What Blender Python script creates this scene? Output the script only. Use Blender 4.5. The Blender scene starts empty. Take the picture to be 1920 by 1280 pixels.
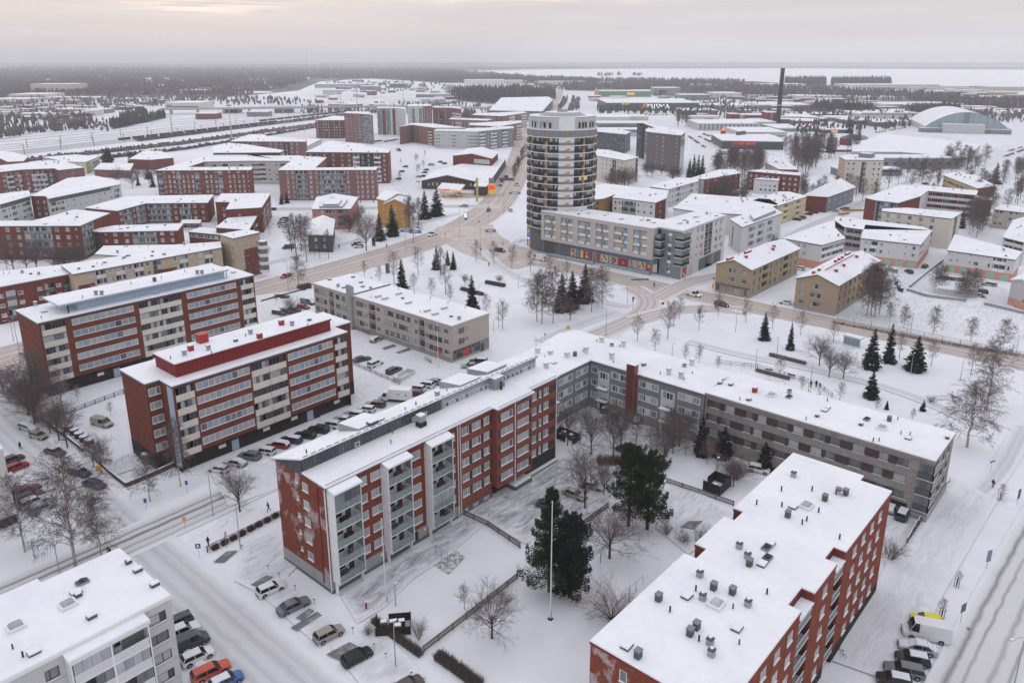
import bpy,math,random
import numpy as np
from mathutils import Vector,Matrix
random.seed(7)
rnd=random.Random(11)
SC=bpy.context.scene
COL=SC.collection

CAM_H=74.0
FOC,PX0,PY0=1450.0,960.0,543.0
PITCH,HEAD=math.radians(16.5),math.radians(41.2)
FW=Vector((math.cos(HEAD)*math.cos(PITCH),math.sin(HEAD)*math.cos(PITCH),-math.sin(PITCH)))
RT=Vector((math.sin(HEAD),-math.cos(HEAD),0.0))
UP=RT.cross(FW)
cd=bpy.data.cameras.new("camera")
cam=bpy.data.objects.new("camera",cd)
COL.objects.link(cam)
cam.matrix_world=Matrix(((RT.x,UP.x,-FW.x,0),(RT.y,UP.y,-FW.y,0),(RT.z,UP.z,-FW.z,CAM_H),(0,0,0,1)))
cd.sensor_width=36.0
cd.lens=36.0*FOC/1920.0
cd.shift_y=-(640.0-PY0)/1920.0
cd.clip_start=1.0
cd.clip_end=90000.0
SC.camera=cam

SUN_AZ=math.atan2(FW.y,FW.x)+math.atan((960-400)/1512.0)      # behind the bright gap in the clouds
SUN_EL=math.radians(9.0)
SUND=Vector((math.cos(SUN_AZ)*math.cos(SUN_EL),math.sin(SUN_AZ)*math.cos(SUN_EL),math.sin(SUN_EL)))
world=bpy.data.worlds.new("World")
SC.world=world
world.use_nodes=True
nt=world.node_tree
nt.nodes.clear()
def wn(t,**k):
 n=nt.nodes.new(t)
 for a,b in k.items():
  setattr(n,a,b)
 return n
def wl(a,b):nt.links.new(a,b)
out=wn('ShaderNodeOutputWorld')
sky=wn('ShaderNodeTexSky',sky_type='NISHITA',sun_disc=False)
sky.sun_elevation=SUN_EL
sky.sun_rotation=math.pi/2-SUN_AZ
bg1=wn('ShaderNodeBackground');bg1.inputs[1].default_value=0.05
wl(sky.outputs[0],bg1.inputs[0])
tc=wn('ShaderNodeTexCoord')
sep=wn('ShaderNodeSeparateXYZ');wl(tc.outputs['Generated'],sep.inputs[0])
ramp=wn('ShaderNodeValToRGB')
ramp.color_ramp.elements[0].position=0.0
ramp.color_ramp.elements[0].color=(0.66,0.62,0.65,1)
ramp.color_ramp.elements[1].position=1.0
ramp.color_ramp.elements[1].color=(1.25,1.27,1.42,1)
for p_,c_ in ((0.02,(0.73,0.68,0.70,1)),(0.055,(0.79,0.735,0.74,1)),(0.2,(0.80,0.79,0.82,1)),(0.5,(1.02,1.03,1.13,1))):
 e=ramp.color_ramp.elements.new(p_);e.color=c_
wl(sep.outputs[2],ramp.inputs[0])
mp=wn('ShaderNodeMapping');mp.inputs['Scale'].default_value=(3.0,3.0,60.0)
wl(tc.outputs['Generated'],mp.inputs[0])
nz=wn('ShaderNodeTexNoise');nz.inputs['Scale'].default_value=1.3;nz.inputs['Detail'].default_value=7.0;nz.inputs['Roughness'].default_value=0.55
wl(mp.outputs[0],nz.inputs['Vector'])
mr=wn('ShaderNodeMapRange');mr.inputs[1].default_value=0.3;mr.inputs[2].default_value=0.7;mr.inputs[3].default_value=0.93;mr.inputs[4].default_value=1.05
wl(nz.outputs['Fac'],mr.inputs[0])
mul=wn('ShaderNodeVectorMath',operation='SCALE')
wl(ramp.outputs[0],mul.inputs[0]);wl(mr.outputs[0],mul.inputs['Scale'])
acc=mul.outputs[0]
def glow(px,py,sx,sz,col,lo,hi):
 global acc
 d=(FW+RT*((px-PX0)/FOC)-UP*((py-PY0)/FOC)).normalized()
 side=Vector((-d.y,d.x,0)).normalized()
 dx=wn('ShaderNodeVectorMath',operation='DOT_PRODUCT');wl(tc.outputs['Generated'],dx.inputs[0]);dx.inputs[1].default_value=side
 dz=wn('ShaderNodeMath',operation='SUBTRACT');wl(sep.outputs[2],dz.inputs[0]);dz.inputs[1].default_value=d.z
 a=wn('ShaderNodeMath',operation='DIVIDE');wl(dx.outputs['Value'],a.inputs[0]);a.inputs[1].default_value=sx
 b=wn('ShaderNodeMath',operation='DIVIDE');wl(dz.outputs[0],b.inputs[0]);b.inputs[1].default_value=sz
 a2=wn('ShaderNodeMath',operation='MULTIPLY');wl(a.outputs[0],a2.inputs[0]);wl(a.outputs[0],a2.inputs[1])
 b2=wn('ShaderNodeMath',operation='MULTIPLY');wl(b.outputs[0],b2.inputs[0]);wl(b.outputs[0],b2.inputs[1])
 s=wn('ShaderNodeMath',operation='ADD');wl(a2.outputs[0],s.inputs[0]);wl(b2.outputs[0],s.inputs[1])
 n=wn('ShaderNodeMath',operation='MULTIPLY');wl(s.outputs[0],n.inputs[0]);n.inputs[1].default_value=-1.0
 ex=wn('ShaderNodeMath',operation='EXPONENT');wl(n.outputs[0],ex.inputs[0])
 m2=wn('ShaderNodeMapping');m2.inputs['Scale'].default_value=(9.0,9.0,210.0);wl(tc.outputs['Generated'],m2.inputs[0])
 n2=wn('ShaderNodeTexNoise');n2.inputs['Scale'].default_value=1.6;n2.inputs['Detail'].default_value=6.0;wl(m2.outputs[0],n2.inputs['Vector'])
 r2=wn('ShaderNodeMapRange');r2.inputs[1].default_value=lo;r2.inputs[2].default_value=hi;wl(n2.outputs['Fac'],r2.inputs[0])
 k=wn('ShaderNodeMath',operation='MULTIPLY');wl(ex.outputs[0],k.inputs[0]);wl(r2.outputs[0],k.inputs[1])
 v=wn('ShaderNodeVectorMath',operation='SCALE');v.inputs[0].default_value=col;wl(k.outputs[0],v.inputs['Scale'])
 ad=wn('ShaderNodeVectorMath',operation='ADD');wl(acc,ad.inputs[0]);wl(v.outputs[0],ad.inputs[1])
 acc=ad.outputs[0]
fwd=Vector((FW.x,FW.y,0)).normalized()
glow(395,14,0.085,0.0075,(0.55,0.42,0.22),0.40,0.62)
glow(420,-12,0.30,0.011,(0.14,0.09,0.04),0.35,0.66)
glow(1000,-2,0.22,0.0055,(0.32,0.25,0.15),0.34,0.62)
glow(60,30,0.2,0.018,(0.07,0.03,0.0),0.2,0.6)
bg2=wn('ShaderNodeBackground');bg2.inputs[1].default_value=1.0
wl(acc,bg2.inputs[0])
add=wn('ShaderNodeMixShader');add.inputs[0].default_value=0.96;wl(bg1.outputs[0],add.inputs[1]);wl(bg2.outputs[0],add.inputs[2])   # the cloud deck hides most of the clear sky
wl(add.outputs[0],out.inputs[0])
sl=bpy.data.lights.new("sun",'SUN');sl.energy=0.5;sl.angle=math.radians(25);sl.color=(1.0,0.90,0.80)
so=bpy.data.objects.new("sun",sl);COL.objects.link(so)
so.rotation_mode='QUATERNION'
so.rotation_quaternion=SUND.to_track_quat('Z','Y')
so.location=(0,0,150)
SC.view_settings.view_transform='Standard'
SC.view_settings.look='None'
SC.view_settings.exposure=-0.13
SC.view_settings.gamma=1.0
SC.view_settings.use_curve_mapping=False
SC.render.engine='CYCLES'
cy=SC.cycles
cy.max_bounces=5;cy.diffuse_bounces=3;cy.glossy_bounces=2;cy.transmission_bounces=2;cy.transparent_max_bounces=6;cy.volume_bounces=3
cy.caustics_reflective=False;cy.caustics_refractive=False
cy.use_denoising=True
cy.use_adaptive_sampling=True

def ray(px,py):return FW+RT*((px-PX0)/FOC)-UP*((py-PY0)/FOC)
def G(px,py,z=0.0):
 d=ray(px,py);t=(z-CAM_H)/d.z
 return Vector((d.x*t,d.y*t,z))
def tall(b,t):
 g=G(*b);d=ray(*t);r=math.hypot(g.x,g.y)/math.hypot(d.x,d.y)
 return max(0.4,CAM_H+d.z*r)
def z4(x,y):return (x/4.0,260+y/4.0)
def z5(x,y):return (400+x/4.0,200+y/4.0)
def z6(x,y):return (860+x/4.0,200+y/4.0)
def z7(x,y):return (1300+x/3.097,200+y/3.097)
def z8(x,y):return (1000+x/3.84,200+y/3.84)

MATS={}
def mat(name,col,rough=0.8,var=0.10,scale=0.6,metal=0.0,spec=0.3,col2=None,lo=0.4,hi=0.6,emit=None,estr=1.0,bump=0.0,bscale=3.0,stretch=None,objrand=0.0):
 if name in MATS:return MATS[name]
 m=bpy.data.materials.new(name);m.use_nodes=True
 t=m.node_tree;p=t.nodes['Principled BSDF']
 p.inputs['Roughness'].default_value=rough
 p.inputs['Metallic'].default_value=metal
 p.inputs['Specular IOR Level'].default_value=spec if rough<.7 else .12
 geo=t.nodes.new('ShaderNodeNewGeometry')
 vec=geo.outputs['Position']
 if stretch:
  mm=t.nodes.new('ShaderNodeMapping');mm.inputs['Scale'].default_value=stretch
  t.links.new(vec,mm.inputs[0]);vec=mm.outputs[0]
 n=t.nodes.new('ShaderNodeTexNoise');n.inputs['Scale'].default_value=scale;n.inputs['Detail'].default_value=5.0;n.inputs['Roughness'].default_value=0.6
 t.links.new(vec,n.inputs['Vector'])
 c=(*col,1)
 if col2 is None:
  a=tuple(max(0,x*(1-var)) for x in col)+(1,);b=tuple(min(1,x*(1+var)) for x in col)+(1,)
  l_,h_=0.3,0.7
 else:
  a,b,l_,h_=c,(*col2,1),lo,hi
 mr_=t.nodes.new('ShaderNodeMapRange');mr_.inputs[1].default_value=l_;mr_.inputs[2].default_value=h_
 t.links.new(n.outputs['Fac'],mr_.inputs[0])
 mx=t.nodes.new('ShaderNodeMix');mx.data_type='RGBA'
 mx.inputs[6].default_value=a;mx.inputs[7].default_value=b
 t.links.new(mr_.outputs[0],mx.inputs[0])
 colout=mx.outputs[2]
 if col2 is not None:
  n3=t.nodes.new('ShaderNodeTexNoise');n3.inputs['Scale'].default_value=scale*9;n3.inputs['Detail'].default_value=3.0
  t.links.new(vec,n3.inputs['Vector'])
  r3=t.nodes.new('ShaderNodeMapRange');r3.inputs[1].default_value=0.3;r3.inputs[2].default_value=0.7;r3.inputs[3].default_value=1-var;r3.inputs[4].default_value=1+var
  t.links.new(n3.outputs['Fac'],r3.inputs[0])
  s3=t.nodes.new('ShaderNodeVectorMath');s3.operation='SCALE'
  t.links.new(colout,s3.inputs[0]);t.links.new(r3.outputs[0],s3.inputs['Scale']);colout=s3.outputs[0]
 if objrand:
  oi=t.nodes.new('ShaderNodeObjectInfo')
  r4=t.nodes.new('ShaderNodeMapRange');r4.inputs[3].default_value=1-objrand;r4.inputs[4].default_value=1+objrand
  t.links.new(oi.outputs['Random'],r4.inputs[0])
  s4=t.nodes.new('ShaderNodeVectorMath');s4.operation='SCALE'
  t.links.new(colout,s4.inputs[0]);t.links.new(r4.outputs[0],s4.inputs['Scale']);colout=s4.outputs[0]
 t.links.new(colout,p.inputs['Base Color'])
 if bump:
  nb=t.nodes.new('ShaderNodeTexNoise');nb.inputs['Scale'].default_value=bscale;nb.inputs['Detail'].default_value=4.0
  t.links.new(vec,nb.inputs['Vector'])
  bp=t.nodes.new('ShaderNodeBump');bp.inputs['Strength'].default_value=1.0;bp.inputs['Distance'].default_value=bump
  t.links.new(nb.outputs['Fac'],bp.inputs['Height']);t.links.new(bp.outputs[0],p.inputs['Normal'])
 if emit:
  p.inputs['Emission Color'].default_value=(*emit,1);p.inputs['Emission Strength'].default_value=estr
 MATS[name]=m
 return m

SNOW=mat('snow',(0.80,0.81,0.84),0.75,0.03,0.25,bump=0.03,bscale=1.5)
SNOWROOF=mat('roof_snow',(0.77,0.775,0.80),0.7,0.03,0.12,col2=(0.84,0.845,0.86),lo=0.35,hi=0.6,bump=0.09,bscale=0.45)
GSNOW=mat('ground_snow',(0.74,0.745,0.765),0.8,0.035,0.02,col2=(0.79,0.795,0.815),lo=0.35,hi=0.65,bump=0.10,bscale=0.7)
PACKED=mat('packed_snow',(0.58,0.575,0.585),0.7,0.05,0.12,col2=(0.72,0.72,0.735),lo=0.35,hi=0.62,bump=0.05,bscale=1.1)
WORN=mat('worn_snow',(0.33,0.33,0.345),0.7,0.16,0.22,col2=(0.68,0.68,0.70),lo=0.38,hi=0.62,bump=0.04,bscale=2.0,stretch=(0.5,1.6,1))
ICEASPH=mat('bare_asphalt',(0.16,0.155,0.16),0.6,0.2,0.8,col2=(0.38,0.38,0.40),lo=0.5,hi=0.75)
BRICKM=mat('warm_red_brick',(0.205,0.058,0.037),0.9,0.2,0.9)
BRICK=mat('red_brick',(0.165,0.052,0.037),0.9,0.22,0.9,bump=0.01,bscale=12)
BRICKF=mat('frosted_red_brick',(0.205,0.058,0.037),0.9,0.2,0.38,col2=(0.38,0.30,0.30),lo=0.53,hi=0.60,stretch=(1,1,.8))
BRICKB=mat('brown_red_brick',(0.185,0.072,0.058),0.85,0.2,0.6)
BRICKP=mat('mauve_brick',(0.235,0.125,0.12),0.85,0.15,0.5)
BRICKD=mat('dark_brick',(0.085,0.055,0.055),0.85,0.2,0.8)
TERRA=mat('terracotta_tile',(0.22,0.062,0.043),0.55,0.14,1.2,spec=0.4)
PLINTH=mat('dark_plinth',(0.035,0.028,0.028),0.8,0.2,0.8)
CONC=mat('grey_concrete',(0.33,0.33,0.33),0.85,0.1,0.5)
CONCD=mat('dark_concrete',(0.14,0.145,0.15),0.85,0.12,0.6)
BEIGE=mat('beige_brick',(0.44,0.385,0.34),0.85,0.08,0.8)
BEIGE2=mat('tan_plaster',(0.47,0.38,0.28),0.85,0.06,0.4)
YELLOWB=mat('yellow_brick',(0.37,0.29,0.20),0.85,0.10,0.7)
CREAM=mat('cream_panel',(0.66,0.62,0.54),0.6,0.05,0.5)
CREAMW=mat('cream_plaster',(0.62,0.57,0.49),0.8,0.04,0.3)
WHITEP=mat('white_paint',(0.74,0.74,0.74),0.5,0.03,0.5)
WHITEW=mat('white_plaster',(0.62,0.61,0.61),0.8,0.05,0.3)
GREYP=mat('pale_grey_panel',(0.50,0.50,0.495),0.75,0.05,0.3)
GREYM=mat('mid_grey_plaster',(0.22,0.235,0.25),0.8,0.08,0.5)
GREYD=mat('dark_grey_panel',(0.09,0.095,0.105),0.6,0.12,0.8)
BROWNP=mat('dark_brown_panel',(0.075,0.052,0.055),0.7,0.12,0.8)
PEACH=mat('peach_plaster',(0.60,0.30,0.23),0.8,0.05,0.3)
PINK=mat('pink_plaster',(0.42,0.21,0.19),0.8,0.08,0.3)
OCHRE=mat('ochre_plaster',(0.50,0.27,0.09),0.8,0.08,0.3)
MINT=mat('mint_door',(0.33,0.47,0.38),0.6,0.05,0.3)
SLATE=mat('slate_blue_wood',(0.07,0.09,0.10),0.7,0.1,1.0)
BLUEP=mat('pale_blue_panel',(0.36,0.45,0.55),0.5,0.06,0.4)
BLUES=mat('blue_strip',(0.17,0.34,0.56),0.5,0.05,0.4)
ORANGE=mat('orange_panel',(0.42,0.22,0.05),0.5,0.05,0.4)
REDMET=mat('red_sheet_metal',(0.19,0.014,0.014),0.6,0.12,0.7,spec=0.4)
REDROOF=mat('red_chimney_sheet',(0.36,0.035,0.03),0.5,0.1,0.7)
DMETAL=mat('dark_sheet_metal',(0.075,0.08,0.09),0.5,0.2,0.5,col2=(0.16,0.165,0.175),lo=0.45,hi=0.75,stretch=(1,1,0.3))
GMETAL=mat('galvanised_metal',(0.33,0.345,0.36),0.45,0.1,1.0,metal=0.3)
BLACKM=mat('black_metal',(0.02,0.02,0.022),0.5,0.1,1.0)
WOODF=mat('weathered_wood',(0.14,0.105,0.09),0.85,0.2,2.0)
WOODD=mat('dark_brown_wood',(0.045,0.030,0.024),0.85,0.2,2.0)
WOODY=mat('honey_wood',(0.28,0.15,0.05),0.8,0.12,1.0)
BARK=mat('bark',(0.075,0.055,0.05),0.9,0.25,3.0)
BARKG=mat('grey_bark',(0.16,0.14,0.135),0.9,0.25,3.0)
BIRCHB=mat('birch_bark',(0.42,0.39,0.36),0.85,0.1,3.0,col2=(0.06,0.05,0.05),lo=0.52,hi=0.6,stretch=(1,1,3))
TWIG=mat('twig',(0.15,0.115,0.11),0.9,0.2,2.0)
TWIGF=mat('frosted_twig',(0.27,0.225,0.225),0.9,0.2,2.0)
TWIGB=mat('brown_twig',(0.13,0.07,0.05),0.9,0.2,2.0)
NEEDLE=mat('spruce_needles',(0.022,0.027,0.022),0.8,0.45,1.2)
NEEDLE2=mat('pine_needles',(0.030,0.040,0.018),0.8,0.45,1.4)
CARSNOW=mat('car_snow',(0.72,0.73,0.76),0.6,0.05,0.8)
TYRE=mat('tyre_rubber',(0.02,0.02,0.02),0.8,0.1,2.0)
RIM=mat('wheel_rim',(0.30,0.30,0.31),0.35,0.05,2.0,metal=0.6)
HEADL=mat('headlight_glass',(0.6,0.6,0.6),0.15,0.02,1.0)
TAILL=mat('tail_light_red',(0.30,0.01,0.01),0.3,0.02,1.0)
HEADON=mat('headlight_lit',(0.9,0.8,0.6),0.3,0.02,1.0,emit=(1.0,0.72,0.35),estr=5.0)
TAILON=mat('tail_light_lit',(0.6,0.05,0.03),0.3,0.02,1.0,emit=(1.0,0.12,0.05),estr=3.0)
CARGLASS=mat('car_glass',(0.018,0.02,0.022),0.08,0.02,1.0,spec=0.6)
GL_D=mat('dark_glass',(0.030,0.034,0.04),0.12,0.1,0.8,spec=0.5,objrand=0.5)
GL_M=mat('half_curtained_glass',(0.13,0.14,0.15),0.2,0.5,0.5,spec=0.5,objrand=0.35,stretch=(1,1,0.25))
GL_C=mat('curtained_glass',(0.36,0.375,0.385),0.25,0.16,0.9,spec=0.5,objrand=0.2,stretch=(1,1,0.25))
GL_B=mat('blue_blind',(0.24,0.33,0.42),0.5,0.06,0.8,objrand=0.12)
GL_G=mat('green_tinted_glass',(0.20,0.26,0.255),0.15,0.12,0.5,spec=0.6)
GL_L=mat('lamplit_glass',(0.4,0.3,0.15),0.3,0.3,2.0,emit=(1.0,0.62,0.25),estr=0.4)
SIGNR=mat('lit_red_sign',(0.6,0.02,0.02),0.5,0.05,1.0,emit=(1.0,0.05,0.04),estr=0.7)
SIGNY=mat('lit_yellow_sign',(0.7,0.5,0.1),0.5,0.05,1.0,emit=(1.0,0.55,0.08),estr=0.2)
SIGNBL=mat('lit_blue_sign',(0.1,0.2,0.7),0.5,0.05,1.0,emit=(0.15,0.3,1.0),estr=1.2)
SIGNW=mat('lit_white_sign',(0.8,0.8,0.8),0.5,0.05,1.0,emit=(0.8,0.85,1.0),estr=0.9)

class MB:
 def __init__(s):s.v=[];s.f=[];s.m=[];s.mats=[]
 def mi(s,m):
  if m not in s.mats:s.mats.append(m)
  return s.mats.index(m)
 def face(s,pts,m):
  n=len(s.v);s.v.extend([tuple(p) for p in pts]);s.f.append(tuple(range(n,n+len(pts))));s.m.append(s.mi(m))
 def box(s,x0,x1,y0,y1,z0,z1,m,top=None):
  n=len(s.v)
  s.v+=[(x0,y0,z0),(x1,y0,z0),(x1,y1,z0),(x0,y1,z0),(x0,y0,z1),(x1,y0,z1),(x1,y1,z1),(x0,y1,z1)]
  k=s.mi(m);kt=s.mi(top) if top else k
  for q,kk in (((0,3,2,1),k),((4,5,6,7),kt),((0,1,5,4),k),((1,2,6,5),k),((2,3,7,6),k),((3,0,4,7),k)):
   s.f.append(tuple(n+i for i in q));s.m.append(kk)
 def prism(s,poly,z0,z1,m,top=None,inset=0.0,zi=0.0):
  n=len(poly);b=len(s.v);k=s.mi(m);kt=s.mi(top) if top else k
  s.v+=[(p[0],p[1],z0) for p in poly]+[(p[0],p[1],z1) for p in poly]
  for i in range(n):
   j=(i+1) % n
   s.f.append((b+i,b+j,b+n+j,b+n+i));s.m.append(k)
  s.f.append(tuple(b+n+i for i in range(n)));s.m.append(kt)
  s.f.append(tuple(b+i for i in reversed(range(n))));s.m.append(k)
 def rings(s,rings,m,cap=True,capmat=None):
  k=s.mi(m);n=len(rings[0]);b=len(s.v)
  for r in rings:s.v+=[tuple(p) for p in r]
  for a in range(len(rings)-1):
   for i in range(n):
    j=(i+1) % n
    s.f.append((b+a*n+i,b+a*n+j,b+(a+1)*n+j,b+(a+1)*n+i));s.m.append(k)
  if cap:
   kc=s.mi(capmat) if capmat else k
   s.f.append(tuple(b+i for i in reversed(range(n))));s.m.append(kc)
   s.f.append(tuple(b+(len(rings)-1)*n+i for i in range(n)));s.m.append(kc)
 def cyl(s,x,y,z0,z1,r0,m,r1=None,n=8,top=None):
  r1=r0 if r1 is None else r1
  R=[[(x+r*math.cos(2*math.pi*i/n),y+r*math.sin(2*math.pi*i/n),z) for i in range(n)] for r,z in ((r0,z0),(r1,z1))]
  s.rings(R,m,True,top)
 def tube(s,pts,rs,m,n=4):
  R=[]
  for i,p in enumerate(pts):
   p=Vector(p)
   d=Vector(pts[min(i+1,len(pts)-1)])-Vector(pts[max(i-1,0)])
   if d.length<1e-6:d=Vector((0,0,1))
   d.normalize()
   a=d.cross(Vector((0,0,1)) if abs(d.z)<0.9 else Vector((1,0,0))).normalized();b=d.cross(a)
   r=rs[i] if isinstance(rs,(list,tuple)) else rs
   R.append([p+a*(r*math.cos(2*math.pi*k/n))+b*(r*math.sin(2*math.pi*k/n)) for k in range(n)])
  s.rings(R,m)
 def mesh(s,name):
  me=bpy.data.meshes.new(name)
  me.from_pydata(s.v,[],s.f)
  for m in s.mats:me.materials.append(m)
  if len(s.mats)>1:me.polygons.foreach_set('material_index',s.m)
  me.update()
  return me
 def obj(s,name,parent=None,loc=None,smooth=False):
  me=s.mesh(name)
  if smooth:me.polygons.foreach_set('use_smooth',[True]*len(me.polygons))
  return place(me,name,parent,loc)
def place(me,name,parent=None,loc=None,rz=0.0,mw=None):
 o=bpy.data.objects.new(name,me);COL.objects.link(o)
 if parent:o.parent=parent
 if mw is not None:o.matrix_local=mw
 else:
  if loc is not None:o.location=loc
  if rz:o.rotation_euler=(0,0,rz)
 return o
def empty(name,loc,rz=0.0):
 o=bpy.data.objects.new(name,None);COL.objects.link(o);o.location=loc;o.rotation_euler=(0,0,rz);o.empty_display_size=0.5
 return o
def tag(o,label=None,cat=None,group=None,kind=None):
 if label:o['label']=label
 if cat:o['category']=cat
 if group:o['group']=group
 if kind:o['kind']=kind
 return o
ORDW=['leftmost','second from the left','third from the left','fourth from the left','fifth from the left','sixth from the left']
def nth(i,n):
 if n<2:return 'the only one'
 return ORDW[i] if i<6 and i<n-1 else ('rightmost' if i==n-1 else '%dth from the left' % (i+1) if i+1 not in (21,22,23,31,32,33) else '%d%s from the left' % (i+1,{1:'st',2:'nd',3:'rd'}[(i+1) % 10]))
def struct(mb,name,kind='structure'):
 return tag(mb.obj(name),kind=kind)
def ccw(poly):
 a=sum(poly[i][0]*poly[(i+1) % len(poly)][1]-poly[(i+1) % len(poly)][0]*poly[i][1] for i in range(len(poly)))
 return a>0
def offset(poly,d):
 n=len(poly);res=[]
 for i in range(n):
  p,q,r=Vector(poly[i-1][:2]),Vector(poly[i][:2]),Vector(poly[(i+1) % n][:2])
  a=(q-p).normalized();b=(r-q).normalized()
  na=Vector((a.y,-a.x));nb=Vector((b.y,-b.x))
  m=na+nb
  if m.length<1e-4:m=na
  m.normalize();c=max(0.35,m.dot(na))
  res.append(tuple(q+m*(d/c)))
 return res
def wall_mw(a,b,z):
 a=Vector(a[:2]);b=Vector(b[:2]);d=(b-a).normalized()
 return Matrix(((d.x,-d.y,0,a.x),(d.y,d.x,0,a.y),(0,0,1,z),(0,0,0,1)))
def wall_mesh(L,H,ops,m,band=None,reveal=0.14,rmat=None,depth_of=None):
 """x along the wall, y inwards, z up; real holes with reveals"""
 mb=MB()
 us=sorted(set([0,L]+[round(o[0],3) for o in ops]+[round(o[1],3) for o in ops]))
 vs=sorted(set([0,H]+[round(o[2],3) for o in ops]+[round(o[3],3) for o in ops]))
 hole=set()
 for o in ops:
  for i in range(len(us)-1):
   uc=(us[i]+us[i+1])/2
   if o[0]<uc<o[1]:
    for j in range(len(vs)-1):
     vc=(vs[j]+vs[j+1])/2
     if o[2]<vc<o[3]:hole.add((i,j))
 for j in range(len(vs)-1):
  i=0
  while i<len(us)-1:
   if (i,j) in hole:i+=1;continue
   k=i
   while k<len(us)-1 and (k,j) not in hole:k+=1
   mb.face([(us[i],0,vs[j]),(us[k],0,vs[j]),(us[k],0,vs[j+1]),(us[i],0,vs[j+1])],m)
   i=k
 for o in ops:
  u0,u1,v0,v1=o[:4];d=o[4] if len(o)>4 else reveal
  r=rmat or m
  mb.face([(u0,0,v0),(u0,0,v1),(u0,d,v1),(u0,d,v0)],r)
  mb.face([(u1,0,v0),(u1,d,v0),(u1,d,v1),(u1,0,v1)],r)
  mb.face([(u0,0,v0),(u0,d,v0),(u1,d,v0),(u1,0,v0)],r)
  mb.face([(u0,0,v1),(u1,0,v1),(u1,d,v1),(u0,d,v1)],r)
 return mb
WC={}
WMATS={'n':[GL_C,GL_M,GL_C,GL_D,GL_M,GL_C],'d':[GL_D,GL_M,GL_D,GL_D,GL_C,GL_D],'b':[GL_C,GL_B,GL_C,GL_C,GL_B,GL_M],'c':[GL_C,GL_C,GL_C,GL_M,GL_C,GL_C],'g':[GL_G,GL_G,GL_C,GL_G,GL_M,GL_G],'l':[GL_L]}
def window(parent,mw,w,h,fm=WHITEP,tone='n',panes=2,near=False,depth=0.10,sill=True,rail=0.09):
 vr=rnd.randrange(6)
 key=(round(w,2),round(h,2),fm.name,tone,panes,near,vr,depth,sill)
 if key not in WC:
  f=MB();g=MB() if near else f
  y0,y1=depth-0.07,depth+0.02
  f.box(0,w,y0,y1,0,rail,fm);f.box(0,w,y0,y1,h-rail,h,fm)
  f.box(0,rail,y0,y1,rail,h-rail,fm);f.box(w-rail,w,y0,y1,rail,h-rail,fm)
  cuts=[0.0]
  r=random.Random(vr*7+panes)
  if panes==2:cuts+=[r.choice([0.5,0.5,0.68,0.32])]
  elif panes>2:cuts+=[i/panes for i in range(1,panes)]
  cuts+=[1.0]
  x0,x1=rail,w-rail
  tm=WMATS[tone];base=tm[vr % len(tm)]
  for i in range(len(cuts)-1):
   a=x0+(x1-x0)*cuts[i];b=x0+(x1-x0)*cuts[i+1]
   if i:f.box(a-rail*0.5,a+rail*0.5,y0-0.01,y1-0.01,rail,h-rail,fm)
   gm=base if (panes<=2 and r.random()<.8) else tm[r.randrange(len(tm))]
   g.face([(a,depth,rail),(b,depth,rail),(b,depth,h-rail),(a,depth,h-rail)],gm)
  if sill:f.box(-0.04,w+0.04,-0.09,y0,-0.05,0.015,SNOW if near else fm)
  WC[key]=(f.mesh('window'),g.mesh('pane') if near else None)
 f,g=WC[key]
 o=place(f,'window',parent,mw=mw)
 if g:place(g,'pane',o)
 return o
def loggia(parent,mw,w,h,par=CREAM,glaze=True,tone='n',deep=1.25,inner=None,ph=1.0,near=False,posts=WHITEP,proud=0.05):
 vr=rnd.randrange(5)
 key=('log',round(w,2),round(h,2),par.name,glaze,tone,deep,inner.name if inner else '',vr,near,posts.name,ph)
 if key not in WC:
  r=random.Random(vr)
  f=MB();im=inner or GREYP
  f.face([(0,deep,0),(w,deep,0),(w,deep,h),(0,deep,h)],im)
  dw=min(0.9,w*0.3);dx=r.choice([0.12,0.5])*w
  f.box(dx,dx+dw,deep-0.05,deep-0.01,0.1,h-0.35,posts)
  f.box(dx+0.12,dx+dw-0.12,deep-0.07,deep-0.05,0.7,h-0.5,GL_D)
  if w>2.6:
   wx=dx+dw+0.25 if dx<w*0.4 else 0.2
   ww=min(1.5,w-wx-0.2) if dx<w*0.4 else dx-0.4
   if ww>0.4:f.box(wx,wx+ww,deep-0.05,deep-0.01,0.9,h-0.4,GL_M)
  if r.random()<0.6:f.box(0.3,0.9,0.5,1.0,0,r.uniform(0.5,1.1),r.choice([BROWNP,GREYD,WOODF]))
  p=MB();p.box(0.02,w-0.02,-proud,0.0,-0.12,ph,par)
  p.box(0.0,w,-proud-0.02,0.02,ph,ph+0.05,posts)
  g=MB()
  if glaze:
   n=max(2,int(round(w/0.75)))
   tm=WMATS[tone]
   openp=r.randrange(n) if r.random()<0.5 else-1
   for i in range(n):
    if i==openp:continue
    a,b=w*i/n,w*(i+1)/n
    g.face([(a+0.015,-0.01,ph+0.05),(b-0.015,-0.01,ph+0.05),(b-0.015,-0.01,h-0.04),(a+0.015,-0.01,h-0.04)],r.choice(tm))
    g.box(a-0.015,a+0.015,-0.02,0.0,ph+0.05,h-0.04,GMETAL)
  WC[key]=(f.mesh('balcony'),p.mesh('parapet'),g.mesh('glazing') if glaze else None)
 f,p,g=WC[key]
 o=place(f,'balcony',parent,mw=mw)
 place(p,'parapet',o)
 if g:place(g,'glazing',o)
 return o
KW={'w':(1.4,1.45,2),'W':(2.3,1.45,3),'s':(0.65,0.75,1),'n':(0.75,1.5,1),'m':(1.15,1.35,1),'q':(1.0,1.7,2)}
def cells(pat,L,m=0.6,widths=None):
 n=len(pat);W=widths or [1]*n;tot=sum(W);u=m;res=[]
 for c,k in zip(pat,W):
  cw=(L-2*m)*k/tot;res.append((c,u,u+cw));u+=cw
 return res
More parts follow.
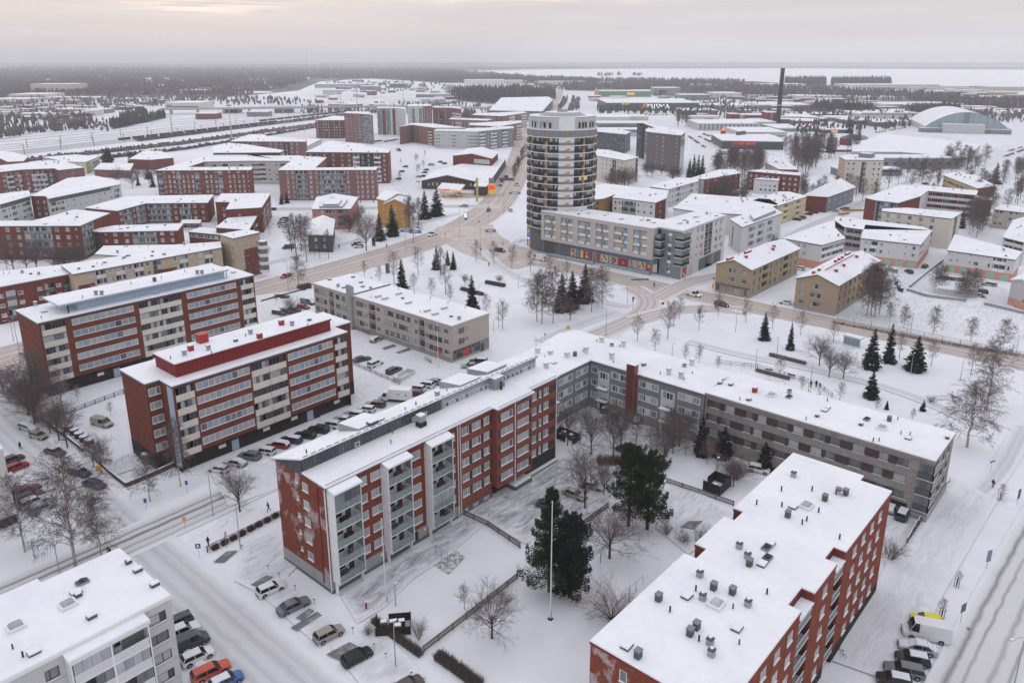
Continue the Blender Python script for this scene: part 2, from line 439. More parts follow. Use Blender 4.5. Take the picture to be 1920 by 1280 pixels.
def facade(root,a,b,z0,H,m,spec,near=False,name='wall'):
 """spec: dict(pat, n, base, pitch, ...)"""
 L=(Vector(b[:2])-Vector(a[:2])).length
 mw=wall_mw(a,b,z0)
 if not spec:
  mb=MB();mb.face([(0,0,0),(L,0,0),(L,0,H),(0,0,H)],m);return place(mb.mesh(name),name,root,mw=mw)
 base,pitch,n=spec.get('base',1.2),spec.get('pitch',2.9),spec['n']
 wh=spec.get('h');fm=spec.get('frame',WHITEP);tone=spec.get('tone','n');wm=spec.get('m',m)
 cl=cells(spec['pat'],L,spec.get('margin',0.5),spec.get('widths'))
 ops=[];todo=[]
 gap=spec.get('gap',0.0)
 for c,u0,u1 in cl:
  if c=='.':continue
  if c=='S':
   v0,v1=base+0.3,base+n*pitch-0.4
   ops.append((u0+.1,u1-.1,v0,min(v1,H-0.4)));todo.append(('S',u0+.1,v0,u1-u0-.2,min(v1,H-.4)-v0));continue
  for k in range(n):
   vf=base+k*pitch
   if c in 'BDEF':
    w=u1-u0-0.1;h=min(pitch-0.22,H-0.25-vf)
    ops.append((u0+.05,u1-.05,vf+.02,vf+h,1.25));todo.append((c,u0+.05,vf+.02,w,h-.02))
   elif c=='r':
    h=wh or 1.4;w=u1-u0-0.1
    ops.append((u0+.05,u1-.05,vf+.95,vf+.95+h));todo.append(('r',u0+.05,vf+.95,w,h))
   else:
    w,h,p=KW[c]
    if wh and c != 's':h=wh
    w=min(w*spec.get('ws',1),u1-u0-.1);uc=(u0+u1)/2+spec.get('stagger',0)*(k % 2)*0.5
    uc=min(max(uc,w/2+.1),L-w/2-.1)
    s=0.95 if c != 's' else 1.45
    if vf+s+h>H-0.1:continue
    ops.append((uc-w/2,uc+w/2,vf+s,vf+s+h));todo.append((c,uc-w/2,vf+s,w,h))
 wl_=wall_mesh(L,H,ops,m,reveal=0.14)
 for s_ in spec.get('strips',[]):      # coloured bands standing proud of the wall: (u0, u1, v0, v1, material)
  wl_.box(s_[0]*L,s_[1]*L,-0.035,0.0,s_[2],s_[3],s_[4])
 wo=place(wl_.mesh(name),name,root,mw=mw)
 for c,u,v,w,h in todo:
  M=mw @ Matrix.Translation((u,0,v))
  if c in 'BDEF':
   par=spec.get('par',CREAM)
   loggia(root,M,w,h,par=par if c in 'BD' else spec.get('par2',par),glaze=c in 'BE',tone=spec.get('btone',tone),inner=spec.get('inner'),posts=spec.get('posts',WHITEP))
  elif c=='S':
   key=('S',round(w,1),round(h,1),spec.get('stone','d'))
   if key not in WC:
    f=MB();q=max(2,int(h/1.45));k2=max(1,int(w/1.2));tm=WMATS[spec.get('stone','d')]
    for i in range(q):
     for j in range(k2):
      f.face([(w*j/k2,.11,h*i/q),(w*(j+1)/k2,.11,h*i/q),(w*(j+1)/k2,.11,h*(i+1)/q),(w*j/k2,.11,h*(i+1)/q)],tm[(i*3+j) % len(tm)])
     f.box(0,w,.05,.115,h*i/q-.05,h*i/q+.05,GMETAL)
    for j in range(k2+1):f.box(max(0,w*j/k2-.04),min(w,w*j/k2+.04),.05,.118,0,h,GMETAL)
    WC[key]=f.mesh('stair_window')
   place(WC[key],'stair_window',root,mw=M)
  elif c=='r':
   window(root,M,w,h,fm,tone,spec.get('rp') or max(3,int(round(w/1.15))),near,sill=True,rail=0.07)
  else:
   t='l' if rnd.random()<spec.get('lit',0.004) else tone
   window(root,M,w,h,fm,t,spec.get('panes') or KW[c][2],near)
 return wo
def slab_roof(root,poly,z,over=0.25,fascia=GREYD,fh=0.3,snow=0.22,name='roof'):
 mb=MB()
 mb.prism(offset(poly,over),z-fh+0.04,z+0.05,fascia)
 p1=offset(poly,over-0.02);p2=offset(poly,over-0.12)
 n=len(poly)
 z0,z1,z2=z+0.05,z+0.05+snow*0.7,z+0.05+snow
 b=len(mb.v);k=mb.mi(SNOWROOF)
 mb.v+=[(x,y,z0) for x,y in p1]+[(x,y,z1) for x,y in p1]+[(x,y,z2) for x,y in p2]
 for a in range(2):
  for i in range(n):
   j=(i+1) % n
   mb.f.append((b+a*n+i,b+a*n+j,b+(a+1)*n+j,b+(a+1)*n+i));mb.m.append(k)
 mb.f.append(tuple(b+2*n+i for i in range(n)));mb.m.append(k)
 return mb
VC={}
def vent(roof,x,y,z,kind):
 """roof furniture standing on the snow; child of the roof"""
 if kind not in VC:
  m=MB();nm='roof_vent'
  if kind=='pipe':m.cyl(0,0,0,0.75,0.09,GREYD,n=6,top=SNOW)
  elif kind=='pipe2':m.cyl(0,0,0,1.0,0.13,BLACKM,n=7);m.box(-.3,.3,-.25,.25,0.0,0.12,SNOW)
  elif kind=='fan':m.box(-.45,.45,-.45,.45,0,1.0,GMETAL);m.box(-.5,.5,-.5,.5,1.0,1.12,GREYD);m.cyl(0,0,1.12,1.4,.3,GMETAL,top=SNOW)
  elif kind=='fand':m.box(-.5,.5,-.42,.42,0,1.25,GREYD);m.box(-.58,.58,-.5,.5,1.25,1.35,GREYM)
  elif kind=='fans':m.box(-.45,.45,-.4,.4,0,1.15,GMETAL);m.box(-.55,.55,-.5,.5,1.15,1.3,GREYD);m.box(-.5,.5,-.45,.45,1.3,1.5,SNOW)
  elif kind=='hatch':m.box(-.75,.75,-.6,.6,0,.28,GREYD);m.box(-.72,.72,-.57,.57,.28,.46,SNOW);nm='roof_hatch'
  elif kind=='long':m.box(-1.2,1.2,-.45,.45,0,.55,GREYP);m.box(-1.28,1.28,-.5,.5,.55,.63,REDROOF);m.box(-1.2,1.2,-.45,.45,.63,.75,SNOW)
  elif kind=='dome':m.box(-.9,.9,-.8,.8,0,.4,WHITEP,SNOW);m.rings([[(-.7,-.6,.4),(.7,-.6,.4),(.7,.6,.4),(-.7,.6,.4)],[(-.45,-.4,.68),(.45,-.4,.68),(.45,.4,.68),(-.45,.4,.68)]],GL_C);nm='skylight'
  elif kind=='brick':m.box(-.6,.6,-.5,.5,0,1.2,REDROOF);m.box(-.66,.66,-.56,.56,1.2,1.3,REDROOF);m.box(-.6,.6,-.5,.5,1.3,1.46,SNOW);nm='chimney'
  elif kind=='brickbig':m.box(-.9,.9,-.8,.8,0,1.7,REDROOF);m.box(-1.05,1.05,-.95,.95,1.7,1.85,REDROOF);nm='chimney'
  elif kind=='redlong':m.box(-1.9,1.9,-.45,.45,0,1.0,REDROOF);m.box(-1.8,1.8,-.4,.4,1.0,1.12,SNOW);nm='chimney'
  elif kind=='whitebox':m.box(-.55,.55,-.45,.45,0,1.3,WHITEW);m.box(-.7,.7,-.6,.6,1.3,1.42,GMETAL);m.box(-.65,.65,-.55,.55,1.42,1.6,SNOW);nm='chimney'
  elif kind=='grate':m.box(-.9,.9,-.6,.6,0,.35,CONC);m.box(-.8,.8,-.5,.5,.35,.5,GREYD);m.cyl(0,0,.5,.7,.42,BLACKM,n=10);nm='roof_vent'
  elif kind=='small':m.box(-.35,.35,-.3,.3,0,.5,GREYD,SNOW)
  elif kind=='slopevent':m.box(-.5,.5,-.35,.35,0,.4,GREYD);m.box(-.48,.48,-.33,.33,.4,.55,SNOW)
  VC[kind]=(m.mesh(nm),nm)
 me,nm=VC[kind]
 o=place(me,nm,roof,loc=(x,y,z),rz=rnd.uniform(-.05,.05));s=.72 if kind[:3]=='fan' else (.8 if kind in ('pipe2','grate','hatch','whitebox','brick','long') else 1.0);o.scale=(s,s,s);return o
def vents_px(roof,z,items):
 for x,y,k in items:
  g=G(x,y,z+.25);vent(roof,g.x,g.y,z+.25,k)
def building(name,label,poly,z,wall,specs=None,roof='flat',plinth=None,over=0.25,fascia=GREYD,near=False,group=None,vents=0,cat='apartment block',z0=0.0,rise=2.5,ridge=0,hip=0.0,snow=0.22,vkinds=('pipe','small','fans','pipe','hatch'),fh=0.3,skip=()):
 specs=specs or {}
 poly=[tuple(p[:2]) for p in poly]
 n=len(poly);o=ccw(poly)
 cx=sum(p[0] for p in poly)/n;cy_=sum(p[1] for p in poly)/n
 root=empty(name,(0,0,0))
 tag(root,label,cat,group)
 pc=poly if o else poly[::-1]
 ph=plinth[0] if plinth else 0.0
 for i in range(n):
  if i in skip:continue
  a,b=poly[i],poly[(i+1) % n]
  if not o:a,b=b,a
  sp=specs.get(i,specs.get('*'))
  wm=wall
  if sp and 'm' in sp:wm=sp['m']
  d=Vector(b)-Vector(a);nrm=Vector((d.y,-d.x));mid=(Vector(a)+Vector(b))/2
  if nrm.dot(-mid)<0 and i not in specs:sp=None
  L=d.length
  if plinth:
   mb=MB();mb.face([(0,-.02,0),(L,-.02,0),(L,-.02,ph),(0,-.02,ph)],plinth[1]);mb.face([(0,-.02,ph),(L,-.02,ph),(L,0,ph),(0,0,ph)],plinth[1])
   place(mb.mesh('plinth'),'plinth',root,mw=wall_mw(a,b,z0))
  if sp:sp=dict(sp);sp['base']=sp.get('base',ph+0.05)-ph
  facade(root,a,b,z0+ph,z-z0-ph,wm,sp,near)
 if roof=='flat':
  mb=slab_roof(root,pc,z,over,fascia,fh,snow);r=place(mb.mesh('roof'),'roof',root)
  for _ in range(vents):
   for t in range(12):
    bx0,bx1=min(p[0] for p in pc),max(p[0] for p in pc);by0,by1=min(p[1] for p in pc),max(p[1] for p in pc)
    x,y=rnd.uniform(bx0,bx1),rnd.uniform(by0,by1)
    if inside(x,y,offset(pc,-1.5)):
     vent(r,x,y,z+.25,rnd.choice(vkinds));break
  root['rz']=z
 else:
  k=ridge
  p=[Vector(pc[(k+i) % 4]) for i in range(4)]       # ridge runs parallel to p0-p1
  ax=(p[1]-p[0]).normalized()
  r0=(p[0]+p[3])/2;r1=(p[1]+p[2])/2
  ov=over
  pr=(p[3]-p[0]).normalized();W=(p[3]-p[0]).length
  sl_=rise/(W/2)
  mb=MB()
  e=[p[0]-ax*ov-pr*ov,p[1]+ax*ov-pr*ov,p[2]+ax*ov+pr*ov,p[3]-ax*ov+pr*ov]
  ze=z-sl_*ov
  if roof=='mono':     # low side p0-p1, high side p3-p2
   sl_=rise/W;ze=z-sl_*ov;zh=z+rise+sl_*ov
   q=[(e[0],ze),(e[1],ze),(e[2],zh),(e[3],zh)]
   for dz,m_ in ((0.0,fascia),(0.22,SNOWROOF)):
    t=[(v.x,v.y,zz+dz) for v,zz in q];u=[(v.x,v.y,zz+dz+(.22 if dz==0 else .22)) for v,zz in q]
    mb.rings([t,u],m_)
   wb=MB()
   wb.face([(*p[1],z),(*p[2],z),(*p[2],z+rise)],wall);wb.face([(*p[3],z),(*p[0],z),(*p[3],z+rise)],wall)
   wb.face([(*p[2],z),(*p[3],z),(*p[3],z+rise),(*p[2],z+rise)],wall)
   place(wb.mesh('wall'),'gable_wall',root)
  else:
   a0=r0+ax*(hip if hip else-ov);a1=r1-ax*(hip if hip else-ov);zr=z+rise
   for dz,th,m_ in ((0.0,.2,fascia),(0.2,.2,SNOWROOF)):
    E0=[(v.x,v.y,ze+dz) for v in e];R0=(a0.x,a0.y,zr+dz);R1=(a1.x,a1.y,zr+dz)
    E1=[(x,y,zz+th) for x,y,zz in E0];R0u=(R0[0],R0[1],R0[2]+th);R1u=(R1[0],R1[1],R1[2]+th)
    mb.face([E1[0],E1[1],R1u,R0u],m_);mb.face([E1[2],E1[3],R0u,R1u],m_)
    for i in range(4):
     if i in (0,2):mb.face([E0[i],E0[(i+1) % 4],E1[(i+1) % 4],E1[i]],m_)
    if hip:
     mb.face([E1[1],E1[2],R1u],m_);mb.face([E1[3],E1[0],R0u],m_)
     mb.face([E0[1],E0[2],E1[2],E1[1]],m_);mb.face([E0[3],E0[0],E1[0],E1[3]],m_)
    else:
     mb.face([E0[1],R1,R1u,E1[1]],m_);mb.face([R1,E0[2],E1[2],R1u],m_)
     mb.face([E0[3],R0,R0u,E1[3]],m_);mb.face([R0,E0[0],E1[0],R0u],m_)
   if not hip:
    wb=MB();wb.face([(*p[1],z),(*p[2],z),(*r1,z+rise)],wall);wb.face([(*p[3],z),(*p[0],z),(*r0,z+rise)],wall)
    place(wb.mesh('wall'),'gable_wall',root)
  r=place(mb.mesh('roof'),'roof',root)
  root['rz']=z
 return root,r
def inside(x,y,poly):
 c=False;n=len(poly)
 for i in range(n):
  x0,y0=poly[i][:2];x1,y1=poly[i-1][:2]
  if (y0>y) != (y1>y) and x<(x1-x0)*(y-y0)/(y1-y0)+x0:c=not c
 return c
def PP(f,pts,z):
 """roof corners read off an enlargement f of the photograph, placed on the level z"""
 return [tuple(G(*f(*p),z)[:2]) for p in pts]
def ident(x,y):return (x,y)
def rect(x0,x1,y0,y1):return [(x0,y0),(x1,y0),(x1,y1),(x0,y1)]   # edges: 0 faces -y, 1 faces +x, 2 faces +y, 3 faces -x
# ================================================================ ground, roads, yards, lake, woods floor
LV=[0.0]
def sheet(name,pts,m,z=None,kind='structure'):
 """flat sheet laid a few millimetres above the one before"""
 if z is None:LV[0]+=0.004;z=LV[0]
 mb=MB();p=[tuple(q[:2]) for q in pts]
 if not ccw(p):p=p[::-1]
 mb.face([(x,y,z) for x,y in p],m)
 return tag(mb.obj(name),kind=kind)
def gpx(pts):return [tuple(G(*p)[:2]) for p in pts]
def ground():
 xs=[-46000,-9000,-2000,-500]+[-200+10*i for i in range(61)]+[600,1200,3000,9000,46000]
 ys=[-46000,-9000,-2000,-500]+[-150+10*i for i in range(66)]+[700,1200,3000,9000,46000]
 X,Y=np.meshgrid(xs,ys)
 v=np.stack([X.ravel(),Y.ravel(),np.zeros(X.size)],1)
 nx,ny=len(xs),len(ys)
 f=[(j*nx+i,j*nx+i+1,(j+1)*nx+i+1,(j+1)*nx+i) for j in range(ny-1) for i in range(nx-1)]
 me=bpy.data.meshes.new('ground');me.from_pydata(v.tolist(),[],f);me.materials.append(GSNOW);me.update()
 tag(place(me,'ground'),kind='structure')
ground()
def road_mat(name,base,track,cols,width,wob=0.25,edge=(0.70,0.69,0.70)):
 """snowy road: bare wheel tracks run along it where tyres have worn the snow away; UV = (metres across, metres along)"""
 m=bpy.data.materials.new(name);m.use_nodes=True;t=m.node_tree;p=t.nodes['Principled BSDF'];p.inputs['Roughness'].default_value=.75
 uv=t.nodes.new('ShaderNodeUVMap');sx=t.nodes.new('ShaderNodeSeparateXYZ');t.links.new(uv.outputs[0],sx.inputs[0])
 mp_=t.nodes.new('ShaderNodeMapping');mp_.inputs['Scale'].default_value=(1.2,.04,1);t.links.new(uv.outputs[0],mp_.inputs[0])
 n=t.nodes.new('ShaderNodeTexNoise');n.inputs['Scale'].default_value=1.0;n.inputs['Detail'].default_value=5;t.links.new(mp_.outputs[0],n.inputs['Vector'])
 n2=t.nodes.new('ShaderNodeTexNoise');n2.inputs['Scale'].default_value=.35;n2.inputs['Detail'].default_value=6;t.links.new(uv.outputs[0],n2.inputs['Vector'])
 def mth(op,a,b=None):
  q=t.nodes.new('ShaderNodeMath');q.operation=op
  for i,v in enumerate((a,b)):
   if v is None:continue
   if isinstance(v,(int,float)):q.inputs[i].default_value=v
   else:t.links.new(v,q.inputs[i])
  return q.outputs[0]
 u=mth('ADD',sx.outputs[0],mth('MULTIPLY',mth('SUBTRACT',n2.outputs['Fac'],.5),wob))
 acc_=None
 for c,w,s in cols:
  d=mth('ABSOLUTE',mth('SUBTRACT',u,c));g=mth('SUBTRACT',1.0,mth('DIVIDE',d,w));g=mth('MULTIPLY',mth('MAXIMUM',g,0.0),s)
  acc_=g if acc_ is None else mth('MAXIMUM',acc_,g)
 k=mth('MULTIPLY',acc_,mth('ADD',.35,mth('MULTIPLY',n.outputs['Fac'],1.5)))
 k=mth('MINIMUM',mth('MAXIMUM',k,0.0),1.0)
 e=mth('ABSOLUTE',mth('SUBTRACT',u,width/2));e=mth('DIVIDE',mth('MAXIMUM',mth('SUBTRACT',e,width/2-1.4),0.0),1.4)
 mx=t.nodes.new('ShaderNodeMix');mx.data_type='RGBA';mx.inputs[6].default_value=(*base,1);mx.inputs[7].default_value=(*edge,1);t.links.new(mth('MINIMUM',mth('ADD',e,mth('MULTIPLY',n2.outputs['Fac'],.35)),1.0),mx.inputs[0])
 m2=t.nodes.new('ShaderNodeMix');m2.data_type='RGBA';m2.inputs[7].default_value=(*track,1);t.links.new(mx.outputs[2],m2.inputs[6]);t.links.new(k,m2.inputs[0])
 t.links.new(m2.outputs[2],p.inputs['Base Color'])
 return m
def strip(name,line,width,m,z=None,off=0.0,kind='structure'):
 """road along a polyline of ground points, smoothed, with uv in metres"""
 if z is None:LV[0]+=0.004;z=LV[0]
 P=[Vector((p[0],p[1])) for p in line]
 for _ in range(3):
  Q=[P[0]]
  for i in range(len(P)-1):Q+=[P[i]*.75+P[i+1]*.25,P[i]*.25+P[i+1]*.75]
  P=Q+[P[-1]]
 verts,faces,uvs=[],[],[];s=0.0
 wf=width if callable(width) else (lambda t:width)
 n=len(P)
 for i,p in enumerate(P):
  d=(P[min(i+1,n-1)]-P[max(i-1,0)])
  d=d.normalized() if d.length>0 else Vector((1,0));nn=Vector((d.y,-d.x))
  if i:s+=(p-P[i-1]).length
  w=wf(i/(n-1))
  for sg in (-.5,.5):
   q=p+nn*(w*sg+off);verts.append((q.x,q.y,z));uvs.append(((sg+.5)*w,s))
 for i in range(n-1):faces.append((2*i,2*i+1,2*i+3,2*i+2))
 me=bpy.data.meshes.new(name);me.from_pydata(verts,[],faces);me.materials.append(m)
 ul=me.uv_layers.new(name='UVMap')
 for li,l in enumerate(me.loops):ul.data[li].uv=uvs[l.vertex_index]
 me.update()
 o=place(me,name)
 if me.polygons and me.polygons[0].normal.z<0:me.flip_normals()
 return tag(o,kind=kind)
AVB=(0.53,0.44,0.375);AVT=(0.155,0.125,0.115)
tr4=[(1.6,.28,.7),(3.0,.35,.9),(4.4,.3,.75),(5.6,.36,.9),(7.6,.3,.8),(8.8,.35,.9),(10.4,.3,.8),(11.6,.33,.8)]
R_A=road_mat('avenue_surface',AVB,AVT,tr4,13.5)
tr6=[(x,.36,.9) for x in (1.8,3.3,5.2,6.7,9.8,11.2,13.2,14.8,17.0,18.6)]
R_B=road_mat('wide_avenue_surface',AVB,AVT,tr6,20.5)
R_S=road_mat('side_street_surface',(0.56,0.545,0.54),(0.17,0.165,0.17),[(2.2,.45,.8),(3.9,.6,1.05),(5.9,.4,.6),(7.6,.3,.5)],9.0,.6,(.74,.745,.76))
R_C=road_mat('curved_street_surface',(0.54,0.47,0.43),(0.2,0.17,0.16),[(2.4,.5,.5),(4.3,.4,.45),(6.4,.5,.5)],9.0,.5,(.74,.74,.75))
R_E=road_mat('packed_street_surface',(0.57,0.56,0.565),(0.42,0.41,0.42),[(2.4,.9,.6),(4.2,.7,.5),(6.5,.9,.6),(8.0,.6,.4)],10.0,1.2,(.74,.745,.76))
R_F=road_mat('right_street_surface',(0.60,0.585,0.575),(0.24,0.23,0.23),[(1.9,.55,.85),(3.6,.35,.7),(6.0,.5,.6),(7.7,.35,.6)],10.0,.8,(.74,.745,.76))
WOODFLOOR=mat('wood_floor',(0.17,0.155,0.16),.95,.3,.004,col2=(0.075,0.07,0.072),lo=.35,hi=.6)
ICE=mat('lake_ice',(0.80,0.79,0.80),.7,.03,.0006)
far_line=[(-40000,2600),(-3000,3000)]
woods=gpx([(-900,122),(600,128),(840,136),(1000,149),(1200,152),(1400,150),(1500,158),(1740,165),(1780,163),(2500,168),(2700,160),(2700,118),(-900,117)])
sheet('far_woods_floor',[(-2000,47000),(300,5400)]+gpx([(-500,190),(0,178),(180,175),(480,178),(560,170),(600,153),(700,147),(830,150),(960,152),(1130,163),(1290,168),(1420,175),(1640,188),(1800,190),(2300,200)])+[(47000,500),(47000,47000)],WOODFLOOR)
sheet('lake',gpx([(822,134),(900,138),(1000,146),(1060,150),(1190,150),(1290,150),(1420,153),(1530,160),(1700,160),(1920,163),(2400,170),(2400,134),(1920,131),(1500,128.5),(1200,129),(1000,130.5)]),ICE)
sheet('industrial_snowfield',gpx([(-300,300),(-300,205),(0,182),(300,186),(560,176),(620,158),(720,150),(830,160),(1000,158),(1200,158),(1700,168),(2100,172),(2300,260),(2200,330),(1000,270)]),mat('far_snow',(.66,.65,.67),.8,.12,.01,col2=(.74,.74,.77),lo=.35,hi=.6))
rp0,rp1=G(0,290),G(590,222)
rd=(rp1-rp0).normalized();rn=Vector((rd.y,-rd.x,0))
R_T=road_mat('track_bed_surface',(0.34,0.33,0.33),(0.07,0.065,0.065),[(1.0,.6,1.2),(2.6,.6,1.2)],4.0,.1,(.5,.5,.5))
for k,o in enumerate((-16,-10,-4,2,8,14,32,48,66,95,120,150,210,240)):
 a=rp0-rd*900-rn*o;b=rp1+rd*2600-rn*o
 strip('railway_track',[a[:2],((a+b)/2)[:2],b[:2]],4.4 if k<6 else 5.0,R_T)
strip('cross_avenue',[(224.0,-260),(224.6,-60),(224.0,20),(222.8,100),(223.0,170),(224.5,215)],13.5,R_A)
Bline=[(-120,212),(0,219),(54,222.5),(128,227.5),(190,233),(240,244),(290,268),(345,306),(430,370),(640,540),(1275,990),(2400,1850)]
strip('main_avenue',Bline,20.5,R_B)
strip('market_street',gpx([(440,392),(600,392),(760,389),(880,386),(940,388)]),9.0,R_C)
strip('junction_apron',[(222,180),(224,205),(234,228),(252,250)],26,mat('junction_snow',AVB,.75,.2,.18,col2=(.60,.55,.52)))
strip('curved_street',[(106,117.6),(140,117.4),(180,116.8),(196,117.6),(210,124),(217,136)],9.0,R_C)
strip('curved_street',[(188,116.0),(204,113.0),(214,105),(218,95)],8.0,R_C)
strip('packed_street',[(40,-80),(40.4,20),(40.6,90),(41,150),(41.5,208)],10.5,R_E)
strip('side_street',[(-150,117),(30,117),(70,117.3),(110,117.4)],9.0,R_S)
strip('right_street',[(-80,9.0),(60,9.0),(130,7.0),(200,3.0),(226,0)],10.0,R_F)
strip('far_road',gpx([(1150,262),(1180,240),(1205,215),(1235,200),(1300,206)]),9,R_C)
strip('side_lane',gpx([(1440,500),(1335,520),(1290,530),(1230,560)]),8,R_C)
strip('lane',gpx([(1378,528),(1420,500),(1452,470),(1500,430),(1580,400),(1680,350),(1740,330)]),7,R_E)
R_P=road_mat('trodden_path_surface',(0.60,0.60,0.61),(0.5,0.5,0.51),[(1.2,.5,.6),(2.4,.5,.5)],4.0,1.0,(.74,.745,.76))
strip('footpath',gpx([(1920,800),(1880,880),(1830,930),(1760,1000),(1600,1180)]),4.0,R_P)
strip('footpath',gpx([(905,470),(960,520),(1100,560),(1180,575)]),4.0,R_P)
strip('footpath',gpx([(1290,640),(1400,668),(1520,690),(1700,735),(1840,800)]),4.0,R_P)
strip('footpath',gpx([(1010,640),(1080,610),(1160,585)]),4.0,R_P)
strip('footpath',gpx([(470,500),(600,470),(760,425),(860,400)]),4.0,R_P)
sheet('grass_patch',gpx([(800,1050),(840,1020),(872,1045),(842,1077)]),mat('frosted_grass',(.27,.27,.25),.9,.3,1.6,col2=(.62,.62,.64),lo=.42,hi=.58))
def worn(name,pts,inset,strength,stretch=(.35,1.3),zz=None):
 """patch where feet and tyres have worn the snow thin; the wear dies out towards the patch's own edge"""
 LV[0]+=.004;p=gpx(pts) if zz is None else [tuple(G(*q,zz)[:2]) for q in pts];p=p if ccw(p) else p[::-1];n=len(p)
 key='worn_%s_%s' % (strength,stretch[0]);q=offset(p,-inset);z=LV[0] if zz is None else zz
 if key not in MATS:
  m=bpy.data.materials.new('worn_snow_patch');m.use_nodes=True;t=m.node_tree;b=t.nodes['Principled BSDF'];b.inputs['Roughness'].default_value=.7
  at=t.nodes.new('ShaderNodeAttribute');at.attribute_name='wear'
  ge=t.nodes.new('ShaderNodeNewGeometry');mp_=t.nodes.new('ShaderNodeMapping');mp_.inputs['Scale'].default_value=(*stretch,1);t.links.new(ge.outputs['Position'],mp_.inputs[0])
  n1=t.nodes.new('ShaderNodeTexNoise');n1.inputs['Scale'].default_value=.7;n1.inputs['Detail'].default_value=8;n1.inputs['Roughness'].default_value=.72;n1.inputs['Distortion'].default_value=1.1;t.links.new(mp_.outputs[0],n1.inputs['Vector'])
  bn=t.nodes.new('ShaderNodeBump');bn.inputs['Distance'].default_value=.12;t.links.new(n1.outputs['Fac'],bn.inputs['Height']);t.links.new(bn.outputs[0],b.inputs['Normal'])
  r1=t.nodes.new('ShaderNodeMapRange');r1.inputs[1].default_value=.36;r1.inputs[2].default_value=.68;t.links.new(n1.outputs['Fac'],r1.inputs[0])
  k=t.nodes.new('ShaderNodeMath');k.operation='MULTIPLY';t.links.new(at.outputs['Fac'],k.inputs[0]);t.links.new(r1.outputs[0],k.inputs[1])
  k2=t.nodes.new('ShaderNodeMath');k2.operation='MULTIPLY';k2.inputs[1].default_value=strength;t.links.new(k.outputs[0],k2.inputs[0])
  mx=t.nodes.new('ShaderNodeMix');mx.data_type='RGBA';mx.inputs[6].default_value=(.76,.765,.785,1);mx.inputs[7].default_value=(.15,.148,.155,1);t.links.new(k2.outputs[0],mx.inputs[0]);t.links.new(mx.outputs[2],b.inputs['Base Color'])
  MATS[key]=m
 v=[(x,y,z) for x,y in p]+[(x,y,z) for x,y in q]
 me=bpy.data.meshes.new(name);me.from_pydata(v,[],[(i,(i+1) % n,n+(i+1) % n,n+i) for i in range(n)]+[tuple(range(n,2*n))]);me.materials.append(MATS[key])
 a=me.attributes.new('wear','FLOAT','POINT');a.data.foreach_set('value',[0.0]*n+[1.0]*n);me.update()
 return tag(place(me,name),kind='structure')
worn('driveway',[(640,1120),(700,1078),(800,1010),(868,962),(912,980),(850,1035),(770,1090),(720,1140),(670,1170)],1.6,1.0)
worn('courtyard',[(862,962),(900,930),(985,895),(1040,858),(1130,846),(1190,880),(1150,950),(1060,975),(985,1020),(920,985)],2.0,.95)
worn('yard_wear',[(1225,915),(1280,905),(1350,945),(1380,965),(1330,1015),(1290,1040),(1230,990)],1.8,.45)
worn('parking_wear',[(440,1090),(455,1015),(520,990),(560,1060),(500,1120)],1.6,.55)
worn('parking_wear',[(470,1098),(540,1080),(640,1170),(600,1215)],1.6,.5)
worn('parking_wear',[(620,1212),(720,1185),(800,1270),(680,1290)],1.6,.5)
worn('lot_wear',[(600,800),(600,660),(680,610),(905,690),(860,735),(700,850),(430,950),(390,880)],2.5,.22,(1,1))
worn('yard_wear',[(250,880),(235,770),(190,745),(60,800),(180,905)],2.0,.2,(1,1))
worn('yard_wear',[(1045,750),(1110,740),(1320,830),(1180,870),(1060,820)],2.0,.5,(1,1))
worn('lot_wear',[(440,560),(560,545),(600,600),(500,620)],2.0,.25,(1,1))
worn('lot_wear',[(1660,500),(1760,500),(1900,545),(1900,580),(1700,545)],2.0,.4,(1,1))
worn('lot_wear',[(700,262),(800,290),(860,330),(780,385),(730,340)],4.0,.25,(1,1))
worn('lot_wear',[(1290,250),(1350,255),(1345,300),(1290,290)],4.0,.3,(1,1))
worn('parking_wear',[(1560,1240),(1690,1010),(1800,900),(1870,940),(1760,1130),(1700,1290)],2.0,.3)
worn('yard_wear',[(1640,980),(1700,930),(1780,890),(1800,905),(1700,1040),(1660,1060)],1.5,.45)
for pts in ([(400,1055),(425,1035),(446,1033),(420,1055)],[(545,1178),(595,1148),(604,1155),(558,1184)],[(612,1228),(655,1205),(670,1212),(640,1240)],[(1275,990),(1290,978),(1318,978),(1300,994)],[(715,654),(738,646),(744,650),(722,657)],[(742,662),(766,653),(772,657),(748,664)],[(470,1098),(500,1080),(512,1083),(486,1103)],[(555,1160),(580,1142),(590,1147),(566,1166)]):
 sheet('bare_bay',gpx(pts),ICEASPH)
strip('yellowed_lot',gpx([(850,365),(900,368),(935,362)]),14,mat('sanded_snow',(.5,.45,.36),.8,.12,.1))
hm=bpy.data.materials.new('haze');hm.use_nodes=True;ht=hm.node_tree;ht.nodes.clear()
ho=ht.nodes.new('ShaderNodeOutputMaterial');hv=ht.nodes.new('ShaderNodeVolumePrincipled')
hv.inputs['Color'].default_value=(0.99,0.985,0.995,1);hv.inputs['Density'].default_value=0.000125;hv.inputs['Anisotropy'].default_value=0.2
ht.links.new(hv.outputs[0],ho.inputs['Volume'])
hb=MB();hb.box(-47500,47500,-47500,47500,-1.0,215.0,hm)
HZ=tag(hb.obj('haze'),kind='stuff')
RIDGE=mat('distant_wood',(0.06,0.062,0.07),.95,.3,.003,col2=(.11,.11,.12),lo=.4,hi=.6)
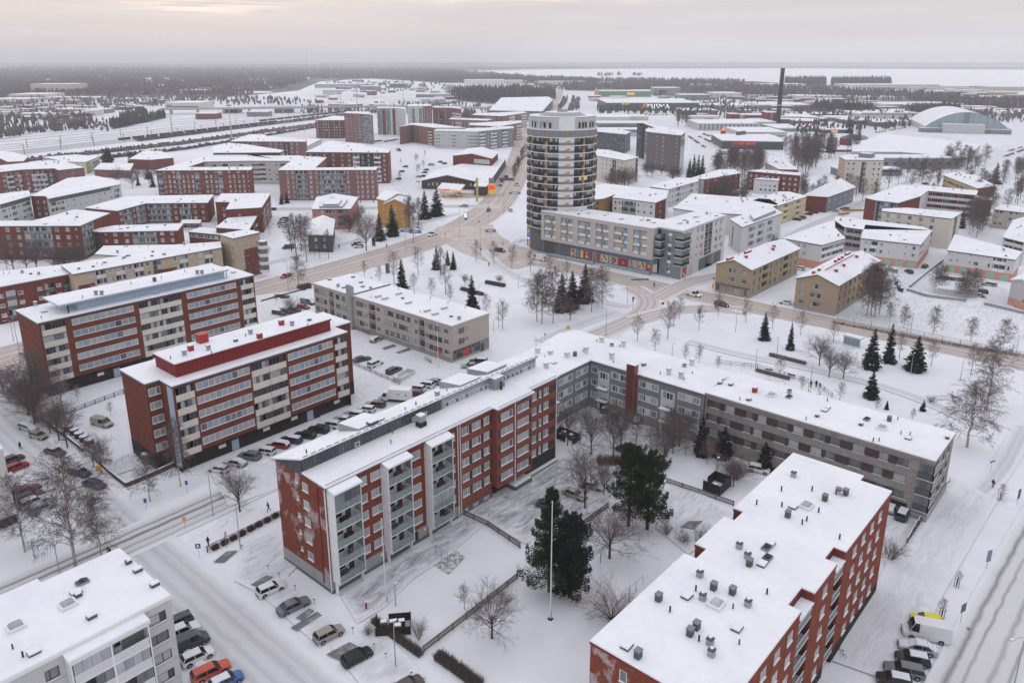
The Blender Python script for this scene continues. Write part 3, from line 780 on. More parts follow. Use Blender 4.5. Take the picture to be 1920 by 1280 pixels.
def ridge(pts,h0,h1,depth,seed,nm='hill'):
 r=random.Random(seed);P=[Vector((p[0],p[1])) for p in pts];Q=[]
 for i in range(len(P)-1):
  n=max(2,int((P[i+1]-P[i]).length/160))
  for k in range(n):Q.append(P[i].lerp(P[i+1],k/n))
 Q.append(P[-1]);v,f=[],[]
 h=(h0+h1)/2;prof=(0,.55,.9,1.0,.7,0)
 for i,q in enumerate(Q):
  d=q.normalized();h+=r.uniform(-1,1)*(h1-h0)*.16;h=min(max(h,h0),h1)
  for k,pf in enumerate(prof):w=q+d*depth*k/5;v.append((w.x,w.y,h*pf*(1+r.uniform(-.05,.05))-.5))
 m_=len(prof)
 for i in range(len(Q)-1):
  for k in range(m_-1):f.append((i*m_+k,(i+1)*m_+k,(i+1)*m_+k+1,i*m_+k+1))
 me=bpy.data.meshes.new(nm);me.from_pydata(v,[],f);me.materials.append(RIDGE);me.update();tag(place(me,nm),kind='structure')
ridge(gpx([(700,131.5),(900,131.5),(1200,128.8),(1500,128.3),(1900,130.8),(2500,134)]),14,26,900,3)
ridge(gpx([(600,124),(900,124),(1300,124),(1900,125),(2500,126)]),32,46,2500,4)
ridge(gpx([(-800,123),(0,123),(400,124),(640,126)]),22,36,2500,5)
ridge(gpx([(-900,118),(700,119),(1700,119),(2600,119)]),50,68,4000,6)
# ================================================================ the nearer blocks
def panel_on(root,a,b,z0,u0,u1,v0,v1,m,name,proud=0.04,back=0.0):
 mb=MB();mb.box(u0,u1,-proud,back,v0,v1,m)
 return place(mb.mesh(name),name,root,mw=wall_mw(a,b,z0))
def frontwin(root,a,b,items,near=True,fm=WHITEP,tone='n',depth=0.1):
 mw=wall_mw(a,b,0)
 for u,v,w,h,p in items:window(root,mw @ Matrix.Translation((u,0,v)),w,h,fm,tone,p,near,depth)
def cut_wall(root,a,b,z0,H,m,items,name='wall',strips=()):
 L=(Vector(b)-Vector(a)).length
 mb=wall_mesh(L,H,[(u,u+w,v-z0,v-z0+h) for u,v,w,h,p in items],m)
 for u0,u1,v0,v1,mm in strips:mb.box(u0,u1,-.04,0,v0-z0,v1-z0,mm)
 place(mb.mesh(name),name,root,mw=wall_mw(a,b,z0))
 return a,b

def main_block():
 R=empty('brick_block',(54.3,82,0));root=R
 tag(R,'long five storey red block with frosted brick gable and three white balcony towers','apartment block')
 R.location=(0,0,0)
 X0,X1,Y0,Y1,Z=54.3,106.3,82.0,94.3,17.2
 zs=[2.4+2.85*k for k in range(5)]
 it=[]
 for zf in zs:
  it.append((Y1-87.65,zf+.95,1.45,1.4,1));it.append((Y1-89.35,zf+1.6,0.6,0.75,1))
 cut_wall(R,(X0,Y1),(X0,Y0),2.4,Z-2.4,BRICKF,it)
 frontwin(R,(X0,Y1),(X0,Y0),it,tone='c')
 mb=MB();mb.box(0,12.3,-.05,0,.55,2.4,CONC);mb.box(0,12.3,-.07,-.0,0,.55,CONCD)
 for k in range(1,6):mb.box(k*2.05-.01,k*2.05+.01,-.055,0,.55,2.4,CONCD)
 place(mb.mesh('plinth'),'plinth',R,mw=wall_mw((X0,Y1),(X0,Y0),0))
 panel_on(R,(X0,Y1),(X0,Y0),0,10.3,10.55,1.0,16.6,REDMET,'drainpipe',.12)
 panel_on(R,(X0,Y1),(X0,Y0),0,12.15,12.28,0.3,17.0,WHITEP,'drainpipe',.14)
 A,B=(X0,Y0),(80.4,Y0)
 it=[]
 for zf in zs:
  for x,w,p in ((60.0,1.5,1),(62.2,2.1,2),(69.9,2.1,1),(78.0,1.5,1)):it.append((x-X0,zf+.95,w,1.4,p))
 cut_wall(R,A,B,2.4,Z-2.4,BRICKM,it);frontwin(R,A,B,it,tone='c')
 mb=MB();mb.box(0,26.1,-.05,0,.55,2.4,CONC);mb.box(0,26.1,-.07,0,0,.55,CONCD)
 for u in (8.9,17.8):mb.box(u,u+.5,-.08,-.05,1.5,2.0,WHITEP)
 mb.box(15.6,16.6,-.06,-.05,0.1,2.2,BLACKM)
 place(mb.mesh('plinth'),'plinth',R,mw=wall_mw(A,B,0))
 def tiled(xa,xb,y,wins,darks,z0=2.4,zt=Z):
  a,b=(xa,y),(xb,y)
  it=[(x-xa,zf+.95,w,1.42,p) for zf in zs for x,w,p in wins]
  st=[(x0-xa,x1-xa,zf+.92,zf+2.40,BROWNP) for zf in zs for x0,x1 in darks]
  cut_wall(R,a,b,z0,zt-z0,TERRA,it,'tiled_wall',st);frontwin(R,a,b,it,tone='c')
 tiled(80.4,88.4,82.0,[(81.15,1.65,2),(83.55,2.1,2),(86.35,1.45,2)],[(82.8,83.5),(85.7,86.3),(87.8,88.3)],1.2)
 tiled(88.4,97.8,80.8,[(89.4,3.2,2),(93.75,3.1,2)],[(88.75,89.35),(92.65,93.2),(96.9,97.5)])
 tiled(97.8,106.3,82.0,[(98.9,1.6,1),(101.15,.75,1),(102.5,1.5,2)],[(100.5,101.1),(101.95,102.45),(104.1,105.9)],3.0)
 mb=MB()
 mb.box(88.4,97.8,80.8,94.0,2.2,2.4,TERRA)
 mb.face([(88.4,82,2.2),(88.4,80.8,2.2),(88.4,80.8,Z),(88.4,82,Z)],TERRA)
 mb.face([(97.8,80.8,2.2),(97.8,82,2.2),(97.8,82,Z),(97.8,80.8,Z)],TERRA)
 mb.obj('tiled_wall',R)
 mb=MB()
 mb.face([(80.4,81.98,0),(88.5,81.98,0),(88.5,81.98,1.2),(80.4,81.98,1.2)],CONCD)
 mb.box(89.2,106.2,82.6,83,0,2.3,PLINTH)
 mb.face([(97.8,82.1,0),(106.3,82.1,0),(106.3,82.1,3.0),(97.8,82.1,3.0)],BLACKM)
 mb.box(92.6,97.2,80.2,82.5,0,1.0,CONCD,SNOW)
 mb.box(97.9,106.2,81.2,82.05,0,.5,CONCD,SNOW)
 for x in (80.9,83.4,86.1):mb.box(x,x+1.4,81.9,81.97,.45,1.1,GL_C)
 mb.obj('ground_floor',R)
 for x,y in ((80.05,81.93),(80.6,81.93),(93.0,80.73),(106.2,81.9)):
  m=MB();m.box(x-.07,x+.07,y-.12,y,.2,Z-.1,WHITEP);m.obj('drainpipe',R)
 mb=MB();mb.face([(X1,Y0,0),(X1,Y1,0),(X1,Y1,Z),(X1,Y0,Z)],BRICKM);mb.face([(X1,Y1,0),(X0,Y1,0),(X0,Y1,Z),(X1,Y1,Z)],BRICKM);mb.obj('rear_wall',R)
 for x0 in (54.6,64.2,72.9):
  w=4.45
  t=empty('balcony_tower',(x0,80.3,0));t.parent=R
  s=MB()
  s.box(-.12,.02,.0,1.75,2.1,16.75,WHITEP);s.box(w-.02,w+.12,0,1.75,2.1,16.75,WHITEP)
  s.box(-.12,.02,.55,1.15,0,2.1,WHITEP);s.box(w-.02,w+.12,.55,1.15,0,2.1,WHITEP)
  for k in range(1,7):s.box(-.13,-.119,.0,1.75,2.1+k*2.4-.015,2.1+k*2.4+.015,GMETAL)
  for k,zf in enumerate(zs+[16.65]):s.box(-.10,w+.10,-.03,1.7,zf-.16,zf,WHITEP)
  s.obj('frame',t)
  r=MB();r.rings([[(-.25,-.3,16.75),(w+.25,-.3,16.75),(w+.25,1.9,17.15),(-.25,1.9,17.15)],[(-.25,-.3,16.83),(w+.25,-.3,16.83),(w+.25,1.9,17.25),(-.25,1.9,17.25)]],WHITEP)
  r.rings([[(-.24,-.29,16.83),(w+.24,-.29,16.83),(w+.24,1.9,17.25),(-.24,1.9,17.25)],[(-.2,-.22,17.0),(w+.2,-.22,17.0),(w+.2,1.9,17.42),(-.2,1.9,17.42)]],SNOWROOF)
  r.obj('canopy',t)
  for k,zf in enumerate(zs):
   p=MB();p.box(.05,w-.05,1.6,1.66,zf,zf+2.6,WHITEW);p.box(w*.62,w*.62+.9,1.54,1.6,zf+.05,zf+2.15,BROWNP);p.box(.5,2.1,1.54,1.6,zf+.9,zf+2.2,GL_D);p.box(.42,2.18,1.56,1.6,zf+.82,zf+2.28,WHITEP);p.obj('balcony_back',t)
   p=MB();n=5
   for i in range(n):
    p.box(w*i/n+.03,w*(i+1)/n-.03,-.05,-.02,zf+.02,zf+1.02,GL_G)
   p.box(.0,w,-.08,-.02,zf+1.03,zf+1.1,GMETAL)
   p.obj('parapet',t)
   if x0>72 and k==1 or x0<60 and k==4:
    for i in range(5):g=MB();g.face([(w*i/5+.03,-.02,zf+1.12),(w*(i+1)/5-.03,-.02,zf+1.12),(w*(i+1)/5-.03,-.02,zf+2.65),(w*i/5+.03,-.02,zf+2.65)],GL_C if x0>72 else GL_M);g.obj('pane',t)
   else:
    g=MB();g.box(w-.05,w-.02,.05,1.5,zf+1.05,zf+2.6,GL_G);g.obj('side_pane',t);g=MB()
    if rnd.random()<.7:c=rnd.uniform(.4,2.2);g.box(c,c+1.3,.9,1.5,zf+.02,zf+.8,rnd.choice([GREYD,WOODD,BROWNP]))
    if rnd.random()<.5:c=rnd.uniform(2.2,3.4);g.box(c,c+.5,.6,1.1,zf+.02,zf+1.2,rnd.choice([WOODF,GREYM])) if g.f==[] else None
    if g.f:g.obj('balcony_furniture',t)
 mb=MB()
 fr=[(X0-.25,Y0-.45),(88.2,Y0-.45),(88.2,80.35),(98.0,80.35),(98.0,Y0-.45),(X1+.25,Y0-.45),(X1+.25,87.1),(X0-.25,87.1)]
 def zr(y):return 17.25+max(0,(y-81.5))*0.05
 for dz,th,m in ((0.0,.14,DMETAL),(.14,.24,SNOWROOF)):
  lo=[(x,y,zr(y)+dz) for x,y in fr];hi=[(x,y,zr(y)+dz+th) for x,y in fr]
  mb.rings([lo,hi],m)
 for x0,x1,y in ((X0,88.0,81.8),(88.6,97.6,80.6),(98.2,106.2,81.8)):
  mb.box(x0,x1,y,y+.05,17.75,17.8,BLACKM)
 r1=mb.obj('roof',R)
 mb=MB()
 mb.box(X0-.1,81.6,87.1,87.25,17.4,19.75,DMETAL)
 x=X0
 while x<81.5:mb.box(x-.025,x+.025,87.04,87.1,17.5,19.7,GREYD);x+=.62
 mb.face([(X0-.1,94.5,17.2),(X0-.1,87.1,17.2),(X0-.1,87.1,19.75)],DMETAL)
 y=87.5
 while y<94.2:mb.box(X0-.15,X0-.1,y-.02,y+.02,17.2,17.2+(94.3-y)/7.2*2.4,GREYD);y+=.55
 mb.box(81.6,X1,87.1,87.25,17.4,19.75,GMETAL)
 mb.face([(X1,87.1,17.2),(X1,94.5,17.2),(X1,87.1,19.75)],GMETAL)
 w_=mb.obj('clerestory_wall',R)
 n=20
 for i in range(n):
  x=82.3+i*1.2
  if 93.2<x<95.4:continue
  window(w_,wall_mw((x,87.1),(x+1,87.1),17.95) @ Matrix.Translation((0,-.12,0)),0.95,0.95,WHITEP,'n',1,False,sill=False)
 for x in (63.5,75.0,77.3):window(w_,wall_mw((x,87.1),(x+1,87.1),18.1) @ Matrix.Translation((0,-.12,0)),0.9,0.7,WHITEP,'d',1,False,sill=False)
 mb=MB();mb.box(93.2,95.6,85.6,87.1,17.5,20.0,GMETAL,SNOW);mb.box(94.2,94.5,85.0,85.3,17.5,19.4,BLACKM)
 mb.obj('roof_cabin',w_)
 mb=MB()
 for dz,th,m in ((0.0,.14,DMETAL),(.14,.24,SNOWROOF)):
  a=[(X0-.4,86.75,19.85),(X1+.3,86.75,19.85),(X1+.3,94.75,17.15),(X0-.4,94.75,17.15)]
  mb.rings([[(x,y,z+dz) for x,y,z in a],[(x,y,z+dz+th) for x,y,z in a]],m)
 x=X0
 while x<X1:mb.box(x,x+.9,86.85,86.92,20.25,20.32,BLACKM);x+=1.35
 r2=mb.obj('roof',R)
 for px,py,k in ((662,827,'pipe2'),(652,826,'pipe2'),(575,853,'pipe2'),(760,770,'pipe'),(780,760,'pipe2'),(820,742,'fans'),(838,733,'pipe'),(857,723,'pipe'),(1150,700,'pipe')):
  g=G(px,py,19.3)
  if g.y>88 and g.x<X1-1:vent(r2,g.x,g.y,19.95-(g.y-87)*.335,k)
 for x,y in ((68.5,91.0),(98.0,91.5),(90.5,91.0)):
  m=MB();m.rings([[(x-3.2,y+2.6,18.2-.9),(x-3.2,y-2.6,19.0),(x+2.0,y-2.6,19.0),(x+2.0,y+2.6,17.3)],[(x-3.2,y+2.6,19.3),(x-3.2,y-2.6,20.0),(x+2.0,y-2.6,20.0),(x+2.0,y+2.6,19.3)]],GMETAL,True,SNOWROOF);m.obj('dormer',r2)
 m=MB();m.box(67.2,68.8,87.9,88.9,19.3,20.4,DMETAL,SNOW);m.obj('roof_hatch',r2)
 m=MB();m.box(74.6,76.0,84.7,85.9,17.6,18.6,BLACKM);m.box(74.75,75.85,84.8,85.8,18.6,19.7,CONC);m.box(74.7,75.9,84.75,85.85,19.7,19.85,SNOW);m.obj('chimney',r1)
 for px,py,k in ((733,831,'pipe'),(736,813,'pipe'),(945,725,'pipe2')):
  g=G(px,py,17.8);vent(r1,g.x,g.y,17.8,k)
 return R
main_block()

def band_block(name,label,poly,X0,Y,Z,base,loggias,bands,pent,pentmat,gside=None,roofm=GREYD,fasc=GREYD,tone='b',par=CREAM,end_x=None,extra=None,pitch=2.8,group=None,pend=1.2):
 root,r=building(name,label,poly,Z,BRICK,{0:{'n':0,'pat':'.'}},plinth=(base,PLINTH),over=0.2,fascia=fasc,group=group,skip=(0,))
 a,b=poly[0],poly[1]
 L=b[0]-a[0]
 ops=[];nf=5
 for k in range(nf):
  vt=Z-.75-k*pitch
  for x0,x1 in bands:ops.append((x0-a[0],x1-a[0],vt-1.45,vt,.14))
  for x0,x1 in loggias:ops.append((x0-a[0],x1-a[0],vt-2.42,vt+.18,1.25))
 mb=wall_mesh(L,Z-base,[(o[0],o[1],o[2]-base,o[3]-base,o[4]) for o in ops],BRICK)
 mw=wall_mw(a,b,0)
 place(mb.mesh('wall'),'wall',root,mw=wall_mw(a,b,base))
 for k in range(nf):
  vt=Z-.75-k*pitch
  for x0,x1 in bands:
   window(root,mw @ Matrix.Translation((x0-a[0],0,vt-1.45)),x1-x0,1.45,WHITEP,tone,9,True,rail=.08,depth=.04)
  for x0,x1 in loggias:
   n=2 if x1-x0>6 else 1;w=(x1-x0)/n
   for i in range(n):loggia(root,mw @ Matrix.Translation((x0-a[0]+i*w+.02,0,vt-2.42)),w-.04,2.58,par=par,glaze=True,tone='n' if k % 2 else 'd',ph=1.15)
 m=MB();m.face([(a[0],Y+.9,0),(b[0],Y+.9,0),(b[0],Y+.9,base),(a[0],Y+.9,base)],PLINTH)
 m.face([(a[0],Y,base),(b[0],Y,base),(b[0],Y+.9,base),(a[0],Y+.9,base)],PLINTH)
 for q in (0.2,.27,.45,.62,.72,.9):
  x=a[0]+L*q;m.box(x,x+1.5,Y+.84,Y+.9,.15 if q in (.27,.72) else 1.6,2.3,BLUEP if q in (.27,.72) else WHITEP)
 m.obj('ground_floor',root)
 x0,x1,y0,y1,zt=pent
 m=MB();m.box(x0,x1,y0,y1,Z+.1,zt,pentmat)
 x=x0+.4
 while x<x1:m.box(x-.03,x+.03,y0-.05,y0,Z+.3,zt-.05,pentmat);x+=.75
 y=y0+.4
 while y<y1:m.box(x0-.05,x0,y-.03,y+.03,Z+.3,zt-.05,pentmat);y+=.75
 p=m.obj('penthouse',root)
 pr=place(slab_roof(None,rect(x0-(pend if pentmat is BLUEP else 0),x1,y0,y1),zt,.25 if pentmat is not BLUEP else 1.0,pentmat,.3,.2).mesh('penthouse_roof'),'penthouse_roof',root)
 return root,r,pr
rr,rrr,rrp=band_block('brick_block','red brick block with dark red sheet metal penthouse and window bands',[(56.6,131.2),(95.4,131.2),(95.4,136),(100,136),(100,146.2),(53.9,146.2),(53.9,136),(56.6,136)],56.6,131.2,17.5,3.2,
 [(57.0,60.6),(72.3,80.1),(92.1,95.2)],[(60.95,71.9),(80.6,91.5)],(58.9,93.3,134.0,142.2,20.4),REDMET,pitch=2.78)
for k in range(5):
 mwx=wall_mw((53.9,136),(56.6,136),0)
 window(rr,mwx @ Matrix.Translation((.35,-.12,17.5-1.1-1.45-2.78*k)),2.2,1.45,WHITEP,'c',2,True)
m=MB();m.box(56.45,56.6,131.25,133.2,1.2,17.3,BLUEP);m.obj('side_screen',rr)
vents_px(rrp,20.4,[(346,666,'fans'),(358,657,'brick'),(380,641,'brickbig'),(391,656,'fans'),(442,640,'small'),(470,626,'fans'),(487,634,'brick'),(528,609,'brick'),(548,610,'fans'),(580,601,'small'),(320,673,'pipe'),(397,664,'pipe'),(461,631,'pipe'),(577,612,'pipe')])
lb,lbr,lbp=band_block('brick_block','long red brick block with pale blue penthouse beside the left avenue',[(53.1,186.7),(106.4,186.7),(106.4,200.6),(53.1,200.6)],53.1,186.7,17.9,3.3,
 [(53.5,58.5),(75.1,85.8),(102.3,106.1)],[(59.9,73.9),(87.3,101.0)],(62.5,99.2,189.0,196.4,20.5),BLUEP,pitch=2.82,pend=3.4)
vents_px(lbp,20.6,[(155,559,'pipe'),(180,552,'fans'),(191,552,'fans'),(246,533,'pipe'),(290,527,'fand'),(303,522,'pipe'),(347,511,'pipe'),(370,513,'fans'),(379,513,'fans'),(400,508,'pipe')])
vents_px(lbr,17.9,[(78,597,'pipe'),(83,585,'hatch'),(46,578,'pipe'),(67,573,'fans'),(292,550,'hatch'),(438,511,'hatch')])
for x in (60.2,60.2,99.6):
 for y in (188.6,196.0):m=MB();m.box(x-.1,x+.1,y-.1,y+.1,18.1,20.3,BLUEP);m.obj('post',lb)

bg_spec={'n':3,'pat':'rEsrrsErrrsrErrr','base':1.0,'pitch':2.85}
L=191.3-132.4
bgroot,bgr=building('beige_block','beige brick three storey block with flat roof and a shop at its street end',rect(128.2,142.0,132.4,191.3),10.0,BEIGE,None,over=.15,fascia=BEIGE,skip=(0,3),plinth=None,fh=.35)
def custom_wall(root,a,b,z0,H,m,wins,logs,near=True,tone='n',fm=GREYD,par=GREYM):
 L=(Vector(b)-Vector(a)).length
 ops=[(u,u+w,v-z0,v-z0+h,.14) for u,v,w,h,p in wins]+[(u,u+w,v-z0,v-z0+h,1.25) for u,v,w,h in logs]
 place(wall_mesh(L,H,ops,m).mesh('wall'),'wall',root,mw=wall_mw(a,b,z0))
 mw=wall_mw(a,b,0)
 for u,v,w,h,p in wins:window(root,mw @ Matrix.Translation((u,0,v)),w,h,fm,tone,p,near,sill=False)
 for u,v,w,h in logs:loggia(root,mw @ Matrix.Translation((u,0,v)),w,h,par=par,glaze=False,inner=WOODY,ph=1.0)
wins,logs=[],[]
for v in (7.4,4.6,1.8):
 for y0,y1,p in ((190.5,185.0,4),(180.5,174.6,4),(171.0,167.5,3),(158.5,148.0,9),(140.9,136.0,4)):wins.append((191.3-y0,v,y0-y1,1.45,p))
 for y0,w in ((166.9,1.0),(161.9,1.3),(146.3,1.1),(142.2,1.2),(135.2,1.6)):wins.append((191.3-y0,v+.35,w,1.0,1))
 for y0,y1 in ((183.7,181.6),(165.4,162.5),(144.7,142.6)):logs.append((191.3-y0,v-.9,y0-y1,2.65))
custom_wall(bgroot,(128.2,191.3),(128.2,132.4),0.0,10.0,BEIGE,wins,logs)
wins=[(2.4,v,2.1,1.5,1) for v in (7.2,4.4)]+[(4.6,v+.5,1.2,.8,1) for v in (7.2,4.4)]
custom_wall(bgroot,(128.2,132.4),(142.0,132.4),0.0,10.0,BEIGE,wins,[])
m=MB()
m.box(.1,13.6,-.12,-.02,.7,3.3,GREYM)
for i in range(9):m.box(.35+i*1.1,1.3+i*1.1,-.16,-.12,2.55,3.15,GL_D);m.box(.35+i*1.1,1.3+i*1.1,-.16,-.12,.9,2.4,GL_D if i % 3 else GL_M)
m.box(10.4,11.6,-.17,-.12,.3,2.5,GL_D)
place(m.mesh('shopfront'),'shopfront',bgroot,mw=wall_mw((128.2,132.4),(142,132.4),0))
def star(w,h):
 m=MB();pts=[(.05,.55),(.36,.62),(.52,1.0),(.66,.70),(1.0,.72),(.78,.45),(.9,.05),(.55,.22),(.15,0),(.3,.35)]
 m.rings([[(x*w,0,z*h) for x,z in pts],[(x*w,-.03,z*h) for x,z in pts]],mat('poster_red',(0.62,0.04,0.03),.6,.05));return m
place(star(3.4,2.3).mesh('window_decal'),'window_decal',bgroot,mw=wall_mw((128.2,132.4),(142,132.4),0) @ Matrix.Translation((3.2,-.17,.85)))
place(star(2.0,1.7).mesh('window_decal'),'window_decal',bgroot,mw=wall_mw((128.2,191.3),(128.2,132.4),0) @ Matrix.Translation((53.4,-.05,1.2)))
m=MB();m.box(127.3,128.6,172.2,174.1,0,12.6,CONC);m.cyl(127.95,173.15,12.6,13.0,.5,GMETAL);m.obj('chimney',bgroot)
m=MB();m.box(128.3,141.9,172.0,172.4,10.2,10.65,GREYD,SNOW);m.obj('fire_wall',bgroot)
for a_ in ((1,0),(1,1)):
 m=MB()
 for y in (.9,.1):m.box(128.1-.06,128.1,132.6,191,y,y+.25,GREYM)
m.obj('plinth',bgroot)
vents_px(bgr,10.0,[(634,538,'fans'),(618,525,'slopevent'),(636,534,'pipe'),(645,540,'slopevent'),(652,536,'slopevent'),(662,520,'slopevent'),(677,530,'slopevent'),(680,538,'slopevent'),(695,543,'fan'),(709,557,'long'),(722,561,'long'),(748,552,'long'),(755,560,'small'),(766,569,'long'),(801,584,'long'),(816,590,'long'),(833,579,'long'),(846,594,'small'),(861,599,'fans'),(788,586,'pipe'),(696,558,'pipe'),(697,523,'pipe'),(720,538,'pipe'),(747,543,'pipe'),(777,551,'pipe'),(807,560,'pipe'),(840,569,'pipe'),(872,578,'pipe')])

def wavy_wall(root,a,b,z0,H,segs,rows,m=GREYM):
 """grey wall with white fields holding the windows: segs (u0,u1,kind)"""
 L=(Vector(b)-Vector(a)).length
 ops,todo,st=[],[],[]
 for u0,u1,k in segs:
  for v in rows:
   if k=='F':
    st.append((u0,u1,v-.1,v+1.55,WHITEW))
    for c in (u0+.25,u1-1.75):ops.append((c,c+1.5,v,v+1.4));todo.append((c,v,1.5,1.4,2))
   elif k=='w':st.append((u0-.1,u1+.1,v-.1,v+1.5,WHITEW));ops.append((u0,u1,v,v+1.4));todo.append((u0,v,u1-u0,1.4,2))
   elif k=='s':st.append((u0-.4,u1+.4,v-2.1,v+.9,WHITEW));ops.append((u0,u1,v-.9,v+.6));todo.append((u0,v-.9,u1-u0,1.5,3))
   elif k=='d':
    ops.append((u0,u1,v,v+1.4));todo.append((u0,v,u1-u0,1.4,2))
 mb=wall_mesh(L,H,[(o[0],o[1],o[2]-z0,o[3]-z0) for o in ops],m)
 for u0,u1,v0,v1,mm in st:
  cuts=[o for o in ops if o[0]>=u0-.3 and o[1]<=u1+.3 and o[2]>=v0-.1 and o[3]<=v1+.1]
  x=u0
  for o in sorted(cuts):
   if o[0]>x:mb.box(x,o[0],-.05,0.001,v0-z0,v1-z0,mm)
   mb.box(o[0],o[1],-.05,0.001,v0-z0,o[2]-z0,mm);mb.box(o[0],o[1],-.05,0.001,o[3]-z0,v1-z0,mm);x=o[1]
  if u1>x:mb.box(x,u1,-.05,0.001,v0-z0,v1-z0,mm)
 place(mb.mesh('wall'),'wall',root,mw=wall_mw(a,b,z0))
 mw=wall_mw(a,b,0)
 for u,v,w,h,p in todo:window(root,mw @ Matrix.Translation((u,0,v)),w,h,WHITEP,'n',p,True,sill=False)
gl=empty('grey_block',(0,0,0));tag(gl,'grey three storey corner block of two wings with white window fields','apartment block')
rows=(8.4,5.45,2.5)
wavy_wall(gl,(106.6,91.4),(130.4,91.4),0,10.8,[(.8,2.4,'w'),(3.4,8.2,'F'),(9.2,11.2,'s'),(12.6,17.6,'F'),(18.6,23.2,'F')],rows)
wavy_wall(gl,(130.4,91.4),(130.4,63.7),0,10.8,[(.5,2.0,'w'),(2.7,4.9,'s'),(5.7,9.7,'F'),(12.6,17.4,'F'),(18.4,20.8,'s'),(21.8,26.9,'F')],rows)
m=MB();m.face([(130.4,91.4,0),(130.4,91.4,10.8),(130.4,105,10.8),(130.4,105,0)],GREYM)
m.face([(143.5,63.7,0),(143.5,105,0),(143.5,105,10.8),(143.5,63.7,10.8)],WHITEW);m.face([(143.5,105,0),(106.6,105,0),(106.6,105,10.8),(143.5,105,10.8)],WHITEW)
m.face([(106.6,105,0),(106.6,91.4,0),(106.6,91.4,10.8),(106.6,105,10.8)],WHITEW);m.obj('rear_wall',gl)
def ridge_roof(root,x0,x1,y0,y1,z,rise,axis,over=.35,sub=1):
 m=MB();x0-=over;x1+=over;y0-=over;y1+=over
 if axis=='y':
  xm=(x0+x1)/2
  S=[(x0,z),(xm,z+rise),(x1,z),(x1,z-.2),(x0,z-.2)]
  f=lambda t,y,d:(t[0],y,t[1]+d)
  for d0,d1,mt in ((-.2,.0,GREYD),(0.0,.22,SNOWROOF)):
   m.rings([[(x0,y0,z+d0),(xm,y0,z+rise+d0),(x1,y0,z+d0),(x1,y0,z+d1),(xm,y0,z+rise+d1),(x0,y0,z+d1)],[(x0,y1,z+d0),(xm,y1,z+rise+d0),(x1,y1,z+d0),(x1,y1,z+d1),(xm,y1,z+rise+d1),(x0,y1,z+d1)]],mt)
 else:
  ym=(y0+y1)/2
  for d0,d1,mt in ((-.2,.0,GREYD),(0.0,.22,SNOWROOF)):
   m.rings([[(x0,y0,z+d0),(x0,ym,z+rise+d0),(x0,y1,z+d0),(x0,y1,z+d1),(x0,ym,z+rise+d1),(x0,y0,z+d1)],[(x1,y0,z+d0),(x1,ym,z+rise+d0),(x1,y1,z+d0),(x1,y1,z+d1),(x1,ym,z+rise+d1),(x1,y0,z+d1)]],mt)
 return m.obj('roof',root)
ra=ridge_roof(gl,106.9,130.4,91.4,105,10.9,.9,'x',.3)
rb=ridge_roof(gl,130.4,143.5,63.9,105,11.05,.9,'y',.3)
m=MB();m.box(129.3,130.6,79.2,81.3,0,13.2,TERRA,SNOW)
for y in (79.7,80.2,80.7):m.box(129.2,129.3,y,y+.12,1.5,13,BRICKD)
m.box(129.15,130.75,79.05,81.45,0,1.2,CONCD);m.obj('chimney',gl)
vents_px(ra,11.3,[(1008,662,'whitebox'),(1032,667,'whitebox'),(1063,670,'whitebox'),(1078,667,'fand'),(1024,690,'whitebox'),(1038,681,'hatch'),(1021,672,'pipe')])
vents_px(rb,11.6,[(1099,660,'whitebox'),(1128,641,'whitebox'),(1147,650,'fan'),(1147,671,'whitebox'),(1169,648,'whitebox'),(1207,684,'slopevent'),(1254,700,'whitebox'),(1277,707,'whitebox'),(1283,689,'fan'),(1297,683,'whitebox'),(1093,660,'pipe'),(1150,680,'pipe'),(1119,641,'pipe'),(1162,651,'pipe'),(1238,702,'pipe'),(1298,702,'pipe'),(1282,713,'pipe')])
for a_,b_,u0 in (((106.6,91.4),(130.4,91.4),8.9),((130.4,91.4),(130.4,63.7),2.5),((130.4,91.4),(130.4,63.7),18.2)):
 for v in (2.6,5.5):
  m=MB();m.box(u0,u0+2.8,-1.4,-.05,v,v+.15,GREYM,SNOW);place(m.mesh('canopy'),'canopy',gl,mw=wall_mw(a_,b_,0))
 m=MB();m.box(u0+.5,u0+2.2,-.08,-.02,.1,2.3,BROWNP);place(m.mesh('door'),'door',gl,mw=wall_mw(a_,b_,0))
gb=empty('brown_grey_block',(0,0,0));tag(gb,'long block banded in brown panels and grey brick beyond the snowy yard','apartment block')
wins=[(61.4,1.9),(58.3,2.0),(54.3,1.5),(51.8,1.8),(47.8,2.0),(44.9,2.0),(41.1,2.1),(38.3,1.8),(34.3,2.1),(30.2,1.6),(27.0,2.1)]
a,b=(130.4,63.5),(130.4,22.5);ops,todo,st=[],[],[]
for r_,v in enumerate((8.8,5.85,2.9)):
 prev=.4
 for j,(y,w) in enumerate(wins):
  dy=0.0 if r_==0 else (-1.2 if r_==1 else .5)*(.5 if j % 2 else .25)
  u=63.5-y-w/2+dy
  ops.append((u,u+w,v,v+1.45));todo.append((u,v,w,1.45,1))
  st.append((prev,u,v-.02,v+1.47));prev=u+w
 st.append((prev,37.2,v-.02,v+1.47))
mb=wall_mesh(41.0,11.3,ops,mat('grey_brown_brick',(.27,.245,.225),.85,.14,.8))
for u0,u1,v0,v1 in st:mb.box(u0,u1,-.03,.001,v0,v1,BROWNP)
for v in (8.8,5.85,2.9):mb.box(37.25,39.0,-.05,.001,v-.02,v+1.45,mat('grey_brown_brick',(.2,.18,.17)))
place(mb.mesh('wall'),'wall',gb,mw=wall_mw(a,b,0))
for u,v,w,h,p in todo:window(gb,wall_mw(a,b,0) @ Matrix.Translation((u,0,v)),w,h,GREYD,'n',p,True,sill=True)
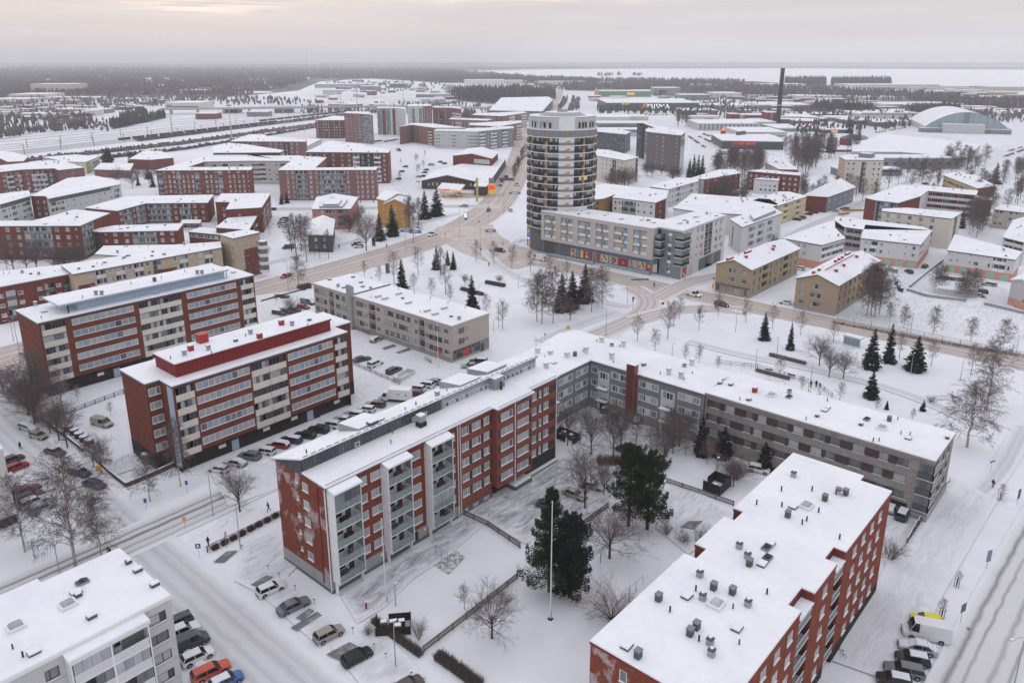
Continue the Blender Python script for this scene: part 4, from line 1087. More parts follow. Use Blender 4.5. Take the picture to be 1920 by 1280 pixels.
m=MB();m.box(18.2,27.5,-.06,0,0,2.4,BLACKM);m.box(31,38,-.06,0,0,2.3,PLINTH);place(m.mesh('garage_opening'),'garage_opening',gb,mw=wall_mw(a,b,0))
GBB=mat('grey_brown_brick',(.2,.18,.17))
mb=wall_mesh(13.2,11.3,[(5.0,7.2,v,v+1.4) for v in (8.8,5.85,2.9)]+[(9.0,10.6,v,v+1.4) for v in (8.8,5.85,2.9)],GBB)
place(mb.mesh('wall'),'wall',gb,mw=wall_mw((130.4,22.5),(143.6,22.5),0))
for v in (8.8,5.85,2.9):
 for u,w in ((5.0,2.2),(9.0,1.6)):window(gb,wall_mw((130.4,22.5),(143.6,22.5),0) @ Matrix.Translation((u,0,v)),w,1.4,GREYD,'d',2,True)
 bal=empty('balcony',(130.4,22.5,v-1.0));bal.parent=gb
 m=MB();m.box(-.15,3.6,-.25,-.02,-.12,1.05,GREYD);m.box(-.15,-.02,-.25,2.2,-.12,1.05,GREYD);m.box(-.2,3.65,-.3,-.2,1.05,1.1,WHITEP);m.box(-.2,3.65,-.3,2.25,-.22,-.12,WHITEP);m.obj('parapet',bal)
 m=MB()
 for i in range(5):m.box(i*.7,i*.7+.66,-.2,-.17,1.12,2.6,GL_D)
 for i in range(3):m.box(-.12,-.09,i*.7,i*.7+.66,1.12,2.6,GL_M)
 m.obj('glazing',bal)
m=MB();m.box(130.2,143.7,22.3,22.48,0,1.4,CONC);m.box(130.2,130.38,22.5,37,0,1.2,CONC);m.obj('plinth',gb)
m=MB();m.face([(143.6,22.5,0),(143.6,63.5,0),(143.6,63.5,11.3),(143.6,22.5,11.3)],GBB);m.face([(143.6,63.6,0),(130.4,63.6,0),(130.4,63.6,11.3),(143.6,63.6,11.3)],GBB);m.obj('rear_wall',gb)
gbr=place(slab_roof(None,rect(130.4,143.6,22.5,63.5),11.35,.15,GBB,.5,.22).mesh('roof'),'roof',gb)
vents_px(gbr,11.35,[(1415,735,'brick'),(1404,750,'slopevent'),(1446,742,'dome'),(1479,745,'grate'),(1480,737,'fan'),(1387,750,'pipe'),(1546,770,'hatch'),(1551,765,'hatch'),(1532,781,'small'),(1511,787,'pipe'),(1625,787,'grate'),(1614,797,'small'),(1653,803,'dome'),(1667,789,'fand'),(1683,787,'pipe'),(1689,814,'pipe'),(1703,822,'hatch'),(1706,816,'pipe'),(1637,828,'pipe2'),(1648,827,'pipe'),(1776,822,'small'),(1370,722,'slopevent'),(1350,719,'slopevent'),(1551,752,'pipe')])

rbp=[(55.3,23),(74,23),(74,24.5),(78,24.5),(78,23),(85,23),(85,24.5),(88.2,24.5),(88.2,23),(106.5,23),(106.5,27.3),(108.2,27.3),(108.2,37.6),(88.1,37.6),(88.1,36.2),(85.3,36.2),(85.3,37.6),(77.5,37.6),(77.5,36),(74.8,36),(74.8,37.6),(55.3,37.6)]
RBR,rbr=building('brick_block','five storey red brick block under a broad snow roof dotted with grey vents',rbp,16.4,BRICK,{19:None},over=.08,fascia=REDMET,fh=.3,plinth=(1.9,PLINTH),skip=(0,4,8,21))
def stag(x0,x1,m=BRICKM):
 a,b=(x0,23),(x1,23);it=[]
 for k in range(5):
  zt=15.25-2.93*k
  off=0.0 if k % 2==0 else 1.55
  x=103.25+1.0-(0 if off==0 else 0)
  c=102.5+off*0
  n0=102.45 if k % 2==0 else 102.45
  i=0
  while n0-i*3.42>x0:
   u0=n0-i*3.42-.75
   if u0>x0+.25 and u0+1.5<x1-.25:it.append((u0-x0,zt-1.45,1.5,1.45,1))
   i+=1
 cut_wall(RBR,a,b,1.9,14.5,m,it);frontwin(RBR,a,b,it,True,WHITEP,'c')
for x0,x1 in ((55.3,74),(78,85),(88.2,106.5)):stag(x0,x1)
for x0,x1,y in ((55.3,74,23),(78,85,23),(88.2,106.5,23),(74,78,24.5),(85,88.2,24.5)):m=MB();m.box(x0,x1,y+.02,y+.3,0,1.9,PLINTH);m.obj('plinth',RBR)
m=MB();m.box(55.32,55.6,23,37.6,0,1.9,PLINTH);m.obj('plinth',RBR)
it=[(37.6-34.0,15.2-2.93*k-1.45,.9,1.45,1) for k in range(5)]
cut_wall(RBR,(55.3,37.6),(55.3,23),1.9,14.5,BRICKF,it);frontwin(RBR,(55.3,37.6),(55.3,23),it)
for x0,x1 in ((74,78),(85,88.2)):
 for k in range(5):
  zf=1.9+2.9*k
  bal=empty('balcony',(x0,23,zf));bal.parent=RBR
  w=x1-x0;m=MB();m.box(.05,w-.05,.0,1.45,-.1,.05,WHITEP);m.obj('slab',bal)
  m=MB()
  for i in range(10):m.box(.08+i*(w-.16)/10,.05+(i+1)*(w-.16)/10,.02,.05,.1,1.05,GREYM)
  m.box(.05,w-.05,0,.08,1.05,1.1,WHITEP);m.obj('railing',bal)
 m=MB();m.box(x0+.05,x1-.05,22.85,24.4,15.2,15.35,WHITEP,SNOW);m.obj('canopy',RBR)
for k in range(5):     # end balconies beyond the far corner
 m=MB();m.box(106.6,108.6,24.0,27.2,1.8+2.9*k,1.95+2.9*k,WHITEP);m.box(108.5,108.6,24,27.2,1.95+2.9*k,3.0+2.9*k,GREYP);m.box(106.6,108.6,24.0,24.08,1.95+2.9*k,3.0+2.9*k,GREYM);m.obj('balcony',RBR)
vz=lambda x,y,k:(1080+x/2.91,840+y/2.91,k)
vents_px(rbr,16.4,[vz(*t) for t in ((1186,155,'fan'),(1120,235,'pipe2'),(1287,235,'pipe2'),(1357,285,'fand'),(1450,245,'long'),(1430,250,'fand'),(1470,255,'fand'),(985,310,'pipe2'),(1122,322,'pipe2'),(1185,322,'hatch'),(1256,320,'dome'),(1323,352,'pipe2'),(1155,375,'fand'),(1258,400,'pipe2'),(1233,418,'pipe2'),(1437,498,'pipe2'),(890,545,'fan'),(1060,525,'hatch'),(1040,548,'grate'),(935,600,'fan'),(945,640,'fand'),(1043,605,'grate'),(1015,635,'hatch'),(675,700,'fan'),(750,770,'fand'),(853,795,'fand'),(653,780,'pipe2'),(690,825,'fan'),(605,810,'hatch'),(765,855,'dome'),(450,830,'fand'),(512,895,'pipe2'),(1041,798,'pipe2'),(938,860,'fan'),(856,875,'pipe'),(657,985,'fand'),(622,1020,'fand'),(878,985,'hatch'),(670,1055,'pipe2'),(730,1070,'fan'),(890,1070,'pipe'),(738,1130,'fan'),(338,1140,'fand'),(277,1082,'hatch'))])
for nm_,p_ in (('thawed_streak',[(1238,1100),(1262,1052),(1290,1045),(1283,1085),(1262,1130)]),('thawed_streak',[(1330,1005),(1372,985),(1392,1010),(1350,1025)])):o=worn(nm_,p_,.7,.55,(1.6,.5),16.66);o.parent=rbr;del o['kind']
m=MB();m.box(0,.1,0,.5,0,1.6,GMETAL);o=place(m.mesh('ladder_hoop'),'ladder_hoop',rbr,loc=(78.4,37.7,16.2))

BLR,blr=building('panel_block','pale grey panel block with white glazed balconies at the lower left corner',[(-12,81.4),(31.6,81.4),(31.6,95.3),(22.3,95.3),(22.3,96.4),(-12,96.4)],13.3,GREYP,None,over=.12,fascia=WHITEP,fh=.35,skip=(0,))
it=[]
for v in (10.6,7.85,5.1,2.35):
 for x,w in ((28.75,2.1),(17.8,1.4),(9.0,2.1),(5.0,1.4),(0.0,2.1)):it.append((x+12,v,w,1.35,2))
cut_wall(BLR,(-12,81.4),(31.6,81.4),0,13.3,GREYP,it,'wall');frontwin(BLR,(-12,81.4),(31.6,81.4),it,True,mat('red_brown_frame',(.12,.035,.03),.6))
m=MB()
for v in (10.25,7.5,4.75,2.0):m.box(-12,31.6,81.385,81.4,v-.02,v+.02,CONC)
for x in (32-3.2,26,20,14,8,2):m.box(x-.02,x+.02,81.386,81.4,0,13,CONC)
m.obj('panel_joints',BLR)
for x0 in (20.0,-6.0):
 t=empty('balcony_tower',(x0,79.9,0));t.parent=BLR;w=8.1
 s=MB();s.box(-.15,0,0,1.5,.3,12.5,WHITEP);s.box(w,w+.15,0,1.5,.3,12.5,WHITEP);s.box(w/2-.1,w/2+.1,-.05,.1,.3,12.5,WHITEP)
 for k in range(5):s.box(-.1,w+.1,-.03,1.5,1.35+2.75*k-.2,1.35+2.75*k,WHITEP)
 s.obj('frame',t)
 r=MB();r.rings([[(-.3,-.25,12.5),(w+.3,-.25,12.5),(w+.3,1.5,12.8),(-.3,1.5,12.8)],[(-.3,-.25,12.62),(w+.3,-.25,12.62),(w+.3,1.5,12.95),(-.3,1.5,12.95)]],WHITEP,True,SNOWROOF)
 r.box(-.28,w+.28,-.2,1.45,12.7,13.0,SNOWROOF);r.obj('canopy',t)
 for k in range(4):
  for i in (0,1):
   z_=1.35+2.75*k;xx=i*w/2
   p=MB();p.box(xx+.08,xx+w/2-.08,-.03,0,z_,z_+1.05,WHITEW);p.box(xx+.05,xx+w/2-.05,-.08,.02,z_+1.05,z_+1.12,WHITEP);p.obj('parapet',t)
   g=MB();q=(k+i) % 3
   if q != 1:
    n=4
    for j in range(n):
     if q==2 and j==1:continue
     g=MB();g.face([(xx+.1+j*(w/2-.2)/n,0,z_+1.12),(xx+.1+(j+1)*(w/2-.2)/n-.04,0,z_+1.12),(xx+.1+(j+1)*(w/2-.2)/n-.04,0,z_+2.52),(xx+.1+j*(w/2-.2)/n,0,z_+2.52)],GL_C if q==0 else GL_M);g.obj('pane',t)
   bk=MB();bk.face([(xx,1.46,z_),(xx+w/2,1.46,z_),(xx+w/2,1.46,z_+2.6),(xx,1.46,z_+2.6)],GREYM if q else CONCD);bk.box(xx+.6,xx+1.5,1.38,1.44,z_+.1,z_+2.2,WHITEP);bk.box(xx+.7,xx+1.4,1.35,1.38,z_+.9,z_+2.1,GL_D);bk.obj('balcony_back',t)
zb=lambda x,y,k:(x/4,1000+y/4,k)
vents_px(blr,13.3,[zb(*t) for t in ((965,222,'small'),(1035,282,'slopevent'),(1162,390,'slopevent'),(618,372,'grate'),(572,445,'hatch'),(510,540,'dome'),(688,630,'slopevent'),(120,705,'dome'),(97,865,'pipe'),(175,930,'pipe2'),(255,895,'hatch'),(948,232,'pipe'),(590,470,'small'))])
building('panel_block','white rendered block at the left edge behind parked cars',rect(-10,30.6,136.6,150),13.6,WHITEW,{0:{'pat':'..w.w.w','n':4,'base':1.2,'pitch':2.9,'tone':'d'}},over=.1,fascia=WHITEP,plinth=(1.6,PLINTH),near=True,vents=3)

for (ya,yb,lab,shop) in ((100.0,112.2,'yellow brick gabled house with shop windows at street level by the avenue',True),(72.7,85.3,'yellow brick gabled house with grey plinth beside the empty lot',False)):
 rt,rf=building('gabled_house',lab,rect(230.8,270.4,ya,yb),9.45,YELLOWB,{0:{'pat':'mmDmmmDmm' if shop else 'wmwmwmwmw','n':3,'base':.8,'pitch':2.8,'tone':'d','frame':GREYD,'par':YELLOWB,'inner':BRICKD}},roof='gable',ridge=0,rise=2.3,over=.35,fascia=BROWNP,plinth=(.8,CONC),skip=(3,),cat='house',group=None)
 a,b=(230.8,yb),(230.8,ya)
 if shop:it=[(yb-107.6,7.5,2.9,1.35,4),(yb-103.0,7.5,1.6,1.35,1),(yb-107.6,4.6,2.9,1.35,4),(yb-103.0,4.6,1.6,1.35,1),(.5,.7,1.2,2.0,1),(2.6,.7,2.3,2.0,2),(6.6,.7,2.6,2.0,1),(10.3,.3,1.0,2.3,1)]
 else:it=[(yb-83.9,v,1.5,1.35,1) for v in (7.4,4.6,1.8)]+[(yb-80.5,v,3.0,1.4,3) for v in (7.4,4.6,1.8)]
 z0=.8 if not shop else 0
 cut_wall(rt,a,b,z0,9.45-z0,YELLOWB,[i for i in it if i[1]>z0+.05 or z0==0]);frontwin(rt,a,b,it,True,GREYD,'n')
 if not shop:panel_on(rt,a,b,0,0,yb-ya,0,.8,CONC,'plinth',.02,.2)
 if shop:panel_on(rt,a,b,0,0,12.3,3.0,3.2,GREYD,'ledge',.35)
 for i in range(9 if shop else 11):
  x=233+i*3.6+rnd.uniform(-.7,.7);s=rnd.choice((-1,1));yy=(ya+yb)/2+s*rnd.uniform(1.2,3.4);kk=rnd.choice(('brick','brick','redlong' if i % 3==0 else 'brick','pipe'))
  vent(rf,x,yy,9.5+2.3*(1-abs(yy-(ya+yb)/2)/6.4)+.1,kk)
 if not shop:m=MB();m.box(236,262,78.7,78.8,12.2,12.5,REDROOF);m.obj('snow_guard',rf)

# ================================================================ round tower and the long block with the shop under it
def tower():
 cx,cy_,R_=248.1,190.8,13.7
 T=empty('round_tower',(cx,cy_,0));tag(T,'tall round residential tower with dark balcony bands and orange panels','tower')
 base=math.atan2(-cy_,-cx)          # towards the viewer
 def pt(th,r,z):a=base+math.radians(th);return (r*math.cos(a),r*math.sin(a),z)
 N=48
 def ring(m,t0,t1,r0,r1,z0,z1,mt):
  n=max(1,int(abs(t1-t0)/7.5))
  a=[t0+(t1-t0)*i/n for i in range(n+1)]
  for i in range(n):
   p,q=a[i],a[i+1]
   m.face([pt(p,r1,z0),pt(q,r1,z0),pt(q,r1,z1),pt(p,r1,z1)],mt)
   m.face([pt(p,r1,z1),pt(q,r1,z1),pt(q,r0,z1),pt(p,r0,z1)],mt)
   m.face([pt(p,r0,z0),pt(q,r0,z0),pt(q,r1,z0),pt(p,r1,z0)],mt)
  m.face([pt(t1,r0,z0),pt(t1,r1,z0),pt(t1,r1,z1),pt(t1,r0,z1)],mt);m.face([pt(t0,r1,z0),pt(t0,r0,z0),pt(t0,r0,z1),pt(t0,r1,z1)],mt)
 m=MB();m.rings([[pt(i*7.5,12.6,z) for i in range(N)] for z in (0,47.6)],CONCD);m.obj('core',T)
 W0,W1=-5,21
 m=MB();ring(m,W0,W1,12.6,13.55,9.9,47.6,WHITEP);m.obj('white_wall',T)
 seg=[(-90+i*(85)/9,-90+(i+1)*85/9) for i in range(9)]+[(21+i*(74)/8,21+(i+1)*74/8) for i in range(8)]
 seg2=seg[:9]
 for k in range(13):
  z=10.0+2.98*k
  if k>12:break
  m=MB();ring(m,0,360,12.6,14.05,z-.16,z+.12,WHITEP);m.obj('floor_slab',T)
  p=MB();ring(p,-180,W0,13.6,13.9,z+.12,z+1.35,BLACKM if k<12 else GREYM);ring(p,W1,180,13.6,13.9,z+.12,z+1.35,BLACKM if k<12 else GREYM)
  ring(p,W0,W1,13.56,13.75,z+.12,z+1.0,GREYM);p.obj('parapet',T)
  o=MB()
  for th in (-57,-25,7,38,65):ring(o,th-2.3,th+2.3,13.9,13.97,z+.1,z+1.35,ORANGE)
  o.obj('orange_panel',T)
  w=MB();ring(w,9,14,13.55,13.58,z+1.35,z+1.75,GREYD);w.obj('window',T)
  for i,(a,b) in enumerate(seg):
   g=MB();mt=rnd.choice([GL_D,GL_D,GL_M,GL_M,GL_C,GL_G])
   if (k,i) in ((6,11),(6,10),(8,12),(6,5)):mt=GL_L
   rr_=13.55 if rnd.random()<.7 else 12.75
   g.face([pt(a+.4,rr_,z+1.2),pt(b-.4,rr_,z+1.2),pt(b-.4,rr_,z+2.82),pt(a+.4,rr_,z+2.82)],mt)
   ring(g,a-.35,a+.35,13.4,13.6,z+1.2,z+2.82,GMETAL)
   if rnd.random()<.35:ring(g,(a+b)/2-1.4,(a+b)/2+1.6,12.65,12.8,z+.3,z+2.6,WHITEP)
   g.obj('glazing',T)
 m=MB();ring(m,-180,180,12.2,13.3,48.7,53.0,GREYP);ring(m,W0,W1,13.3,13.6,46.0,53.6,WHITEP)
 m.obj('crown_wall',T)
 w=MB()
 for th in (-60,-51,-38,-30,-20,30,37,43,54,61,67):ring(w,th-2.2,th+2.2,13.3,13.36,49.2,51.2,GL_D if abs(th) != 38 else GL_C)
 for th in (-55,-29,37,60):ring(w,th-9,th+9,13.3,13.7,51.4,51.6,GMETAL)
 w.obj('crown_windows',T)
 m=MB();ring(m,-180,180,12.6,13.9,46.0,48.6,GREYM);ring(m,-180,180,12.6,14.1,48.4,48.75,WHITEP);m.obj('terrace_band',T)
 m=MB();m.rings([[pt(i*7.5,13.2,53.0) for i in range(N)],[pt(i*7.5,13.2,53.35) for i in range(N)]],GMETAL,True,SNOWROOF)
 m.rings([[pt(i*7.5,9.5,53.3) for i in range(N)],[pt(i*7.5,6.5,54.6) for i in range(N)]],GMETAL,True,SNOWROOF);m.box(-1.5,1.5,-1.5,1.5,54.5,55.6,GMETAL);m.obj('roof',T)
 a,b=(241.4-cx,203.0-cy_),(236.6-cx,189.2-cy_)
 mb=wall_mesh(14.6,9.9,[(1.2,3.0,v,v+1.6) for v in (4.3,7.2)]+[(4.0,6.2,v,v+1.6) for v in (4.3,7.2)]+[(7.2,9.0,v,v+1.6) for v in (4.3,7.2)]+[(1.0,4.4,.4,2.8),(5,8.5,.4,2.8),(12.2,13.2,.3,2.8)],GREYM)
 mb.box(1.0,9.5,-.1,0,5.95,6.8,WHITEP);mb.box(1.0,9.5,-.1,0,3.1,3.9,GREYM)
 place(mb.mesh('base_wall'),'base_wall',T,mw=wall_mw(a,b,0))
 for u,v,w_,h,t in ((1.2,4.3,1.8,1.6,'n'),(4,4.3,2.2,1.6,'n'),(7.2,4.3,1.8,1.6,'d'),(1.2,7.2,1.8,1.6,'n'),(4,7.2,2.2,1.6,'d'),(7.2,7.2,1.8,1.6,'n'),(1,.4,3.4,2.4,'l'),(5,.4,3.5,2.4,'l'),(12.2,.3,1.0,2.5,'l')):
  window(T,wall_mw(a,b,0) @ Matrix.Translation((u,0,v)),w_,h,WHITEP,t,3)
 m=MB();m.box(.5,7.5,-.18,-.02,3.0,3.75,SIGNBL);m.box(.8,3.0,-.2,-.18,3.2,3.55,SIGNW);place(m.mesh('shop_sign'),'shop_sign',T,mw=wall_mw(a,b,0))
 m=MB();m.prism([(a[0],a[1]),(b[0],b[1]),(12,-6),(13,5),(3,14)],9.7,9.9,GREYM);m.obj('base_roof',T)
tower()

S=empty('mixed_use_block',(0,0,0));tag(S,'long beige framed block on columns above a supermarket covered in posters','building')
gx=233.4
FR=mat('beige_frame',(0.50,0.455,0.42),.8,.04,.4)
def sbox(name,*a,**k):m=MB();m.box(*a,**k);return m.obj(name,S)
yA,yB=189.0,138.3
Lg=yA-yB
bays=6
ops=[]
for i in range(bays):
 c0=1.4+i*(Lg-1.4)/bays;c1=c0+(Lg-1.4)/bays-2.3
 ops.append((c0,c1,7.1-5.9,15.9-5.9,.9))
mb=wall_mesh(Lg,16.9-5.9,ops,FR,rmat=FR)
place(mb.mesh('frame_wall'),'frame_wall',S,mw=wall_mw((gx,yA),(gx,yB),5.9))
mw=wall_mw((gx,yA),(gx,yB),5.9)
for i,(c0,c1,v0,v1,_) in enumerate(ops):
 w=c1-c0
 for k in range(3):
  v=v0+2.93*k
  m=MB();m.box(c0,c1,.45,.6,v,v+.95,WHITEP);m.box(c0,c1,.45,.9,v-.12,v,GREYM)
  ox=c0+w*(.5 if i % 2==0 else .38)+(.4 if k==1 else 0);m.box(ox,ox+1.0,.40,.45,v-.1,v+1.3,ORANGE)
  place(m.mesh('parapet'),'parapet',S,mw=mw)
  m=MB();m.face([(c0,.9,v),(c1,.9,v),(c1,.9,v+2.9),(c0,.9,v+2.9)],GREYM)
  bx=c0+w*(.3 if i not in (2,4) else .68);m.box(bx,bx+.8,.55,.6,v+.95,v+2.5,BLUES)
  place(m.mesh('recess_wall'),'recess_wall',S,mw=mw)
  for q,t in ((.02,'c'),(.27,'n'),(.52,'n'),(.77,'c')):
   window(S,mw @ Matrix.Translation((c0+w*q,.72,v+.95)),w*.22,1.5,WHITEP,t,2,False,sill=False)
m=MB();m.face([(gx,yB,5.9),(237,yB,5.9),(237,yB,16.9),(gx,yB,16.9)],GREYP);m.face([(gx,yA,5.9),(gx,yA,16.9),(247,yA,16.9),(247,yA,5.9)],FR)
m.face([(gx,yA,5.9),(237.2,yA,5.9),(237.2,yB,5.9),(gx,yB,5.9)],GREYM);m.obj('side_wall',S)
for y in (188.4,180.2,172,163.8,155.6,147.4,139.2):m=MB();m.cyl(gx+1.0,y,0,5.9,.3,GREYM,n=8);m.obj('column',S)
a,b=(237.1,189),(237.1,138.0)
m=MB();m.face([(0,0,0),(51,0,0),(51,0,5.9),(0,0,5.9)],GREYM);m.box(11.5,51,-.12,0,.3,5.6,BLUES if False else mat('blue_fascia',(.13,.27,.44),.6,.06));m.box(4,11.3,-.1,0,0,5.7,GREYM)
place(m.mesh('shop_wall'),'shop_wall',S,mw=wall_mw(a,b,0))
PCR=mat('poster_cream',(.62,.50,.35),.6,.05,emit=(.62,.47,.3),estr=.12);PRD=mat('lit_poster_red',(.45,.035,.03),.6,.05,emit=(.6,.03,.03),estr=.1);PWH=mat('poster_white',(.75,.73,.7),.6,.04);PBK=mat('poster_dark',(.05,.05,.05),.6);PGR=mat('poster_green',(.12,.25,.08),.6)
def disc(m,cx,cz,r,y,mt,n=12):m.face([(cx+r*math.cos(2*math.pi*i/n),y,cz+r*math.sin(2*math.pi*i/n)) for i in range(n)],mt)
def text(body,size,mt,name,parent,mw,sx=1.0):
 cu=bpy.data.curves.new(name,'FONT');cu.body=body;cu.size=size;cu.extrude=0.01;cu.align_x='CENTER';cu.materials.append(mt)
 q=bpy.data.objects.new(name,cu);me=bpy.data.meshes.new_from_object(q);bpy.data.objects.remove(q)
 o=place(me,name,parent)
 o.matrix_local=mw @ Matrix.Rotation(math.pi/2,4,'X') @ Matrix.Scale(sx,4,(1,0,0));return o
posters=[(12.2,3.6,'c1'),(16.9,1.2,'y'),(18.6,2.6,'r0'),(21.9,3.6,'sale'),(26.2,3.6,'fish'),(30.4,3.6,'melon'),(34.6,3.8,'r1'),(39.0,1.7,'c2'),(40.9,1.7,'c3'),(43.0,3.2,'fish2'),(46.5,2.4,'r2'),(49.1,1.8,'c4')]
for u,w,k in posters:
 m=MB();bg=PRD if k[0] in 'rs' else (SIGNY if k=='y' else PCR)
 m.box(u,u+w,-.18,-.12,.7,3.7,bg);m.box(u,u+w,-.2,-.18,3.6,3.72,PRD if bg is PCR else PCR)
 Y=-.21
 if k=='c1':disc(m,u+1.1,2.7,.6,Y,PRD);disc(m,u+2.4,1.9,.35,Y,PRD);disc(m,u+1.5,1.2,.4,Y,PBK)
 if k in ('fish','fish2'):m.face([(u+1.4,Y,3.2),(u+1.9,Y,3.4),(u+3.0,Y,1.6),(u+2.7,Y,1.5)],PBK);disc(m,u+.7,1.6,.35,Y,PGR)
 if k=='melon':disc(m,u+1.8,2.2,1.15,Y,PRD);disc(m,u+1.8,2.2,.35,Y-.01,PCR)
 if k=='r1':disc(m,u+1.9,1.9,.55,Y,PCR);disc(m,u+1.9,1.9,.35,Y-.01,PRD)
 if k=='r0':disc(m,u+1.3,2.9,.4,Y,PCR);m.box(u+.8,u+1.9,Y-.02,Y,1.0,2.1,SIGNY)
 if k in ('c2','c3','c4'):disc(m,u+.8,1.7,.5,Y,PWH)
 if k=='r2':m.box(u+.6,u+1.8,Y-.02,Y,1.9,2.9,PCR)
 po=place(m.mesh('poster'),'poster',S,mw=wall_mw(a,b,0))
 if k=='sale':
  for j in range(3):text('Sale',1.15,PWH,'lettering',po,Matrix.Translation((u+w/2,-.22,.75+j*.98)),1.35)
text('Sale',.8,mat('magenta_paint',(.5,.03,.2),.5),'lettering',S,wall_mw(a,b,0) @ Matrix.Translation((17.8,-.2,4.5)))
sbox('ramp_wall',232.2,232.5,163,190,0,1.1,CONC,top=SNOW);sbox('ramp_wall',233.8,234.1,139.5,158,0,1.2,CONC,top=SNOW)
a,b=(236.9,137.2),(236.1,128.0)
mb=wall_mesh(9.2,17.6,[(3.5,4.6,v,v+1.8) for v in (15.2-12,15.2-9.0,15.2-6.0,12.9)],GREYM)
for v in (1.5,5.1,8.1,11.1,14.9):mb.box(3.3,4.8,-.04,0,v+.0,v+1.0,WHITEP)
mb.box(.9,2.4,-.03,0,1.2,3.2,mat('graffiti_grey',(.16,.2,.2),.8))
place(mb.mesh('wall'),'wall',S,mw=wall_mw(a,b,0))
for v in (3.2,6.2,9.2,12.9):window(S,wall_mw(a,b,0) @ Matrix.Translation((3.5,0,v)),1.1,1.8,GREYD,'n',1)
for k in range(4):     # corner balconies
 z=5.0+2.95*k
 bo=empty('balcony',(236.1,128.0,z));bo.parent=S
 m=MB();m.box(-.6,-.45,-.5,2.6,0,1.05,BLACKM);m.box(-.6,4.5,-.65,-.5,0,1.05,BLACKM);m.box(-.65,4.55,-.7,2.65,-.22,0,WHITEP);m.box(-.66,-.6,-.7,2.65,1.05,1.15,WHITEP);m.obj('parapet',bo)
 g=MB()
 for j in range(4):g.box(-.58,-.55,-.45+j*.75,.25+j*.75,1.15,2.65,GL_G)
 for j in range(6):g.box(-.5+j*.82,.26+j*.82,-.62,-.6,1.15,2.65,GL_M)
 g.obj('glazing',bo)
 if k<3:
  bo=empty('balcony',(236.9,137.6,z+2.0));bo.parent=S
  m=MB();m.box(-2.6,.0,-2.2,-2.05,0,1.05,BLACKM);m.box(-2.6,-2.45,-2.2,.4,0,1.05,BLACKM);m.box(-2.65,0,-2.25,.4,-.22,0,WHITEP);m.obj('parapet',bo)
  g=MB()
  for j in range(3):g.box(-2.57,-2.54,-2.1+j*.8,-1.4+j*.8,1.1,2.6,GL_G)
  for j in range(3):g.box(-2.5+j*.82,-1.8+j*.82,-2.17,-2.15,1.1,2.6,GL_M)
  g.obj('glazing',bo)
a,b=(236.1,128.0),(273.0,130.1)
L=36.96
it,big=[],[]
for k in range(4):
 v=6.0+2.95*k
 for u,w in ((6.5,1.2),(11.2,1.5),(14.4,1.4),(27.2,1.7),(32.0,1.7)):it.append((u,v,w,1.5,2))
 big.append((18.2,24.6,v-.85,v+1.95))
ops=[(u,u+w,v,v+h) for u,v,w,h,p in it]+[(q[0],q[1],q[2],q[3],.4) for q in big]+[(20.6,27.6,0,4.6,8)]
mb=wall_mesh(L,17.7,ops,WHITEW)
for u,k in ((15.9,0),(15.9,1),(16.0,2),(16.0,3),(29.1,0),(28.6,1),(28.4,2),(26.8,3),(33.9,0),(31.4,1),(31.3,2),(31.3,3)):mb.box(u,u+.75,-.05,0,5.6+2.95*k,7.6+2.95*k,ORANGE)
for u,w in ((6.5,1.2),(11.2,1.5),(14.4,2.4),(27.2,2.6),(32,2.6)):mb.box(u-.05,u+w+.05,-.04,0,6+2.95*3+1.52,6+2.95*3+2.2,BLUES)
mb.box(1.2,4.4,-.12,0,.6,4.4,PRD);mb.box(1.2,4.4,-.14,-.12,3.7,4.4,mat('blue_fascia',(.1,.19,.3)));mb.box(6.5,9.6,-.04,0,.1,3.6,GREYP);mb.box(14.5,20.5,-.05,0,.2,4.6,mat('dull_green_panel',(.13,.17,.15),.7));mb.box(27.7,34.0,-.05,0,.2,4.6,mat('dull_green_panel',(.13,.17,.15)))
disc(mb,2.1,1.9,.45,-.14,PWH)
place(mb.mesh('wall'),'wall',S,mw=wall_mw(a,b,0))
for u,v,w,h,p in it:window(S,wall_mw(a,b,0) @ Matrix.Translation((u,0,v)),w,h,WHITEP,'n',p)
for q in big:
 m=MB();w=q[1]-q[0]
 for j in (0,1):
  x0=q[0]+j*w/2
  m.box(x0+.05,x0+w/2-.05,.05,.12,q[2]+.05,q[2]+.95,BLACKM);m.box(x0+.05,x0+w/2-.05,.1,.13,q[2]+1.0,q[3]-.05,GL_D)
  m.box(x0-.08,x0+.08,-.03,.15,q[2],q[3],WHITEP)
 m.box(q[0],q[1],-.02,.15,q[2]+.95,q[2]+1.02,WHITEP);place(m.mesh('balcony'),'balcony',S,mw=wall_mw(a,b,0))
m=MB();rw=[(273,130.1),(274.5,142.5),(249.5,143.5),(247.5,189)]
for i in range(3):m.face([(*rw[i],0),(*rw[i+1],0),(*rw[i+1],17.2),(*rw[i],17.2)],WHITEW)
m.obj('rear_wall',S)
poly=[(236.1,128.0),(273,130.1),(274.5,142.5),(249.5,143.5),(247.5,189),(233.4,189),(233.4,138.3),(236.9,138.0)]
Sr=place(slab_roof(None,poly,17.3,.1,FR,.5,.2).mesh('roof'),'roof',S)
vents_px(Sr,17.3,[(1040,397,'pipe'),(1091,398,'pipe'),(1103,400,'hatch'),(1134,404,'hatch'),(1140,402,'pipe'),(1165,412,'long'),(1203,413,'hatch'),(1215,414,'grate'),(1226,418,'hatch'),(1275,420,'long'),(1289,419,'fans'),(1284,414,'long'),(1304,408,'long'),(1311,408,'pipe'),(1308,416,'hatch'),(1325,402,'fans'),(1332,402,'pipe'),(1343,405,'hatch'),(1220,417,'pipe'),(1207,410,'pipe'),(1085,402,'slopevent')])
